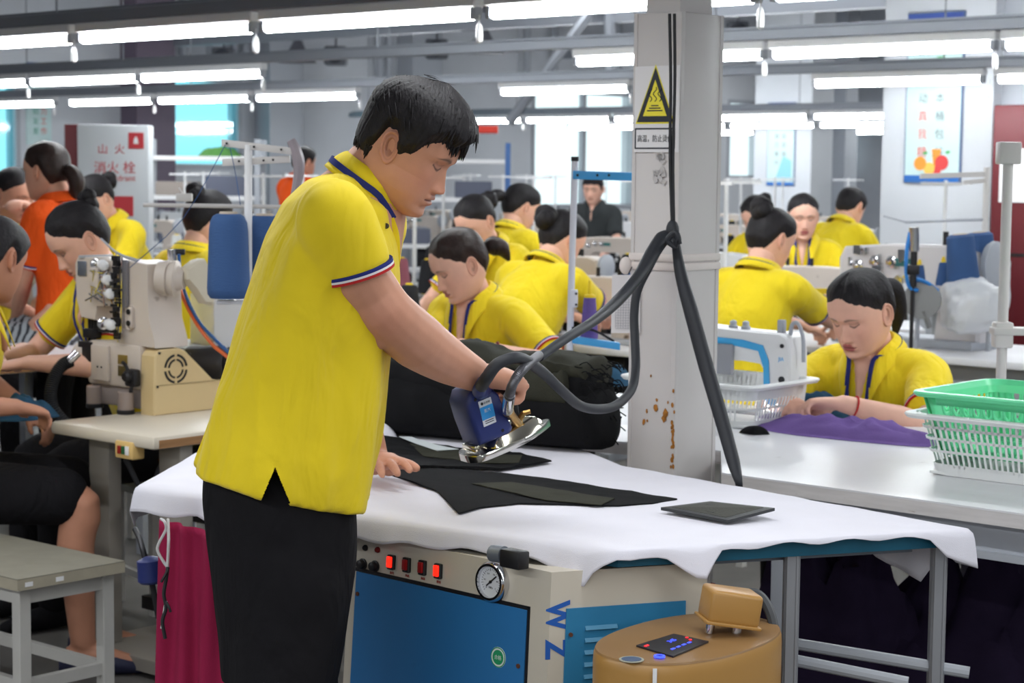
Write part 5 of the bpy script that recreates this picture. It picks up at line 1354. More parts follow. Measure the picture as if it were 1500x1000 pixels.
SMR, SMQ = stripe_machine()
lp_ = bpy.data.lights.new('needle_lamp_light', 'POINT'); lp_.energy = .5; lp_.shadow_soft_size = .01; lp_.color = (1, .96, .9)
lo_ = bpy.data.objects.new('needle_lamp_light', lp_); COL.objects.link(lo_); lo_.location = RQ(SMR+.02, SMQ-.01, ZW+.034)

# ------------------------------------------------------------------ generic furniture of the sewing lines
def stool(label, x, y, rz, h=.43, w=.34, group=None):
    t = thing('stool', label, 'stool', (x, y, 0), rz, group); m = mat('stool_grey', (186, 184, 180), .6, var=.06, scale=8)
    MB().box((0, 0, h-.012), (w, w*.8, .024), bev=.003, seg=1).build('seat', mat('stool_top', (120, 120, 112), .6, var=.12, scale=10), t, world=False)
    for sx in (-1, 1):
        for sy in (-1, 1): MB().box((sx*(w/2-.03), sy*(w*.4-.03), (h-.024)/2), (.03, .03, h-.024)).build('leg', m, t, world=False)
    for sy in (-1, 1): MB().box((0, sy*(w*.4-.03), .12), (w-.09, .02, .025)).build('stretcher', m, t, world=False)
    return t
def make_table():
    t = thing('sewing_table', '', 'table')
    MB().box((0, .05, .765), (1.12, .56, .028), bev=.006).build('table_top', TABW, t, world=False)
    for s in (-1, 1):
        MB().box((s*.46, .05, .38), (.05, .03, .742)).build('leg', GREYP, t, world=False); MB().box((s*.46, .05, .02), (.06, .48, .04)).build('foot', GREYP, t, world=False)
    MB().box((.1, .05, .62), (.22, .2, .22), bev=.02).build('motor_box', DARKM, t, world=False)
    return t
def make_machine(mcol=None):
    m = mcol or CREAM; t = thing('sewing_machine', '', 'sewing machine')
    MB().box((.0, .05, .012), (.50, .19, .024), bev=.004).build('bed', GREYP, t, world=False)
    prof = [(-.25, .085), (-.255, .24), (-.235, .275), (-.10, .285), (.18, .288), (.235, .27), (.245, .2), (.25, .02), (.10, .02), (.115, .14), (.09, .175), (-.13, .18), (-.165, .16), (-.17, .085)]
    def rg(y, s): return [Vector(((a)*s, y, .15+(b-.15)*s)) for a, b in prof]
    mb = MB(); mb.rings([rg(.0, .96), rg(.008, 1), rg(.092, 1), rg(.1, .96)]); mb.build('arm_and_head', m, t, world=False, smooth=30)
    MB().lathe([(.02, 0), (.062, .004), (.068, .014), (.068, .026), (.05, .034), (.01, .036)], (.248, .05, .235), (1, 0, 0), 22).build('handwheel', GREYP, t, world=False)
    mb = MB(); mb.cyl((-.21, .03, .085), (-.21, .03, .03), .006, n=8); mb.box((-.21, .03, .03), (.02, .03, .008)); mb.build('needle_bar', CHROME, t, world=False)
    for x, z in ((-.18, .22), (-.12, .235), (-.06, .235)): MB().lathe([(.018, 0), (.018, .006), (.011, .009), (.011, .022), (.003, .024)], (x, .0, z), (0, -1, 0), 12).build('tension_disc', CHROME, t, world=False)
    for x in (-.02, .1): MB().cyl((x, .05, .285), (x, .05, .325), .009, n=8).build('thread_post', DARKM, t, world=False)
    mb = MB(); mb.box((-.03, -.001, .235), (.09, .003, .022)); mb.build('badge', mat('badge_teal', (60, 120, 120), .5), t, world=False)
    return t
def make_stand():
    t = thing('thread_stand', '', 'thread stand')
    MB().cyl((0, 0, 0), (0, 0, .72), .011, n=8).build('pole', WHITEP, t, world=False)
    MB().box((0, 0, .06), (.30, .03, .012)).build('spool_bar', GREYP, t, world=False)
    MB().box((0, 0, .70), (.34, .022, .014)).build('guide_bar', WHITEP, t, world=False)
    for s in (-1, 1): MB().cyl((s*.10, 0, .065), (s*.10, 0, .20), .004, n=6).build('spool_pin', GREYP, t, world=False)
    MB().box((0, 0, .008), (.07, .07, .016), bev=.003).build('foot', DARKM, t, world=False)
    return t
def make_cone(m, h=.19, r0=.056, r1=.034, name='thread_cone'):
    t = thing(name, '', 'thread cone')
    MB().lathe([(r0*.86, .004), (r0, .014), (r0*.98, .03), (r1*1.06, h*.93), (r1*.92, h*.99), (r1*.6, h)], n=22).build('thread', m, t, world=False, smooth=50)
    MB().lathe([(r0*.6, 0), (r0*.7, .005), (r1*.5, h*1.0), (r1*.42, h*1.04), (r1*.25, h*1.04)], n=14).build('spool_core', YELP, t, world=False)
    return t
# ------------------------------------------------------------------ seamstresses and workers
NQ = (-QV.x, -QV.y); PQ = (QV.x, QV.y)
WORK = []
def seat_under(base, rz, label):
    WORK.append((base, rz, label))
    stool(label, base.x, base.y, rz)
w, b, z, _ = worker('seamstress with black ponytail and lanyard at the white machine with blue stripe', (1262, 458), 5.72, NQ, lean=.34, pitch=.45, hyaw=-.12, sc=1.06, vox=.0062, res=(190, 170), seed=2,
       wrists=(P(1235, 591, 5.40), P(1150, 586, 5.52)), curl=(.5, .7, .6), tail=[(.0, -.02, .012), (.0, -.045, -.01), (.01, -.055, -.08), (.02, -.03, -.15)], palm=Vector((-.2, .2, -1)), shirt_vox=.009, wide=1.04)
seat_under(b, z, 'grey stool under the seamstress at the white striped machine')
hA = _['arms']
for A in hA:
    if A and A[3] == -1:
        S, E, W, s = A; d = (W-E).normalized(); c = W-d*.035
        MB().tube([c+d.orthogonal().normalized()*.0]*1+[c+ (d.orthogonal().normalized()*math.cos(t)+d.cross(d.orthogonal().normalized())*math.sin(t))*.030 for t in np.linspace(0, 2*PI, 14)][1:], .003, n=6, sm=2).build('red_bracelet', RED_T, w, world=False)
w, b, z, _ = worker('woman with brown ponytail in yellow polo sewing behind the black trouser bundle', (674, 388), 6.75, NQ, lean=.34, pitch=.50, hyaw=-.42, sc=1.05, vox=.0072, res=(150, 130), seed=4, hairm=HAIR_BROWN,
       wrists=(P(718, 512, 6.5), P(676, 505, 6.5)), tail=[(0, -.015, .0), (0, -.035, -.005), (0, -.055, -.03), (0, -.06, -.075)], shirt_vox=.010)
seat_under(b, z, 'grey stool under the woman with the brown ponytail')
for A in _['arms']:
    if A and A[3] == -1:
        S, E, W, s = A; d = (W-E).normalized(); c = W-d*.02; a1 = d.orthogonal().normalized(); a2 = d.cross(a1)
        MB().tube([c+(a1*math.cos(t)+a2*math.sin(t))*.030 for t in np.linspace(0, 2*PI, 14)], .005, n=6, sm=2).build('red_bracelet', MAROON, w, world=False)
w, b, z, _ = worker('woman with dark bun bent forward behind the white and blue thread rack', (822, 352), 8.2, PQ, lean=.55, pitch=.6, hyaw=-.2, hair='bun', bun=1.25, sc=1.05, vox=.010, res=(80, 72), seed=6, opening=False, wrists=(None, P(905, 470, 8.6)))
seat_under(b, z, 'grey stool under the woman bent behind the white and blue rack')
w, b, z, _ = worker('woman seen from behind with red clip in dark bun right of the column', (1128, 352), 7.7, PQ, lean=.30, pitch=.45, hyaw=-.25, hair='high_bun', bun=1.1, sc=1.05, vox=.009, res=(90, 80), seed=7, opening=False, wrists=(P(1180, 480, 8.1), P(1238, 478, 8.0)))
seat_under(b, z, 'grey stool under the woman with the red hair clip')
MB().obox(_['HL']((.0, -.10, .105)), (.05, 0, 0), (0, .02, .02), (0, -.01, .03), .006).build('hair_clip', mat('clip_red', (168, 60, 84), .4), w, world=False)
w, b, z, _ = worker('dark haired woman in yellow polo two rows back beside the white post', (762, 305), 10.2, PQ, lean=.35, pitch=.5, hyaw=-.3, hair='ponytail', sc=1.05, vox=.012, res=(56, 50), seed=8, opening=False)
seat_under(b, z, 'grey stool of the worker two rows back beside the post')
w, b, z, _ = worker('worker with dark hair partly hidden behind the seamstress with brown ponytail', (697, 325), 8.7, NQ, lean=.45, pitch=.6, hair='bun', sc=1.0, vox=.012, res=(56, 50), seed=9)
seat_under(b, z, 'grey stool of the worker half hidden behind the brown ponytail')
w, b, z, _ = worker('far standing person in dark vest over yellow by the bright window', (869, 277), 15.5, (-.3, -.95), standing=True, lean=.05, pitch=.2, hair='short', female=False, sc=1.0, vox=.014, res=(48, 44), seed=10, shirt=mat('dark_vest', (52, 56, 58), .9), legs=True, lanyard=False, trim=False)
w, b, z, _ = worker('far woman in yellow polo facing the camera right of the column', (1176, 318), 10.2, (-.1, -1), lean=.12, pitch=.18, hyaw=.1, hair='ponytail', sc=1.0, vox=.011, res=(80, 72), seed=11)
seat_under(b, z, 'grey stool of the woman with the green hair tie')
w, b, z, _ = worker('dark haired worker in yellow far back just right of the column', (1108, 316), 11.6, NQ, lean=.35, pitch=.6, hair='bun', sc=1.0, vox=.013, res=(48, 44), seed=12)
seat_under(b, z, 'grey stool of the far worker right of the column')
w, b, z, _ = worker('short haired worker in yellow seen from behind by the white pier', (1246, 304), 11.7, PQ, lean=.5, pitch=.5, hair='short', female=False, sc=1.0, vox=.012, res=(48, 44), seed=13, opening=False)
seat_under(b, z, 'grey stool of the short haired far worker by the pier')
w, b, z, _ = worker('woman in orange polo with dark pinned up hair standing at the left', (68, 252), 8.1, (-.93, .35), standing=True, lean=.12, pitch=.12, hyaw=-.1, hair='ponytail', skin='mid', shirt=ORANGE, sc=1.02, vox=.009, res=(100, 90), seed=14, lanyard=False,
       wrists=(P(20, 480, 8.2), P(72, 455, 7.9)), tail=[(0, -.02, -.01), (0, -.045, -.05), (0, -.035, -.10), (0, -.02, -.14)], hairm=HAIR_BROWN)
w, b, z, _ = worker('woman with swept back black hair looking down behind the cream overlock machine', (118, 352), 6.4, (-.80, -.60), lean=.35, pitch=.62, hyaw=-.15, hair='high_bun', bun=.8, sc=1.05, vox=.009, res=(120, 105), seed=15, wrists=None)
seat_under(b, z, 'grey stool of the woman behind the overlock machine')
w, b, z, _ = worker('woman seen from behind in yellow polo beside the big blue thread cone', (304, 325), 7.9, PQ, lean=.18, pitch=.35, hyaw=-.1, hair='high_bun', bun=.9, skin='fair', sc=1.05, vox=.010, res=(80, 72), seed=16, opening=False)
seat_under(b, z, 'grey stool of the woman beside the big blue cone')
w, b, z, _ = worker('worker with dark hair in yellow far behind the woman in orange', (140, 292), 9.6, NQ, lean=.4, pitch=.6, hair='bun', sc=1.0, vox=.013, res=(48, 44), seed=17)
seat_under(b, z, 'grey stool of the worker far behind the woman in orange')
w, b, z, _ = worker('worker in yellow resting chin on hand at the left edge behind the woman in orange', (22, 286), 8.6, (.8, -.6), lean=.3, pitch=.3, hair='ponytail', skin='mid', sc=1.0, vox=.012, res=(56, 50), seed=18, wrists=(P(36, 300, 8.35), None))
seat_under(b, z, 'grey stool of the worker resting chin on hand')
w, b, z, _ = worker('person in orange polo walking far back behind the pressing man', (445, 238), 15.0, (.6, .7), standing=True, lean=.05, pitch=.1, hair='short', female=False, skin='mid', shirt=ORANGE, sc=1.0, vox=.014, res=(48, 44), seed=19, opening=False, lanyard=False)
w, b, z, _ = worker('seated man in black shorts and yellow polo cut by the left edge, holding teal cloth', (-9, 380), 5.72, (1, .12), lean=.22, pitch=.35, hyaw=1.0, hair='short', female=False, skin='tan', shorts=True, sc=1.04, vox=.0085, res=(100, 90), seed=20, wrists=(P(40, 600, 6.0), P(24, 596, 5.55)), seat=.47, lanyard=False)
stool('grey stool under the seated man in black shorts', b.x, b.y, z)
heap('teal_garment', 'dark teal garment held in the hands of the seated man', 'garment', P(38, 612, 5.75), .07, .10, .10, TEAL, 21)

# ------------------------------------------------------------------ the sewing lines behind
TB, MA, ST = make_table(), make_machine(), make_stand()
MB2 = make_machine(mat('machine_white', (226, 226, 228), .35))
CONES = [make_cone(BLACKC), make_cone(mat('white_cone_thread', (214, 214, 210), .8)), make_cone(BLUEC), make_cone(mat('rose_cone_thread', (164, 96, 110), .8))]
nm = ['nearest', 'second', 'third', 'fourth', 'fifth', 'sixth', 'seventh']; used = set(); rs = random.Random(12)
def use(proto, loc, rz, label, group):
    o = proto if id(proto) not in used else dup(proto); used.add(id(proto))
    o.location = loc; o.rotation_euler = (0, 0, rz); o['label'] = label; o['group'] = group; return o
PLACED = [P(300, 245, 18.2), P(650, 255, 18.7), P(165, 182, 12.6), P(1330, 470, 8.0)]
for p_ in PLACED: p_.z = 0
def station(c, rz, where, i):
    X = Vector((math.cos(rz), math.sin(rz), 0)); Y = Vector((-math.sin(rz), math.cos(rz), 0)); PLACED.append(c)
    use(TB, c, rz, 'white sewing table '+where, 'sewing tables of the lines behind')
    use(MA if rs.random() < .65 else MB2, c+Vector((0, 0, .779)), rz, 'sewing machine '+where, 'sewing machines of the lines behind')
    sp = c+X*rs.uniform(.36, .42)+Y*.22+Vector((0, 0, .779)); use(ST, sp, rz, 'thread stand '+where, 'thread stands of the lines behind')
    for s in (-1, 1):
        cn = CONES[0 if rs.random() < .5 else rs.randrange(4)]
        use(cn, sp+X*(s*.10)+Vector((0, 0, .066)), rz+rs.random(), '%s thread cone %s' % ('near-side' if s < 0 else 'far-side', where), 'thread cones of the lines behind')
    if rs.random() < .6: heap('garment', 'dark cloth behind the machine '+where, 'garment', c+X*.12+Y*.24+Vector((0, 0, .781)), .12, .06, rs.uniform(.08, .2), rs.choice([BLK, DPUR, DARKM, TEAL]), i+40, group='garments on the tables behind')
    if True:
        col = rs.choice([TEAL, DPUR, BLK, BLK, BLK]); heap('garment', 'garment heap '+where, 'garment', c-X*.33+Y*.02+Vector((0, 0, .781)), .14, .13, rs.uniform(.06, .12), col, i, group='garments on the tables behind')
FREE = ('the woman behind the overlock', 'red hair clip', 'white striped', 'brown ponytail', 'chin on hand')
for i, (b_, z_, lab) in enumerate(WORK):
    if any(k in lab for k in FREE): continue
    f = Vector((-math.sin(z_), math.cos(z_), 0)); station(b_+f*.68, z_, 'in front of '+lab.split('under ')[-1].split('of ')[-1] if 'under' in lab else 'in front of '+lab.split(' of ')[-1], 90+i)
lines = [(7.4, PQ, 2.6, 7), (9.2, NQ, 4.2, 7), (10.75, PQ, 4.6, 8), (13.0, NQ, 7.0, 8), (14.4, PQ, 7.4, 8), (16.6, PQ, 8.0, 8), (18.6, NQ, 9.0, 8)]
bases = [Vector(o.location).to_2d() for o in bpy.data.objects if o.parent is None and o.name.startswith('person')]
for li, (q, face, rr0, n) in enumerate(lines):
    rz = yaw_to(*face)
    for k in range(n):
        r = rr0+1.28*k; c = RQ(r, q, 0); px = proj(np.array([[c.x, c.y, .8]]))[0][0]
        if r > R1-1.4 or px < -80 or px > 1560 or (px > 1270 and q > 8.5): continue
        if any((c.to_2d()-b_).length < .85 for b_ in bases) or any((c-p_).length < 1.15 for p_ in PLACED): continue
        station(c, rz, '%s from the right in the %s empty line behind' % (ordn[k], nm[li]), li*9+k)
for pr in [TB, MA, ST, MB2]+CONES:
    if id(pr) not in used:
        for ch in list(pr.children): bpy.data.objects.remove(ch)
        bpy.data.objects.remove(pr)
# ------------------------------------------------------------------ overlock machine on its table (left)
ZL = .75
def left_table():
    c = PZ(225, 640, ZL); r, q = rq_of(c)
    t = thing('sewing_table', 'cream topped machine table with rounded front edge carrying the overlock machine', 'table', RQ(r+.4, q+.4, 0))
    mb = MB(); panelbox(mb, r, r+.50, q, q+.95, ZL-.04, ZL, .012); mb.build('table_top', mat('table_cream', (214, 204, 188), .4, var=.04, scale=5), t)
    mb = MB(); panelbox(mb, r-.002, r, q+.02, q+.93, ZL-.036, ZL-.012); mb.build('plywood_edge', WOOD, t)
    for dr in (.08, .42): mb = MB(); panelbox(mb, r+dr-.05, r+dr+.05, q+.12, q+.17, .06, ZL-.04, .006); mb.build('leg', mat('leg_grey_cream', (150, 144, 136), .5), t)
    for dr in (.08, .42): mb = MB(); panelbox(mb, r+dr-.05, r+dr+.05, q+.75, q+.80, .06, ZL-.04, .006); mb.build('leg', _M['leg_grey_cream'], t)
    mb = MB(); panelbox(mb, r+.03, r+.47, q+.08, q+.84, .02, .06); mb.build('foot_frame', _M['leg_grey_cream'], t)
    mb = MB(); panelbox(mb, r+.12, r+.38, q+.25, q+.3, .15, .19); mb.build('treadle_bar', DARKM, t)
    s = P(190, 658, c.y+.10); mb = MB(); mb.obox(s, -RV*.085, QV*.045, (0, 0, .052), .006); sw = mb.build('motor_switch', mat('switch_cream', (222, 186, 120), .45), t)
    f = s-QV*.024
    mb = MB(); mb.obox(f+RV*.018, RV*.016, QV*.006, (0, 0, .024), .002); mb.build('red_button', mat('button_red', (150, 36, 30), .4), sw)
    mb = MB(); mb.obox(f-RV*.000, RV*.014, QV*.006, (0, 0, .024), .002); mb.build('green_button', mat('button_green', (40, 96, 56), .4), sw)
    mb = MB(); mb.obox(f-RV*.018, RV*.016, QV*.004, (0, 0, .026), .001); mb.build('switch_plate', WHITEP, sw)
    mb = MB(); mb.tube([s+RV*.02-Vector((0, 0, .03)), s+QV*.06-Vector((0, 0, .14)), s+QV*.12-Vector((0, 0, .05)), s+QV*.2+Vector((0, 0, .02))], .008, n=8); mb.build('switch_cable', BLACKR, t)
    mb = MB(); panelbox(mb, r+.1, r+.4, q+.35, q+.65, .42, .66, .02); mb.build('motor', DARKM, t)
    return r, q
TLR, TLQ = left_table()
def overlock():
    o = PZ(225, 609, ZL); r, q = rq_of(o)
    t = thing('overlock_machine', 'cream industrial overlock machine with beige vented belt cover and white tension knobs', 'sewing machine', RQ(r+.15, q+.1, ZL))
    def B(r0, r1, q0, q1, z0, z1, bev, nm, m, par=None):
        mb = MB(); panelbox(mb, r+r0, r+r1, q+q0, q+q1, ZL+z0, ZL+z1, bev); return mb.build(nm, m, par or t)
    def X(a, b, c): return RQ(r+a, q+b, ZL+c)
    # beige belt cover: profile in the q-z plane
    pf = [(0, .0), (0, .095), (.004, .185), (.022, .205), (.10, .206), (.125, .195), (.235, .098), (.29, .088), (.315, .06), (.315, .0)]
    def rg(a, s): return [X(a, .15+(b-.15)*s, .1+(c-.1)*s) for b, c in pf]
    mb = MB(); mb.rings([rg(-.004, .97), rg(0, 1), rg(.062, 1), rg(.066, .97)]); cov = mb.build('belt_cover', BEIGE, t, smooth=30)
    cq, cz = .085, .142; mb = MB()
    for rad, th in ((.046, .007), (.031, .006)):
        for k in range(4):
            pts = []
            for i in range(9):
                a = math.radians(k*90+8+i*74/8); pts.append((cq+rad*math.cos(a), cz+rad*math.sin(a)))
            for i in range(8):
                (a0, b0), (a1, b1) = pts[i], pts[i+1]; f = 1-th/rad; g_ = lambda a, b: (cq+(a-cq)*f, cz+(b-cz)*f)
                c0, d0 = g_(a0, b0); c1, d1 = g_(a1, b1)
                mb.prism([X(-.0035, a0, b0), X(-.0035, a1, b1), X(-.0035, c1, d1), X(-.0035, c0, d0)], -RV*.0022)
    mb.build('vent_slots', BLACKP, cov)
    for b, c in ((.012, .09), (.02, .195), (.14, .185)): mb = MB(); mb.cyl(X(-.002, b, c), X(-.007, b, c), .004, n=8); mb.build('cover_screw', DARKM, cov)
    mb = MB(); panelbox(mb, r-.006, r-.003, q+.02, q+.30, ZL+.092, ZL+.095); mb.build('cover_seam', mat('seam_shade', (168, 148, 108), .6), cov)
    # lower casting
    B(.066, .34, .0, .15, .075, .215, .012, 'lower_casting', CREAM)
    B(.075, .335, .01, .14, .012, .08, .01, 'oil_pan', mat('pan_grey', (140, 130, 128), .4))
    d = B(.215, .305, -.012, .002, .09, .205, .006, 'looper_door', CREAM); mb = MB()
    for a in (.245, .265): mb.cyl(X(a, -.013, .135), X(a, -.015, .135), .003, n=8)
    mb.build('door_screw', BLACKP, d)
    for z0, z1, m in ((.150, .180, mat('plate_gold', (168, 146, 84), .35, metal=.6)), (.112, .145, mat('plate_bronze', (110, 98, 62), .35, metal=.5))): B(.128, .175, -.003, .001, z0, z1, .001, 'rating_plate', m)
    for a in (.30, .10): mb = MB(); mb.lathe([(.024, .004), (.026, .012), (.026, .068), (.022, .072)], X(a, -.03 if a < .2 else .0, 0), (0, 0, 1), 16); c_ = mb.build('oil_cup', mat('smoky_cup', (150, 136, 130), .25), t); mb = MB(); mb.lathe([(.027, 0), (.028, .002), (.028, .012), (.026, .014)], X(a, -.03 if a < .2 else .0, 0), (0, 0, 1), 16); mb.build('cup_base', BLACKP, t)
    mb = MB(); mb.obox(X(.075, -.022, .115), RV*.05, QV*.03, (0, 0, .055), .008); mb.lathe([(.018, 0), (.018, .012), (.012, .02)], X(.075, -.036, .12), -QV, 12); mb.tube([X(.12, -.025, .16), X(.09, -.035, .15), X(.07, -.03, .10), X(.075, -.03, .07)], .006, n=8); mb.build('feed_lever', DARKM, t)
    # column and arm
    col = [(.0, .21), (.004, .235), (.03, .30), (.036, .40), (.036, .470), (.14, .478), (.17, .470), (.17, .30), (.18, .23), (.19, .21)]
    def cg(b, s): return [X(.1+(a-.1)*s, b, .34+(c-.34)*s) for a, c in col]
    mb = MB(); mb.rings([cg(.008, .98), cg(.012, 1), cg(.135, 1), cg(.14, .98)]); mb.build('machine_column', CREAM, t, smooth=30)
    arm = [(.15, .475), (.39, .482), (.405, .46), (.40, .345), (.375, .285), (.30, .280), (.29, .325), (.15, .335)]
    def ag(b, s): return [X(.27+(a-.27)*s, b, .39+(c-.39)*s) for a, c in arm]
    mb = MB(); mb.rings([ag(.004, .97), ag(.010, 1), ag(.115, 1), ag(.12, .97)]); mb.build('arm_and_head', CREAM, t, smooth=30)
    B(.34, .385, -.001, .005, .42, .468, .003, 'head_window', mat('steel_plate', (150, 156, 168), .25, metal=.7))
    B(.355, .375, -.003, .12, .478, .486, .001, 'head_lid', GREYP)
    for a, b, c in ((.255, -.0, .46), (.235, -.0, .415), (.222, -.0, .372), (.205, -.012, .275)):
        mb = MB(); mb.lathe([(.013, .012), (.017, .018), (.0175, .036), (.013, .042), (.013, .048), (.017, .052), (.0165, .07), (.010, .074)], X(a+.02, b+.012, c), (-RV*.85-QV*.5), 14); mb.build('tension_knob', WHITEP, t)
        mb = MB(); mb.cyl(X(a+.04, b+.004, c), X(a+.014, b-.004, c), .006, n=8); mb.lathe([(.02, 0), (.02, .004), (.012, .006)], X(a+.035, b+.004, c), -RV*.85-QV*.5, 14); mb.build('tension_disc', CHROME, t)
    mb = MB(); rs = random.Random(31)
    for i in range(26):
        z = .235+.25*i/25; a = .165+rs.uniform(-.014, .016); b = -.012+rs.uniform(-.012, .006); L = rs.uniform(.012, .035)
        mb.obox(X(a, b, z), RV*L, QV*rs.uniform(.006, .016), (0, 0, rs.uniform(.006, .016)))
    mb.build('thread_guides', DARKM, t)
    mb = MB()
    for a, z0, z1 in ((.178, .24, .50), (.165, .22, .47), (.148, .25, .49)): mb.cyl(X(a, -.008, z0), X(a-.006, -.008, z1), .0032, n=6)
    for i in range(14): mb.cyl(X(.19+rs.uniform(-.02, .16), -.004, .30+rs.uniform(0, .17)), X(.19+rs.uniform(-.02, .14), -.022, .30+rs.uniform(0, .17)), .003, n=6)
    mb.build('guide_rods', CHROME, t)
    B(.255, .30, -.018, .004, .385, .45, .004, 'thread_cover', CREAM)
    B(.125, .15, -.005, .006, .33, .48, .002, 'grey_bracket', mat('bracket_grey', (130, 128, 134), .45, metal=.3))
    p_ = MB(); p_.obox(X(.118, .004, .30), RV*.034, QV*.012, (0, 0, .075), .012, 3); cp = p_.build('plug_plate', CREAM, t)
    for z in (.318, .282): mb = MB(); mb.cyl(X(.118, -.003, z), X(.118, -.006, z), .009, n=12); mb.build('plug_hole', BLACKP, cp)
    # needle bar group, presser foot
    mb = MB()
    for a in (.335, .35, .365): mb.cyl(X(a, .03, .29), X(a, .03, .20), .005, n=8)
    mb.obox(X(.35, .03, .235), RV*.05, QV*.04, (0, 0, .03), .003); mb.obox(X(.345, .02, .20), RV*.07, QV*.05, (0, 0, .02), .003); mb.obox(X(.33, .02, .17), RV*.06, QV*.05, (0, 0, .05), .004); mb.build('needle_and_foot', DARKM, t)
    mb = MB(); mb.cyl(X(.33, .06, .28), X(.33, .06, .24), .03, n=12); mb.build('foot_lifter', DARKM, t)
    mb = MB(); mb.lathe([(.02, 0), (.045, .006), (.05, .03), (.05, .055), (.03, .06)], X(.37, .05, .155), RV, 18); mb.build('cylinder_bed_end', CREAM, t)
    # lint hose
    pts = catmull([P(104, 528, o.y+.02), P(90, 536, o.y), P(78, 556, o.y-.02), P(74, 580, o.y-.04), P(80, 602, o.y-.05), P(100, 626, o.y-.02)], 8)
    mb = MB(); rs_ = []
    for k in range(len(pts)*2-1):
        p = pts[k//2] if k % 2 == 0 else (pts[k//2]+pts[k//2+1])/2; rs_.append(p)
    mb.tube(rs_, [.017, .021]*(len(rs_)//2)+[.017], n=12, sm=0); mb.build('lint_hose', BLACKR, t)
    mb = MB(); mb.cyl(P(114, 516, o.y+.02), P(100, 530, o.y+.01), .014, n=14); mb.build('hose_sleeve', CHROME, t)
    # handwheel and its cream guard on the right of the arm
    mb = MB(); mb.lathe([(.035, -.06), (.05, -.055), (.056, -.03), (.056, -.02), (.05, -.018), (.05, -.012), (.056, -.01), (.056, .004), (.04, .008), (.03, .03)], X(-.005, .085, .425), -RV*.75+QV*.5-Vector((0, 0, .05)), 26); mb.build('handwheel', CREAM, t)
    g0 = X(-.02, .10, .425); ax1 = QV; mb = MB(); prof = [(-.01, .035), (.03, .058), (.06, .062), (.085, .02), (.105, -.06), (.09, -.085), (.06, -.08), (.02, -.03), (-.012, .0)]
    def gg(a, s): return [g0-RV*a+QV*(.05+(b-.05)*s)+Vector((0, 0, c*s)) for b, c in prof]
    mb.rings([gg(.0, .9), gg(.006, 1), gg(.035, 1), gg(.042, .9)]); mb.build('wheel_guard', mat('guard_cream', (206, 196, 176), .45), t)
    mb = MB(); mb.text('Z', .042, X(.085, .0105, .275), -RV, (0, 0, 1), depth=.0005); mb.build('painted_letter', mat('teal_letter', (52, 128, 164), .6), t)
    mb = MB(); mb.prism([X(.125+.012*math.cos(a)*(1+.2*math.sin(3*a)), .0115, .275+.012*math.sin(a)) for a in np.linspace(0, 2*PI, 14)[:-1]], -QV*.001); mb.build('worn_emblem', mat('emblem_brown', (92, 78, 66), .7), t)
    mb = MB(); mb.tube([X(.10, .02, .478), X(.16, -.01, .50), X(.22, -.03, .545)], [.006, .003], n=6); mb.build('thread_arm', GREYP, t)
    return r, q, o
OVR, OVQ, OVO = overlock()
# pneumatic cylinder with blue and orange hoses
p0, p1 = P(252, 365, OVO.y+.25), P(254, 412, OVO.y+.25)
t = thing('pneumatic_cylinder', 'chrome air cylinder with blue and orange hoses behind the overlock machine', 'cylinder', Vector((p0.x, p0.y, ZL)))
mb = MB(); mb.cyl(p0, p1, .016, n=16); mb.build('barrel', CHROME, t)
pb_ = p1+(p1-p0).normalized()*.02; mb = MB(); mb.cyl(p1, pb_, .010, n=10); mb.cyl(pb_, Vector((pb_.x, pb_.y, ZL)), .008, n=10); mb.build('support_rod', DARKM, t)
mb = MB(); mb.obox(P(263, 369, OVO.y+.25), (.035, 0, 0), (0, .012, 0), (0, 0, .02), .003); mb.build('air_fitting', BLACKP, t)
yh = OVO.y+.22
mb = MB(); mb.tube([P(262, 372, yh), P(264, 395, yh), P(272, 432, yh-.05), P(292, 472, yh-.1), P(318, 500, yh-.15), P(345, 528, yh-.2), P(362, 560, yh-.2)], .0055, n=8); mb.build('blue_hose', mat('hose_blue', (36, 84, 140), .4), t)
mb = MB(); mb.tube([P(262, 418, yh), P(270, 440, yh-.05), P(288, 474, yh-.1), P(312, 505, yh-.15), P(338, 528, yh-.2), P(360, 565, yh-.2)], .006, n=8); mb.build('orange_hose', mat('hose_orange', (214, 96, 36), .4), t)
# motor behind the cover
c = P(305, 533, OVO.y+.35); t = thing('motor', 'black machine motor lying behind the beige belt cover', 'motor', Vector((c.x, c.y, ZL)))
MB().lathe([(.02, -.08), (.055, -.075), (.062, -.06), (.062, .06), (.055, .075), (.02, .08)], c, _R*.95-_F*.3, 22).build('housing', mat('motor_black', (48, 47, 50), .5), t)
MB().lathe([(.02, .078), (.05, .08), (.05, .1), (.02, .102)], c, _R*.95-_F*.3, 20).build('end_cap', BLACKP, t)
mb = MB(); mb.obox(Vector((c.x, c.y, ZL+(c.z-.05-ZL)/2)), (.12, 0, 0), (0, .06, 0), (0, 0, max(.02, c.z-.05-ZL))); mb.build('mount', DARKM, t)
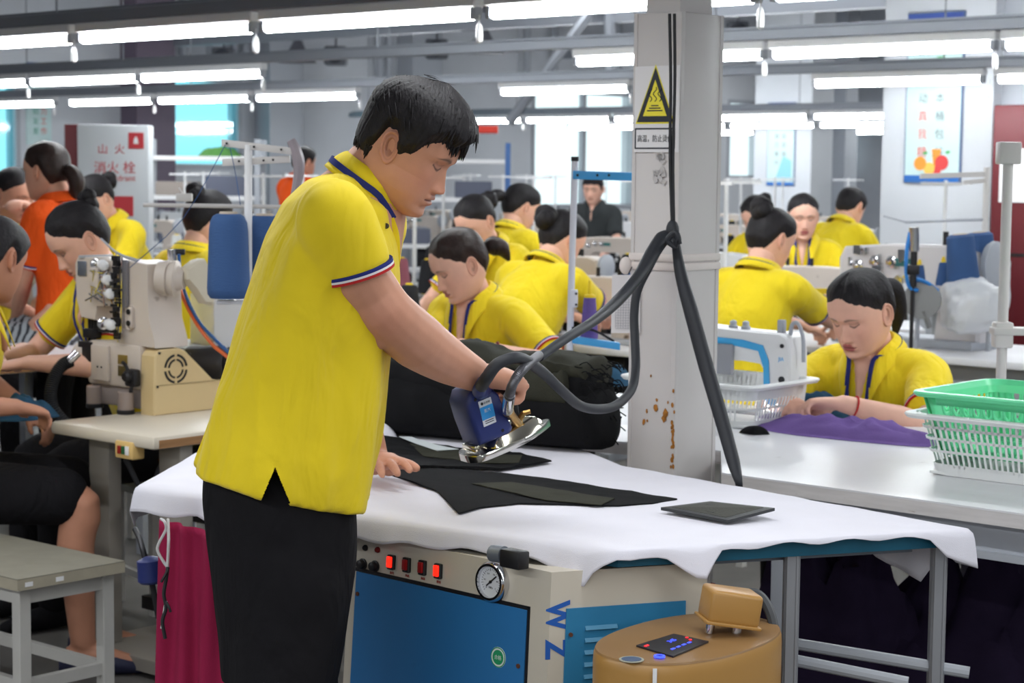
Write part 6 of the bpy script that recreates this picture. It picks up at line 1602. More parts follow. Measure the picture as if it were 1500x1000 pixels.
# white carton with open top and the big blue cone on its stand
def carton():
    c = P(345, 492, 6.6); c.z = P(345, 503, 6.6).z; t = thing('carton', 'open white carton standing beside the big blue thread cone', 'box', c)
    s, d, h = .24, .24, .17; rz = .5; X = Vector((math.cos(rz), math.sin(rz), 0)); Y = Vector((-X.y, X.x, 0)); m = mat('carton_white', (220, 220, 222), .7)
    for v, w_, nm in ((-Y*d/2, X*s, 'side'), (Y*d/2, X*s, 'side'), (-X*s/2, Y*d, 'side'), (X*s/2, Y*d, 'side')): MB().obox(c+v+Vector((0, 0, h/2)), w_, (v.normalized()*.004), (0, 0, h)).build(nm, m, t)
    MB().obox(c+Vector((0, 0, .003)), X*s, Y*d, (0, 0, .006)).build('bottom', m, t)
    mb = MB(); mb.obox(c+X*.03+Vector((0, 0, .165)), X*.12, Y*.15, (0, 0, .02), .004); mb.build('folded_paper', mat('kraft', (186, 172, 156), .8), t)
    b = thing('shelf_stand', 'grey steel side table under the white carton', 'table', (c.x, c.y, 0)); mb = MB(); mb.box((c.x, c.y, c.z-.012), (.42, .34, .022), bev=.004); mb.build('table_top', GREYP, b)
    for sx in (-1, 1):
        for sy in (-1, 1): MB().box((c.x+sx*.18, c.y+sy*.14, (c.z-.023)/2), (.03, .03, c.z-.023)).build('leg', GREYP, b)
carton()
def cone_stand():
    d = 5.35; base = P(364, 610, d); base.z = 0; t = thing('thread_stand', 'white steel thread stand with two guide bars holding the big blue cone', 'thread stand', base)
    x0 = base; zt = P(364, 212, d).z
    MB().cyl(base, Vector((base.x, base.y, zt)), .011, n=10).build('pole', WHITEP, t)
    def bar(a, b, th, nm, dd=0): 
        p, q = P(a[0], a[1], d+dd), P(b[0], b[1], d+dd); c = (p+q)/2; mb = MB(); mb.obox(c, q-p, (0, .014, 0), (0, 0, th), .002); return mb.build(nm, mat('stand_cream', (206, 202, 200), .5), t)
    bar((325, 209), (432, 222), .020, 'upper_guide_bar'); bar((326, 238), (425, 233), .020, 'lower_guide_bar', .015)
    mb = MB()
    for x, y in ((332, 210), (372, 215), (412, 219)): mb.cyl(P(x, y, d-.009), P(x, y, d-.012), .0035, n=8)
    for x, y in ((350, 236), (362, 236), (386, 235), (400, 234)): mb.cyl(P(x, y, d+.006), P(x, y, d+.002), .0035, n=8)
    mb.build('guide_hole', DARKM, t)
    cb = P(335, 438, d-.06); cb2 = P(388, 438, d+.06)
    mb = MB(); mb.obox((cb+cb2)/2-Vector((0, 0, .008)), cb2-cb+Vector((.06, 0, 0)), (0, .05, 0), (0, 0, .012), .003); mb.build('spool_tray', WHITEP, t)
    for c_, nm, m, lab in ((cb, 1, BLUEC, 'tall blue thread cone on the stand behind the pressing man'), (cb2, 2, BLUEC, 'blue thread cone mostly hidden by the pressing man')):
        k = thing('thread_cone', lab, 'thread cone', c_); H = .236
        MB().lathe([(.050, .003), (.058, .014), (.0595, .03), (.0585, .06), (.054, H*.8), (.0515, H*.90), (.043, H*.975), (.032, H*1.0)], c_, (0, 0, 1), 36).build('thread', m, k, smooth=50)
        MB().lathe([(.03, H*.99), (.026, H*1.0), (.024, H*1.025), (.012, H*1.025)], c_, (0, 0, 1), 18).build('spool_core', mat('kraft', (186, 172, 156), .8), k)
    mb = MB(); s0 = P(330, 212, d-.01); mb.tube([s0, P(268, 320, d+.1), P(190, 392, 5.75)], .0012, n=5, sm=3); mb.tube([P(336, 212, d), P(345, 255, d), P(352, 300, d)], .0012, n=5, sm=3); mb.build('threads', BLUEC, t)
    mb = MB(); mb.tube([P(426, 205, d), P(434, 222, d), P(438, 250, d), P(430, 292, d)], [.012, .018, .010], n=8); mb.build('plastic_wrap', mat('wrap_grey', (150, 140, 146), .3), t)
    a, b = P(210, 300, 5.9), P(425, 303, 5.9); mb = MB(); mb.cyl(a, b, .0065, n=8); mb.obox(P(270, 289, 5.9), (.05, 0, 0), (0, .02, 0), (0, 0, .025), .004); mb.cyl(P(262, 275, 5.9), P(272, 290, 5.9), .003, n=6)
    o2 = mb.build('long_thread_rail', mat('stand_cream', (206, 202, 200), .5), t)
cone_stand()
# left table with striped garments behind the seated man
def left_bench():
    c = PZ(60, 520, .80); r, q = rq_of(c); t = thing('sewing_table', 'white topped table at the left with striped garments piled on it', 'table', RQ(r, q+.3, 0))
    mb = MB(); panelbox(mb, r-.22, r+.7, q-.42, q+.45, .765, .80, .008); mb.build('table_top', TABW, t)
    mb = MB(); panelbox(mb, r-.223, r-.22, q-.40, q+.43, .768, .797); mb.build('plywood_edge', WOOD, t)
    for a in (-.16, .62):
        for b in (-.34, .36): mb = MB(); panelbox(mb, r+a-.02, r+a+.02, q+b-.02, q+b+.02, 0, .765); mb.build('leg', GREYP, t)
    mb = MB(); panelbox(mb, r-.20, r+.68, q-.40, q-.385, .28, .70); mb.build('blue_skirt_cloth', mat('blue_cloth', (46, 58, 108), .9), t)
    m = bpy.data.materials.new('striped_knit'); m.use_nodes = True; nt = m.node_tree; b_ = nt.nodes['Principled BSDF']; wv = nt.nodes.new('ShaderNodeTexWave'); wv.inputs['Scale'].default_value = 9; wv.inputs['Distortion'].default_value = 3; tc = nt.nodes.new('ShaderNodeTexCoord'); nt.links.new(tc.outputs['Object'], wv.inputs['Vector'])
    rp = nt.nodes.new('ShaderNodeValToRGB'); rp.color_ramp.elements[0].position = .25; rp.color_ramp.elements[0].color = lin((52, 56, 62)); rp.color_ramp.elements[1].position = .45; rp.color_ramp.elements[1].color = lin((160, 166, 172)); nt.links.new(wv.outputs['Fac'], rp.inputs['Fac']); nt.links.new(rp.outputs['Color'], b_.inputs['Base Color']); b_.inputs['Roughness'].default_value = .9
    heap('striped_garment', 'grey and black striped garments heaped on the left table', 'garment', PZ(55, 496, .801), .34, .22, .11, m, 31, fold=1.3)
    heap('black_garment', 'black and orange edged cloth at the far left of the striped garments', 'garment', PZ(18, 520, .801), .10, .08, .05, BLK, 33)
left_bench()
# ------------------------------------------------------------------ bench stool in the left foreground
def fore_stool():
    z = .45; a, b = PZ(183, 822, z), PZ(40, 847, z); dr = (b-a).normalized(); back = Vector((-dr.y, dr.x, 0)); back = back if back.y > 0 else -back
    back = (PZ(0, 786, z)-PZ(183, 822, z)); back = back-dr*back.dot(dr); W = .52; D = .34
    if back.length < .05: back = Vector((dr.y, -dr.x, 0))
    back.normalize(); t = thing('stool', 'pale grey wooden stool with worn grey top and white stickers at the left front', 'stool', a+dr*W/2+back*D/2)
    t.location.z = 0; rot = None; m = mat('stool_grey', (186, 184, 180), .6, var=.06, scale=8)
    # top follows the photograph: long edges run to the left and away
    e1 = (PZ(10, 784, z)-a); e1 = e1.normalized(); e2 = (b-a).normalized(); L1, L2 = .62, .34
    poly = [a, a+e2*L2, a+e2*L2+e1*L1, a+e1*L1]
    mb = MB(); mb.prism([p-Vector((0, 0, .03)) for p in poly], Vector((0, 0, .0285))); mb.build('seat', mat('stool_edge', (168, 160, 142), .6, var=.15, scale=12), t)
    mb = MB(); mb.prism([p-Vector((0, 0, .0015)) for p in poly], Vector((0, 0, .003))); mb.build('seat_sheet', mat('stool_top2', (132, 128, 116), .55, var=.1, scale=14, dirt=((150, 146, 132), 10, .64)), t)
    def leg(u, v):
        p = a+e1*(L1*u)+e2*(L2*v); mb = MB(); mb.obox((p.x, p.y, .21), Vector((e2.x, e2.y, 0))*.036, Vector((-e2.y, e2.x, 0))*.036, (0, 0, .42), .002, 1); mb.build('leg', m, t); return p
    l = [leg(.07, .10), leg(.07, .88), leg(.93, .88), leg(.93, .10)]
    for i in range(4):
        p, q = l[i], l[(i+1) % 4]; d = (q-p).normalized()
        for zz, hh in ((.395, .04), (.155, .032)):
            mb = MB(); mb.obox(((p.x+q.x)/2, (p.y+q.y)/2, zz), Vector((q.x-p.x, q.y-p.y, 0)), Vector((-d.y, d.x, 0))*.02, (0, 0, hh)); mb.build('apron' if zz > .3 else 'stretcher', m, t)
    for v in (.62, .90):
        p = a+e2*(L2*v)-Vector((0, 0, .016)); mb = MB(); nrm = Vector((e2.y, -e2.x, 0)); nrm = nrm if nrm.y < 0 else -nrm
        mb.obox(p+nrm*.001, e2*.024, nrm*.001, (0, 0, .012)); mb.build('sticker', WHITEP, t)
fore_stool()
# ------------------------------------------------------------------ red cloth hanging from the ironing table, strings
def hanging_cloth():
    a, b = P(235, 752, 3.95), P(322, 752, 3.80); M = mat('crimson_cloth', (150, 36, 72), .9, var=.1, scale=8, bump=.3, bscale=400, spec=.1)
    zt = ZI-.045; a.z = b.z = zt
    def fn(u, v):
        p = a.lerp(b, u)+(b-a)*((u-.5)*.18*v); n = Vector((-.25, -1, 0)).normalized()
        return Vector((p.x, p.y, zt-.62*v))+n*(.018*math.sin(u*17+math.sin(v*2))*(.5+.5*v)+.02*noise.noise(Vector((u*5, v*2, 1))))
    o = MB().grid(fn, 60, 30).build('crimson_cloth', M, smooth=80); s = o.modifiers.new('thick', 'SOLIDIFY'); s.thickness = .003
    tag(o, 'crimson cloth hanging in folds from the left end of the ironing table', 'cloth')
    t = thing('drawstring', 'white cord with black knotted ties hanging in front of the crimson cloth', 'string', P(243, 770, 3.82))
    mb = MB(); mb.tube([P(246, 760, 3.85), P(247, 790, 3.82), P(246, 815, 3.82), P(245, 832, 3.82)], .0032, n=6); mb.build('white_cord', mat('cord_white', (206, 204, 206), .8), t); mb = MB(); mb.tube([P(236, 760, 3.85), P(241, 764, 3.82), P(243, 775, 3.82), P(233, 795, 3.82), P(231, 806, 3.82), P(238, 820, 3.82), P(245, 830, 3.82)], .003, n=6); mb.build('white_cord', _M['cord_white'], t); mb = MB(); mb.tube([P(243, 880, 3.81), P(240, 900, 3.81), P(237, 920, 3.81)], .0032, n=6); mb.build('white_cord', mat('cord_white', (206, 204, 206), .8), t)
    mb = MB(); mb.tube([P(246, 830, 3.815), P(243, 850, 3.81), P(240, 870, 3.81), P(243, 890, 3.81), P(238, 910, 3.81), P(242, 935, 3.81)], .0042, n=6); mb.tube([P(246, 834, 3.81), P(240, 845, 3.8), P(236, 852, 3.8)], .003, n=5); mb.tube([P(242, 880, 3.81), P(247, 888, 3.80), P(250, 896, 3.8)], .003, n=5); mb.build('black_tie', BLACKR, t)
    # blue oil bottle on a rod
    t = thing('hanging_bottle', 'small blue bottle on a bent rod beside the crimson cloth', 'bottle', P(222, 840, 4.3))
    mb = MB(); mb.tube([P(198, 775, 4.4), P(205, 790, 4.35), P(212, 815, 4.3), P(222, 850, 4.3), P(232, 905, 4.3)], .007, n=8); mb.build('rod', DARKM, t)
    c0, c1 = P(219, 815, 4.28), P(223, 853, 4.28); d_ = c1-c0; mb = MB(); mb.lathe([(.012, 0), (.030, .008), (.032, d_.length*.9), (.026, d_.length)], c0, d_, 16); mb.build('bottle', mat('bottle_blue', (38, 50, 110), .35), t)
    # left end of the cloth, the folded corner that hangs in two layers
hanging_cloth()
# ------------------------------------------------------------------ black garment pile behind the iron
def pile():
    """long folded trouser lengths lying over each other on the far half of the ironing table"""
    t = thing('trouser_bundle', 'large bundle of black and olive cut trouser pieces with frayed end behind the iron', 'garment pile', PZ(735, 660, ZI))
    o = PZ(540, 642, ZI)+Vector((.04, .13, .004)); ax = PZ(906, 671, ZI)+Vector((-.02, .13, 0.004))-o; L = ax.length; X = ax.normalized(); Y = Vector((-X.y, X.x, 0)).normalized(); Y = Y if Y.y > 0 else -Y
    def layer(z0, z1, w0, off, x0, x1, seed, m, nm, end=.06):
        vs, fs, NX, NA = [], [], 60, 26
        for i in range(NX+1):
            u = i/NX; x = (x0+(x1-x0)*u)*L; e = min(1, u/.06, (1-u)/.05); e = math.sqrt(max(0, 1-(1-e)**2)) if e < 1 else 1
            e = max(.08, e); w_ = w0*(.86+.14*noise.noise(Vector((u*3, seed, 0)))+.1*math.sin(u*3))*(.4+.6*e); h0 = z0; top = z1*(.92+.16*noise.noise(Vector((u*2.5, seed, 4))))*(.35+.65*e)
            for k in range(NA):
                a = 2*PI*k/NA; ca, sa = math.cos(a), math.sin(a); yy = math.copysign(abs(ca)**.75, ca)*w_; zz = math.copysign(abs(sa)**.6, sa)
                zc = (h0+top)/2; hh = (top-h0)/2
                n_ = noise.noise(Vector((u*9, ca*2+seed, sa*2)))*.014+noise.noise(Vector((u*26, ca*5+seed, sa*5)))*.006
                vs.append(o+X*x+Y*(off+yy*(1+n_*3))+Vector((0, 0, max(.002, zc+hh*zz+n_*(.6 if sa > 0 else .2)))))
        for i in range(NX):
            for k in range(NA): j = (k+1) % NA; fs.append((i*NA+k, i*NA+j, (i+1)*NA+j, (i+1)*NA+k))
        fs += [tuple(range(NA-1, -1, -1)), tuple(range(NX*NA, NX*NA+NA))]
        mb = MB(); mb._add(vs, fs); return mb.build(nm, m, t, smooth=70)
    layer(.0, .155, .135, .0, -.02, 1.0, 1, BLK, 'black_piece'); layer(.05, .225, .118, .012, -.04, .975, 2, BLK, 'black_piece')
    layer(.17, .247, .108, .020, .22, .955, 4, OLV, 'olive_piece')
    layer(.115, .205, .022, -.098, .52, .90, 6, OLV, 'olive_piece')
    mb = MB(); rs = random.Random(8)
    for i in range(70):
        z = rs.uniform(.02, .215); yv = rs.uniform(-.11, .12); p = o+X*(L*(.925+.03*rs.random()))+Y*yv+Vector((0, 0, z)); l = rs.uniform(.015, .045)
        mb.tube([p, p+X*l*.6+Vector((0, 0, rs.uniform(-.012, .012))), p+X*l+Vector((rs.uniform(-.008, .008), 0, rs.uniform(-.02, .004)))], .0018, n=4, sm=2)
    fr = mb.build('frayed_threads', BLK, t); fr['kind'] = 'stuff'
pile()
def blue_bin(name, label, c, sx, sy, h, m):
    t = thing(name, label, 'crate', c); mb = MB()
    mb.box(Vector(c)+Vector((0, 0, h/2)), (sx, sy, h), bev=.008); mb.build('crate_body', m, t); mb = MB(); mb.box(Vector(c)+Vector((0, 0, h-.008)), (sx+.02, sy+.02, .016), bev=.004); mb.build('crate_rim', m, t)
for i, (px, py, d, lab) in enumerate(((590, 660, 5.05, 'blue plastic crate edge showing under the black bundle near the hand'), )):
    c = P(px, py, d); blue_bin('plastic_crate', lab, Vector((c.x, c.y, .80)), .30, .2, .10, mat('crate_blue2', (50, 110, 160), .5))
heap('white_cloth', 'white folded cloth behind the man by the blue crate', 'cloth', PZ(545, 640, ZI+.003), .07, .06, .07, _M['white_cotton'], 41)
# ------------------------------------------------------------------ steam generator
def boiler():
    z = .70; c = PZ(1010, 935, z); X = Vector((.62, .78, 0)).normalized(); Y = Vector((-X.y, X.x, 0)); A, Bm = .215, .128
    t = thing('steam_generator', 'golden oval steam generator with digital panel under the ironing table', 'steam generator', Vector((c.x, c.y, 0)))
    gold = mat('gold_enamel', (176, 132, 70), .35, var=.05, scale=8, spec=.5)
    def el(k, zz, n=56, dz=0): 
        out = []
        for i in range(n):
            a = 2*PI*i/n; e = .88; ca, sa = math.cos(a), math.sin(a)
            out.append(Vector((c.x, c.y, zz))+X*(A*k*math.copysign(abs(ca)**e, ca))+Y*(Bm*k*math.copysign(abs(sa)**e, sa)))
        return out
    mb = MB(); mb.rings([el(.96, .02), el(1, .04), el(1, z-.02), el(.995, z-.006), el(.98, z)], caps=True); mb.build('tank_body', gold, t, smooth=40)
    mb = MB(); mb.rings([el(.985, z), el(.975, z+.003), el(.94, z+.004)]); mb.build('lid', mat('gold_lid', (140, 106, 66), .42, var=.06, scale=12), t)
    zz = z+.0045
    pn = [PZ(932, 947, zz), PZ(986, 963, zz), PZ(1038, 941, zz), PZ(987, 930, zz)]
    mb = MB(); mb.prism(pn, Vector((0, 0, .003))); pa = mb.build('control_panel', mat('panel_black', (34, 34, 40), .3), t)
    def pp(u, v): return pn[0].lerp(pn[3], u).lerp(pn[1].lerp(pn[2], u), v)+Vector((0, 0, .0034))
    bx = (pn[2]-pn[1]).normalized(); by = (pn[0]-pn[1]).normalized()
    blu = mat('led_blue', (60, 80, 255), .3, emit=1.6); redl = mat('led_red', (255, 40, 50), .3, emit=1.6)
    mb = MB(); mb.text('345', .016, pp(.62, .34), bx, by, depth=.0003); 
    for k in range(4): mb.obox(pp(.28+.15*k, .72), bx*.011, by*.005, (0, 0, .0005))
    mb.build('digital_readout', blu, pa)
    mb = MB()
    for u, v in ((.86, .62), (.93, .45)): mb.cyl(pp(u, v), pp(u, v)+Vector((0, 0, .0008)), .0028, n=10)
    mb.obox(pp(.10, .18), bx*.012, by*.005, (0, 0, .0005)); mb.build('indicator', redl, pa)
    b0 = PZ(966, 963, zz); mb = MB(); mb.lathe([(.006, .001), (.006, .004), (.0095, .004), (.0095, .001)], b0, (0, 0, 1), 20, caps=False); mb.build('button_ring', blu, t); MB().cyl(b0, b0+Vector((0, 0, .003)), .006, n=16).build('power_button', BLACKP, t)
    s0 = PZ(925, 966, zz); MB().cyl(s0, s0+Vector((0, 0, .0012)), .021, n=28).build('round_badge', mat('badge_grey', (168, 166, 150), .5), t); MB().cyl(s0, s0+Vector((0, 0, .0016)), .017, n=28).build('badge_print', mat('badge_blue', (70, 88, 116), .5), t)
    # warning label on the front side
    f = None
    best = min(el(1.0, z-.06, 200), key=lambda p: abs(proj(np.array([p]))[0][0]-958)+(500 if (p-Vector((c.x, c.y, p.z))).dot(Vector((0, -1, 0))) < 0 else 0))
    nr = (best-Vector((c.x, c.y, best.z))); nr = (X*(nr.dot(X)/A**2)+Y*(nr.dot(Y)/Bm**2)).normalized(); tx = Vector((-nr.y, nr.x, 0)); up = Vector((0, 0, 1))
    mb = MB(); mb.obox(best+nr*.001-up*.005, tx*.052, nr*.0016, up*.05, .0006, 1); lb = mb.build('warning_label', mat('label_orange', (226, 118, 40), .5), t)
    mb = MB(); mb.obox(best+nr*.0018-up*.005, tx*.048, nr*.0012, up*.046); mb.build('label_field', WHITEP, lb)
    mb = MB(); mb.text('高温危险', .0075, best+nr*.0026+tx*.008+up*.006, tx, up, depth=.0002); mb.build('label_text', BLACKP, lb)
    q0 = best+nr*.0026-tx*.016+up*.007; mb = MB(); mb.prism([q0-tx*.006-up*.004, q0+tx*.006-up*.004, q0+up*.007], nr*.0005); mb.build('label_triangle', mat('rust_ink', (150, 70, 30), .5), lb)
    mb = MB(); mb.obox(best+nr*.0015+up*.038, tx*.007, nr*.0012, up*.036); mb.build('seal_strip', WHITEP, t)
    # valve housing on the back of the lid
    h0 = PZ(1064, 920, z+.012); hx = (X*.25+_R*.9).normalized(); hx = Vector((hx.x, hx.y, -.16)).normalized(); hy = Vector((0, 0, 1)).cross(hx).normalized(); hz = hx.cross(hy)
    mb = MB(); mb.obox(h0+hz*.042, hx*.095, hy*.075, hz*.058, .008, 3); mb.obox(h0+hz*.013, hx*.102, hy*.082, hz*.006, .002); mb.build('valve_cover', gold, t, smooth=30)
    for k in (-.03, .02): mb = MB(); mb.cyl(h0+hx*k-hz*.012, h0+hx*k+hz*.012, .008, n=12); mb.build('valve_stem', CHROME, t)
    hb = P(1085, 884, h0.y+.08)
    mb = MB(); mb.tube([P(1052, 882, h0.y+.06), P(1068, 869, h0.y+.08), P(1088, 874, h0.y+.1), P(1096, 892, h0.y+.1), P(1090, 906, h0.y+.1)], .008, n=8); mb.tube([P(1085, 880, h0.y+.1), P(1100, 868, h0.y+.1), P(1118, 878, h0.y+.1), P(1132, 910, h0.y+.08), P(1136, 960, h0.y+.06), P(1135, 1030, h0.y+.06)], .0095, n=8); mb.build('feed_hoses', mat('hose_grey', (70, 72, 76), .4), t)
boiler()
c = P(1062, 850, 4.1); o = heap('red_cloth', 'dark red cloth bundle behind the steam generator', 'cloth', Vector((c.x, c.y, .02)), .13, .10, .85, mat('dark_red_cloth', (120, 24, 34), .9), 51, fold=.3)
# ------------------------------------------------------------------ white and blue thread rack behind the column
def blue_rack():
    d = 5.9; base = P(836, 540, d); t = thing('thread_rack', 'white post with light blue arms and black cap left of the column', 'thread stand', Vector((base.x, base.y, ZW)))
    b = mat('rack_blue', (70, 160, 220), .4); wp = mat('rack_white', (216, 216, 226), .4)
    p0, p1 = Vector((P(834, 470, d).x, base.y, ZW)), P(842, 236, d); mb = MB(); mb.cyl(p0, p1, .0105, n=12); mb.build('post', wp, t)
    MB().cyl(p1, p1+Vector((0, 0, .014)), .012, n=12).build('end_cap', BLACKP, t)
    a0, a1 = P(839, 256, d-.012), P(935, 259, d-.012); mb = MB(); mb.obox((a0+a1)/2, a1-a0, (0, .006, 0), (0, 0, .026), .002); ar = mb.build('upper_arm', b, t)
    for x in (846, 875, 892): mb = MB(); mb.cyl(P(x, 256.5, d-.015), P(x, 256.5, d-.018), .004, n=8); mb.build('hole', DARKM, ar)
    a0, a1 = P(838, 497, d-.012), P(908, 507, d-.1); mb = MB(); mb.obox((a0+a1)/2, a1-a0, (0, .03, .0), (0, 0, .022), .003); mb.build('lower_tray', b, t)
    mb = MB(); mb.obox(P(841, 437, d-.014), (.022, 0, 0), (0, .014, 0), (0, 0, .055), .003); cl = mb.build('clamp', wp, t)
    for y in (430, 446): mb = MB(); mb.cyl(P(844, y, d-.02), P(844, y, d-.024), .004, n=8); mb.build('clamp_screw', DARKM, cl)
    mb = MB(); mb.tube([P(838, 480, d-.02), P(870, 484, d-.05), P(900, 500, d-.08)], .004, n=6); mb.build('wire_guide', DARKM, t)
    k = thing('thread_cone', 'purple thread cone with yellow tip beside the white and blue rack', 'thread cone', Vector((P(863, 500, d).x, P(863, 500, d).y, P(863, 497, d).z)))
    kc = k.location; H = P(863, 432, d).z-kc.z; MB().lathe([(.026, 0), (.028, .01), (.019, H*.93), (.016, H*.95)], kc, (0, 0, 1), 20).build('thread', PURPC, k); MB().lathe([(.017, H*.93), (.0175, H), (.006, H+.004), (.004, H+.045)], kc, (0, 0, 1), 14).build('spool_core', YELP, k)
    q_ = heap('teal_garment', 'teal garment pile below the blue rack tray', 'garment', PZ(880, 560, ZW+.001), .13, .10, .10, TEAL, 61)
blue_rack()
# ------------------------------------------------------------------ posters, notices and cabinets of the side walls
PAPER = mat('poster_aqua', (198, 222, 222), .4, var=.05, scale=4); PBLUE = mat('poster_blue', (62, 84, 156), .4); PBL2 = mat('poster_base_blue', (44, 104, 178), .4); PINK_ = mat('poster_red', (214, 92, 84), .5); PGRN = mat('poster_green', (70, 170, 96), .5); PINKG = mat('poster_grey', (110, 116, 124), .5); ORNG = mat('fruit_orange', (240, 150, 60), .5); FRED = mat('fruit_red', (206, 66, 66), .5); PFR = mat('poster_frame', (90, 110, 150), .4)
def poster(label, q, pxl, pxr, ytop, ybot, big=True):
    r0, r1 = r_on(pxr, q), r_on(pxl, q); rm = (r0+r1)/2; Y = RQ(rm, q).y; pm = (pxl+pxr)/2
    zt, zb = P(pm, ytop, Y).z, P(pm, ybot, Y).z; W, H = r1-r0, zt-zb; X = -RV; Z = Vector((0, 0, 1)); n = -QV
    t = thing('poster', label, 'poster', RQ(rm, q-.01, zb))
    def S(u, v, d=0): return RQ(r1-W*u, q-.012-d, zb+H*v)
    MB().obox(S(.5, .5), X*W, n*.02, Z*H).build('frame', PFR, t)
    MB().obox(S(.5, .5, .010), X*(W*.96), n*.004, Z*(H*.985)).build('sheet', PAPER, t)
    MB().obox(S(.5, .93, .012), X*(W*.96), n*.003, Z*(H*.125)).build('top_band', PBLUE, t)
    MB().obox(S(.5, .025, .012), X*(W*.96), n*.003, Z*(H*.04)).build('base_band', PBL2, t)
    def col(s, u, v0, size, m, nm):
        for k, ch in enumerate(s): MB().text(ch, size, S(u, v0-k*.105, .0135), X, Z, depth=.0006).build(nm, m, t)
    s = W*.17
    if big:
        col('菜', .62, .715, s, PGRN, 'lettering'); col('一', .32, .715, s, PINKG, 'lettering'); col('日本桶包谷', .62, .605, s, PINKG, 'lettering'); col('劳动', .32, .605, s, PINKG, 'lettering'); col('真我糖', .32, .395, s*1.05, PINK_, 'lettering')
        mb = MB(); mb.prism([S(.50, .20, .013), S(.66, .20, .013), S(.62, .09, .013), S(.54, .09, .013)], n*.002); mb.build('juice_glass', ORNG, t)
        for u, v, k, m in ((.30, .115, .11, ORNG), (.46, .085, .10, mat('fruit_yellow', (244, 190, 90), .5)), (.68, .12, .12, FRED), (.60, .075, .07, FRED)):
            mb = MB(); mb.cyl(S(u, v, .0125), S(u, v, .0155), W*k, n=18); mb.build('fruit', m, t)
        mb = MB()
        for u, v in ((.78, .18), (.38, .175), (.55, .16)): mb.prism([S(u-.05, v, .014), S(u, v+.012, .014), S(u+.06, v+.004, .014), S(u, v-.01, .014)], n*.001)
        mb.build('leaf', PGRN, t)
    else:
        col('家和万事兴', .36, .70, s, PINKG, 'lettering'); col('平安是福', .62, .70, s, PINKG, 'lettering')
        mb = MB(); mb.prism([S(.35, .10, .013), S(.9, .10, .013), S(.9, .30, .013), S(.6, .36, .013)], n*.001); mb.build('picture_patch', mat('poster_cyan', (140, 200, 218), .4), t)
    return t
poster('tall fruit juice poster with blue top band and oranges on the white pier', qp, 1321, 1403, 18, 268)
poster('small blue and white poster on the far pier right of the column', qp2, 1120, 1160, 150, 272, False)
def on_left_wall(pxl, pxr, ytop, ybot, off=.02):
    q0, q1 = qat(pxl, R1-off), qat(pxr, R1-off); Yl = RQ(R1, (q0+q1)/2).y; pm = (pxl+pxr)/2; return q0, q1, P(pm, ytop, Yl).z, P(pm, ybot, Yl).z
def left_poster():
    q0, q1, zt, zb = on_left_wall(40, 76, 92, 212); t = thing('poster', 'narrow poster with blue band on the left wall beside the window', 'poster', RQ(R1-.02, (q0+q1)/2, zb))
    mb = MB(); panelbox(mb, R1-.021, R1-.002, q0, q1, zb, zt); mb.build('sheet', PAPER, t); mb = MB(); panelbox(mb, R1-.025, R1-.02, q0, q1, zt-.16, zt); mb.build('top_band', PBLUE, t)
    X = QV; Z = Vector((0, 0, 1))
    for u, s_, m in ((.36, '团结友爱', mat('poster_teal', (90, 168, 150), .5)), (.68, '努力工作', PINK_)):
        for k, ch in enumerate(s_): MB().text(ch, .085, RQ(R1-.023, q0+(q1-q0)*u, zt-.42-.11*k), X, Z, depth=.001).build('lettering', m, t)
left_poster()
def fire_panel():
    d = 12.5; a, b = P(112, 182, d), P(217, 182, d); zt = a.z; zb = P(165, 330, d).z; c = (a+b)/2; X = (b-a); X.z = 0; W = X.length; X.normalize(); n = Vector((X.y, -X.x, 0)); Z = Vector((0, 0, 1))
    t = thing('fire_hydrant_box', 'white fire hydrant cabinet with red lettering behind the woman in orange', 'cabinet', Vector((c.x, c.y+.1, 0)))
    MB().obox(Vector((c.x, c.y+.1, zt/2))-n*0, X*W, n*.18, Z*zt, .01).build('cabinet_body', mat('hydrant_white', (196, 200, 204), .5), t)
    red = mat('hydrant_red', (190, 44, 54), .5)
    def S(px, py): p = P(px, py, d); u = (p-c).dot(X); return Vector((c.x, c.y+.1, 0))+X*u+n*.092+Z*p.z
    for ch, px in (('消', 146), ('火', 165), ('栓', 189)): mb = MB(); mb.text(ch, .085, S(px, 245), X, Z, depth=.001); mb.build('lettering', red, t)
    for ch, px in (('山', 150), ('火', 175)): mb = MB(); mb.text(ch, .07, S(px, 218), X, Z, depth=.001); mb.build('lettering', red, t)
    mb = MB(); mb.text('Fire hydrant', .055, S(168, 262), X, Z, depth=.001); mb.build('lettering', red, t)
    p = S(199, 206); MB().obox(p, X*.10, n*.004, Z*.105).build('fire_symbol', red, t); mb = MB(); mb.prism([p+n*.003-X*.015-Z*.02, p+n*.003+X*.015-Z*.02, p+n*.003+X*.012+Z*.01, p+n*.003+Z*.03, p+n*.003-X*.014+Z*.008], n*.002); mb.build('flame', WHITEP, t)
    p = S(177, 302); MB().obox(p, X*.16, n*.004, Z*.13).build('red_notice', red, t)
    p = P(103, 225, d); MB().obox(Vector((p.x, p.y+.15, 1.2)), X*.12, n*.1, Z*1.2).build('red_side', MAROON, t)
fire_panel()
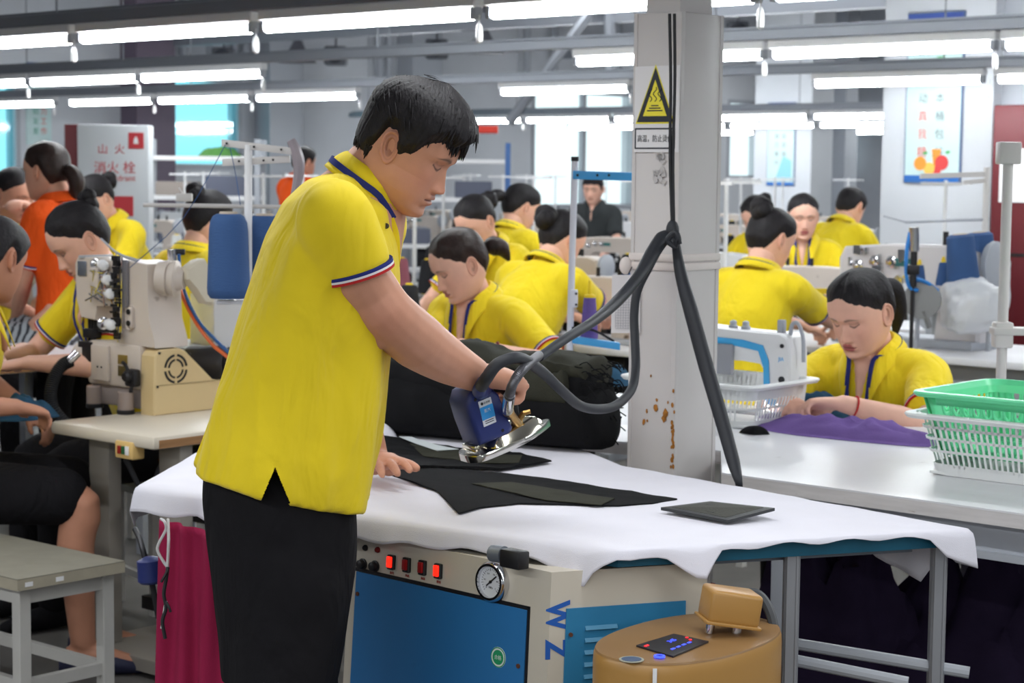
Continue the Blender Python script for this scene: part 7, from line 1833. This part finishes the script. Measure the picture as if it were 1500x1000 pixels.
def red_cabinet():
    q = qp-.25; r0, r1 = r_on(1545, q), r_on(1447, q); Y = RQ(r1, q).y; zt, zb = P(1470, 154, Y).z, P(1470, 372, Y).z
    t = thing('fire_cabinet', 'dark red fire cabinet with white notice at the right edge', 'cabinet', RQ((r0+r1)/2, q+.15, 0))
    mb = MB(); panelbox(mb, r0, r1, q, q+.30, 0, zt, .01); mb.build('cabinet_body', mat('cabinet_maroon', (98, 26, 34), .45), t)
    z0, z1 = P(1478, 296, Y).z, P(1478, 218, Y).z; ra, rb = r_on(1540, q), r_on(1459, q); mb = MB(); panelbox(mb, ra, rb, q-.006, q, z0, z1); mb.build('notice', WHITEP, t)
    mb = MB(); panelbox(mb, r0, r1, q-.004, q, zb-.01, zb+.01); mb.build('door_gap', BLACKP, t)
red_cabinet()
# ------------------------------------------------------------------ right: machine with cones, plastic bags, pole stand
def right_station():
    d = 7.9; c = P(1330, 470, d); z = .80; r, q = rq_of(P(1330, 470, d)); q = q+.15
    t = thing('sewing_table', 'white machine table behind the seamstress carrying blue cones and clear bags', 'table', RQ(r, q+.1, 0))
    mb = MB(); panelbox(mb, r-1.0, r+.9, q-.30, q+.45, z-.03, z, .006); mb.build('table_top', TABW, t)
    mb = MB(); panelbox(mb, r-.95, r-.1, q-.22, q-.20, .1, z-.03); mb.build('front_panel', mat('grey_panel', (158, 160, 166), .5), t)
    for a in (-.95, .85):
        for b in (-.22, .38): mb = MB(); panelbox(mb, r+a-.025, r+a+.025, q+b-.025, q+b+.025, 0, z-.03); mb.build('leg', GREYP, t)
    mb = MB(); panelbox(mb, r-.42, r-.35, q-.232, q-.222, .62, .68); mb.build('yellow_note', YELP, t)
    m = make_machine(mat('machine_pale', (208, 204, 206), .4)); m['label'] = 'pale sewing machine with chrome fittings above the seamstress with blue lanyard'
    mc = P(1300, 440, d+.1); rr, qq = rq_of(mc); m.location = RQ(rr, q+.05, z); m.rotation_euler = (0, 0, yaw_to(*PQ)); m.scale = (1.35, 1.35, 1.5)
    mb = MB(); rs = random.Random(77)
    for i in range(40):
        mb.obox((rs.uniform(-.20, .02), -.012+rs.uniform(-.01, .01), rs.uniform(.10, .27)), (rs.uniform(.006, .03), 0, 0), (0, .012, 0), (0, 0, rs.uniform(.006, .03)))
    k = mb.build('thread_guides', CHROME, m, world=False)
    # air unit
    a = thing('air_regulator', 'chrome air regulator with blue hoses to the right of the pale machine', 'regulator', Vector((P(1340, 470, d-.25).x, P(1340, 470, d-.25).y, z)))
    da = d-.25; mb = MB(); mb.cyl(P(1339, 333, da), P(1339, 368, da), .020, n=16); mb.build('bowl', CHROME, a); mb = MB(); mb.cyl(P(1339, 368, da), P(1337, 420, da), .014, n=10); mb.obox(P(1337, 395, da), (.05, 0, 0), (0, .03, 0), (0, 0, .04), .005); mb.cyl(P(1337, 420, da), Vector((P(1337, 420, da).x, P(1337, 420, da).y, z)), .008, n=8); mb.build('valve_body', DARKM, a)
    bl = mat('hose_bright_blue', (40, 120, 196), .4); mb = MB(); mb.tube([P(1333, 340, da), P(1328, 370, da), P(1328, 405, da), P(1334, 422, da), P(1345, 425, da)], .008, n=8); mb.tube([P(1342, 408, da), P(1358, 414, da), P(1374, 426, da)], .008, n=8); mb.build('air_hose', bl, a)
    mb = MB(); mb.cyl(P(1350, 440, da), P(1352, 440, da+.05), .075, n=22); mb.cyl(P(1354, 455, da), P(1362, 480, da), .012, n=8); mb.build('belt_wheel', mat('wheel_grey', (130, 130, 132), .5, metal=.4), a)
    # four blue cones
    for i, (px, yt, yb, r0_, dd, lab) in enumerate(((1412, 343, 418, .070, d-.1, 'large blue thread cone nearer the machine, right of two in clear bags'), (1440, 340, 412, .070, d+.1, 'large blue thread cone farther from the machine, in clear bags'))):
        kb = P(px, yb+8, dd); k = thing('thread_cone', lab, 'thread cone', kb); H = P(px, yt, dd).z-kb.z; ax = Vector((-.10, 0, 1)).normalized()
        MB().lathe([(r0_*.9, 0), (r0_, .012), (r0_*.78, H*.96), (r0_*.6, H)], kb, ax, 24).build('thread', BLUEC, k); MB().lathe([(.03, H*.99), (.028, H*1.015), (.012, H*1.015)], kb, ax, 12).build('spool_core', mat('kraft', (186, 172, 156), .8), k)
    for i, (px, yt, yb, lab) in enumerate(((1346, 388, 420, 'small blue cone with yellow tip nearest the air regulator'), (1381, 384, 418, 'small blue cone with yellow tip between the regulator and big cones'))):
        kb = P(px, yb, d); k = thing('thread_cone', lab, 'thread cone', kb); H = P(px, yt, d).z-kb.z; MB().lathe([(.028, 0), (.03, .008), (.018, H*.95), (.014, H)], kb, (0, 0, 1), 18).build('thread', BLUEC, k); MB().lathe([(.010, H*.98), (.010, H+.01), (.004, H+.024)], kb, (0, 0, 1), 10).build('spool_core', YELP, k)
    mb = MB(); p0, p1 = P(1330, 424, d), P(1460, 424, d); mb.obox((p0+p1)/2-Vector((0, 0, .01)), p1-p0, (0, .10, 0), (0, 0, .015)); 
    for px in (1345, 1450): q_ = P(px, 424, d); mb.cyl(Vector((q_.x, q_.y, z)), q_, .01, n=8)
    tag(mb.build('spool_shelf', GREYP), 'grey spool shelf on legs under the blue cones at the right', 'shelf')
    # clear plastic bags
    bag = bpy.data.materials.new('clear_polybag'); bag.use_nodes = True; nt = bag.node_tree; b_ = nt.nodes['Principled BSDF']; b_.inputs['Base Color'].default_value = lin((226, 228, 232)); b_.inputs['Roughness'].default_value = .28; b_.inputs['Alpha'].default_value = .72; b_.inputs['Specular IOR Level'].default_value = .7
    def bagm(name, label, pix, dd, dep, seed):
        x0, y0, x1, y1 = pix; vs, fs, N, M = [], [], 40, 22
        cc = P((x0+x1)/2, (y0+y1)/2, dd); hw = (x1-x0)/2/F_PX*dd; hh = (y1-y0)/2/F_PX*dd
        for j in range(M+1):
            a = -PI/2+PI*j/M
            for i in range(N):
                t_ = 2*PI*i/N; v = Vector((math.cos(a)*math.cos(t_), math.cos(a)*math.sin(t_), math.sin(a))); e = v.copy()
                for k_ in range(3): e[k_] = math.copysign(abs(v[k_])**.7, v[k_])
                n_ = noise.noise(v*1.6+Vector((seed, 0, 0)))*.22+(1-abs(noise.noise(v*3.4+Vector((0, seed, 0)))))*.14+noise.noise(v*8)*.05
                p_ = cc+Vector((e.x*hw*(.9+n_), e.y*dep*(.9+n_), e.z*hh*(.9+n_))); p_.z = max(p_.z, cc.z-hh); vs.append(p_)
        for j in range(M):
            for i in range(N): k_ = (i+1) % N; fs.append((j*N+i, j*N+k_, (j+1)*N+k_, (j+1)*N+i))
        mb = MB(); mb._add(vs, fs); tag(mb.build(name, bag, smooth=80), label, 'bag')
    bagm('polybag', 'crumpled clear plastic bag lying below the blue cones', (1378, 408, 1468, 488), d-.12, .12, 1)
    bagm('polybag', 'clear plastic bag behind the blue cones next to the red cabinet', (1432, 362, 1476, 470), d+.25, .10, 5)
    return d
right_station()
def pole_stand():
    d = 5.2; x0 = P(1466, 560, d); base = Vector((x0.x, x0.y, ZW)); t = thing('thread_stand', 'cream thread stand with tall pole at the right edge by the baskets', 'thread stand', base)
    m = mat('stand_cream', (206, 202, 200), .5); top = P(1478, 235, d); top = Vector((base.x, base.y, top.z))
    MB().cyl(base, top, .014, n=12).build('pole', m, t)
    MB().obox(top+Vector((0, 0, .02)), (.06, 0, 0), (0, .05, 0), (0, 0, .06), .005).build('pole_head', m, t)
    j = P(1470, 490, d); j = Vector((base.x, base.y, j.z)); mb = MB(); mb.obox(j+Vector((.10, 0, .01)), (.26, 0, 0), (0, .06, 0), (0, 0, .02), .004); mb.obox(j, (.05, 0, 0), (0, .05, 0), (0, 0, .07), .006); mb.build('spool_shelf', m, t)
    mb = MB(); mb.cyl(P(1318, 282, 8.4), P(1450, 279, 8.4), .006, n=8)
    c = P(1435, 460, 8.4); t2 = thing('thread_stand', 'grey thread stand with horizontal guide wires in front of the white pier', 'thread stand', Vector((c.x, c.y, .80)))
    pz = P(1446, 245, 8.4); MB().cyl(Vector((pz.x, pz.y, .80)), pz, .014, n=10).build('pole', m, t2)
    mb = MB(); mb.cyl(P(1325, 325, 8.4), P(1448, 321, 8.4), .007, n=8); mb.cyl(P(1294, 316, 8.4), P(1330, 326, 8.4), .005, n=6); mb.build('guide_wire', GREYP, t2)
    mb = MB(); a, b = P(1348, 258, 8.4), P(1446, 255, 8.4); mb.obox((a+b)/2, b-a, (0, .02, 0), (0, 0, .022)); a, b = P(1412, 267, 8.4), P(1448, 264, 8.4); mb.obox((a+b)/2, b-a, (0, .02, 0), (0, 0, .018)); mb.build('guide_bar', m, t2)
pole_stand()
# ------------------------------------------------------------------ hall fittings high up: old bell lamps and speakers
dk = mat('dull_enamel', (96, 96, 104), .6)
def bell(px, py, d, lab):
    c = P(px, py, d); t = thing('bell_lamp', lab, 'lamp', c); MB().lathe([(.03, .26), (.05, .24), (.09, .16), (.20, .02), (.22, 0), (.20, .002)], c, (0, 0, 1), 24).build('shade', dk, t)
    MB().cyl(c+Vector((0, 0, .24)), Vector((c.x, c.y, HC)), .012, n=6).build('hanger', dk, t)
bell(436, 92, 22, 'old bell shaped hall lamp above the man, left of the speakers'); bell(708, 78, 20, 'old bell shaped hall lamp near the second tube joint over the man'); bell(420, 8, 20, 'old bell shaped hall lamp at the top edge left of the man')
for i, (px, py, d, lab) in enumerate(((328, 84, 23, 'dark box fan unit high on the wall left of the bell lamp'), (492, 82, 23, 'dark box fan unit high above the pressing man'), (640, 72, 23, 'dark box fan unit high up right of the man'), (1080, 45, 24, 'dark box fan unit just right of the column top'), (480, 2, 22, 'dark box fan unit at the top edge over the man'))):
    c = P(px, py, d); t = thing('fan_unit', lab, 'fan', c); s = .27
    MB().obox(c, (s, 0, 0), (0, s*.8, 0), (0, 0, s*.85), .03).build('casing', mat('fan_grey', (106, 108, 116), .6), t)
    MB().lathe([(s*.30, 0), (s*.36, .01), (s*.36, .03), (s*.28, .04)], c-Vector((0, s*.42, 0)), (0, -1, 0), 18).build('grille', mat('fan_dark', (64, 66, 74), .6), t)
    MB().cyl(c+Vector((0, 0, s*.4)), Vector((c.x, c.y, HC)), .014, n=6).build('hanger', dk, t)
# air ducts and the sill clutter at the far windows
for i, (px, py, d, sx, lab) in enumerate(((300, 245, 16.5, 1.1, 'white storage shelf with packed goods below the cyan window'), (650, 255, 17.5, 1.3, 'white storage shelf with red and green goods behind the man'))):
    d += 1.7 if i == 0 else 1.2; c = P(px, py, d); t = thing('storage_shelf', lab, 'shelf', Vector((c.x, c.y, 0)))
    for z in (.35, .8, 1.25, 1.62): MB().box((c.x, c.y, z), (sx, .5, .04)).build('shelf_board', WHITEP, t)
    for a in (-1, 1):
        for b in (-1, 1): MB().box((c.x+a*sx*.48, c.y+b*.23, .9), (.05, .05, 1.8)).build('post', mat('post_blue', (70, 110, 170), .5) if i else GREYP, t)
    rs = random.Random(i+3)
    for k in range(6):
        zc = [.37, .82, 1.27][k % 3]; w_ = rs.uniform(.25, .45); h_ = rs.uniform(.12, .26); x = c.x+(-.5+(k//3+.5)/2)*sx*.9
        o = MB().box((x, c.y-.02, zc+h_/2), (w_, .36, h_), bev=.01).build('storage_box', mat('goods_%d' % (k % 4), [(170, 172, 178), (96, 100, 116), (150, 140, 134), (74, 76, 86)][k % 4], .8)); tag(o, '%s storage box on the %s shelf board, %s' % (['pale', 'slate', 'tan', 'dark'][k % 4], ['lowest', 'middle', 'upper'][k % 3], 'below the cyan window, %s end' % ['left', 'right'][k//3] if not i else 'behind the man, %s end' % ['left', 'right'][k//3]), 'box', 'goods on the far shelves')
    if i: tag(heap('plant_goods', None, None, Vector((c.x, c.y-.05, 1.64)), .22, .15, .16, mat('leaf_green', (86, 140, 70), .8), 5), 'green leafy goods on top of the shelf behind the man', 'plant'); tag(MB().box((c.x+.1, c.y, 1.93), (.85, .3, .07), bev=.01).build('red_rail_cover', mat('bright_red', (220, 66, 52), .6)), 'red bar resting above the shelf behind the man', 'bar'); 
    else: tag(heap('plant_goods', None, None, Vector((c.x+.15, c.y-.05, 1.64)), .25, .15, .12, mat('leaf_green', (86, 140, 70), .8), 7), 'green leafy goods on top of the shelf by the cyan window', 'plant')
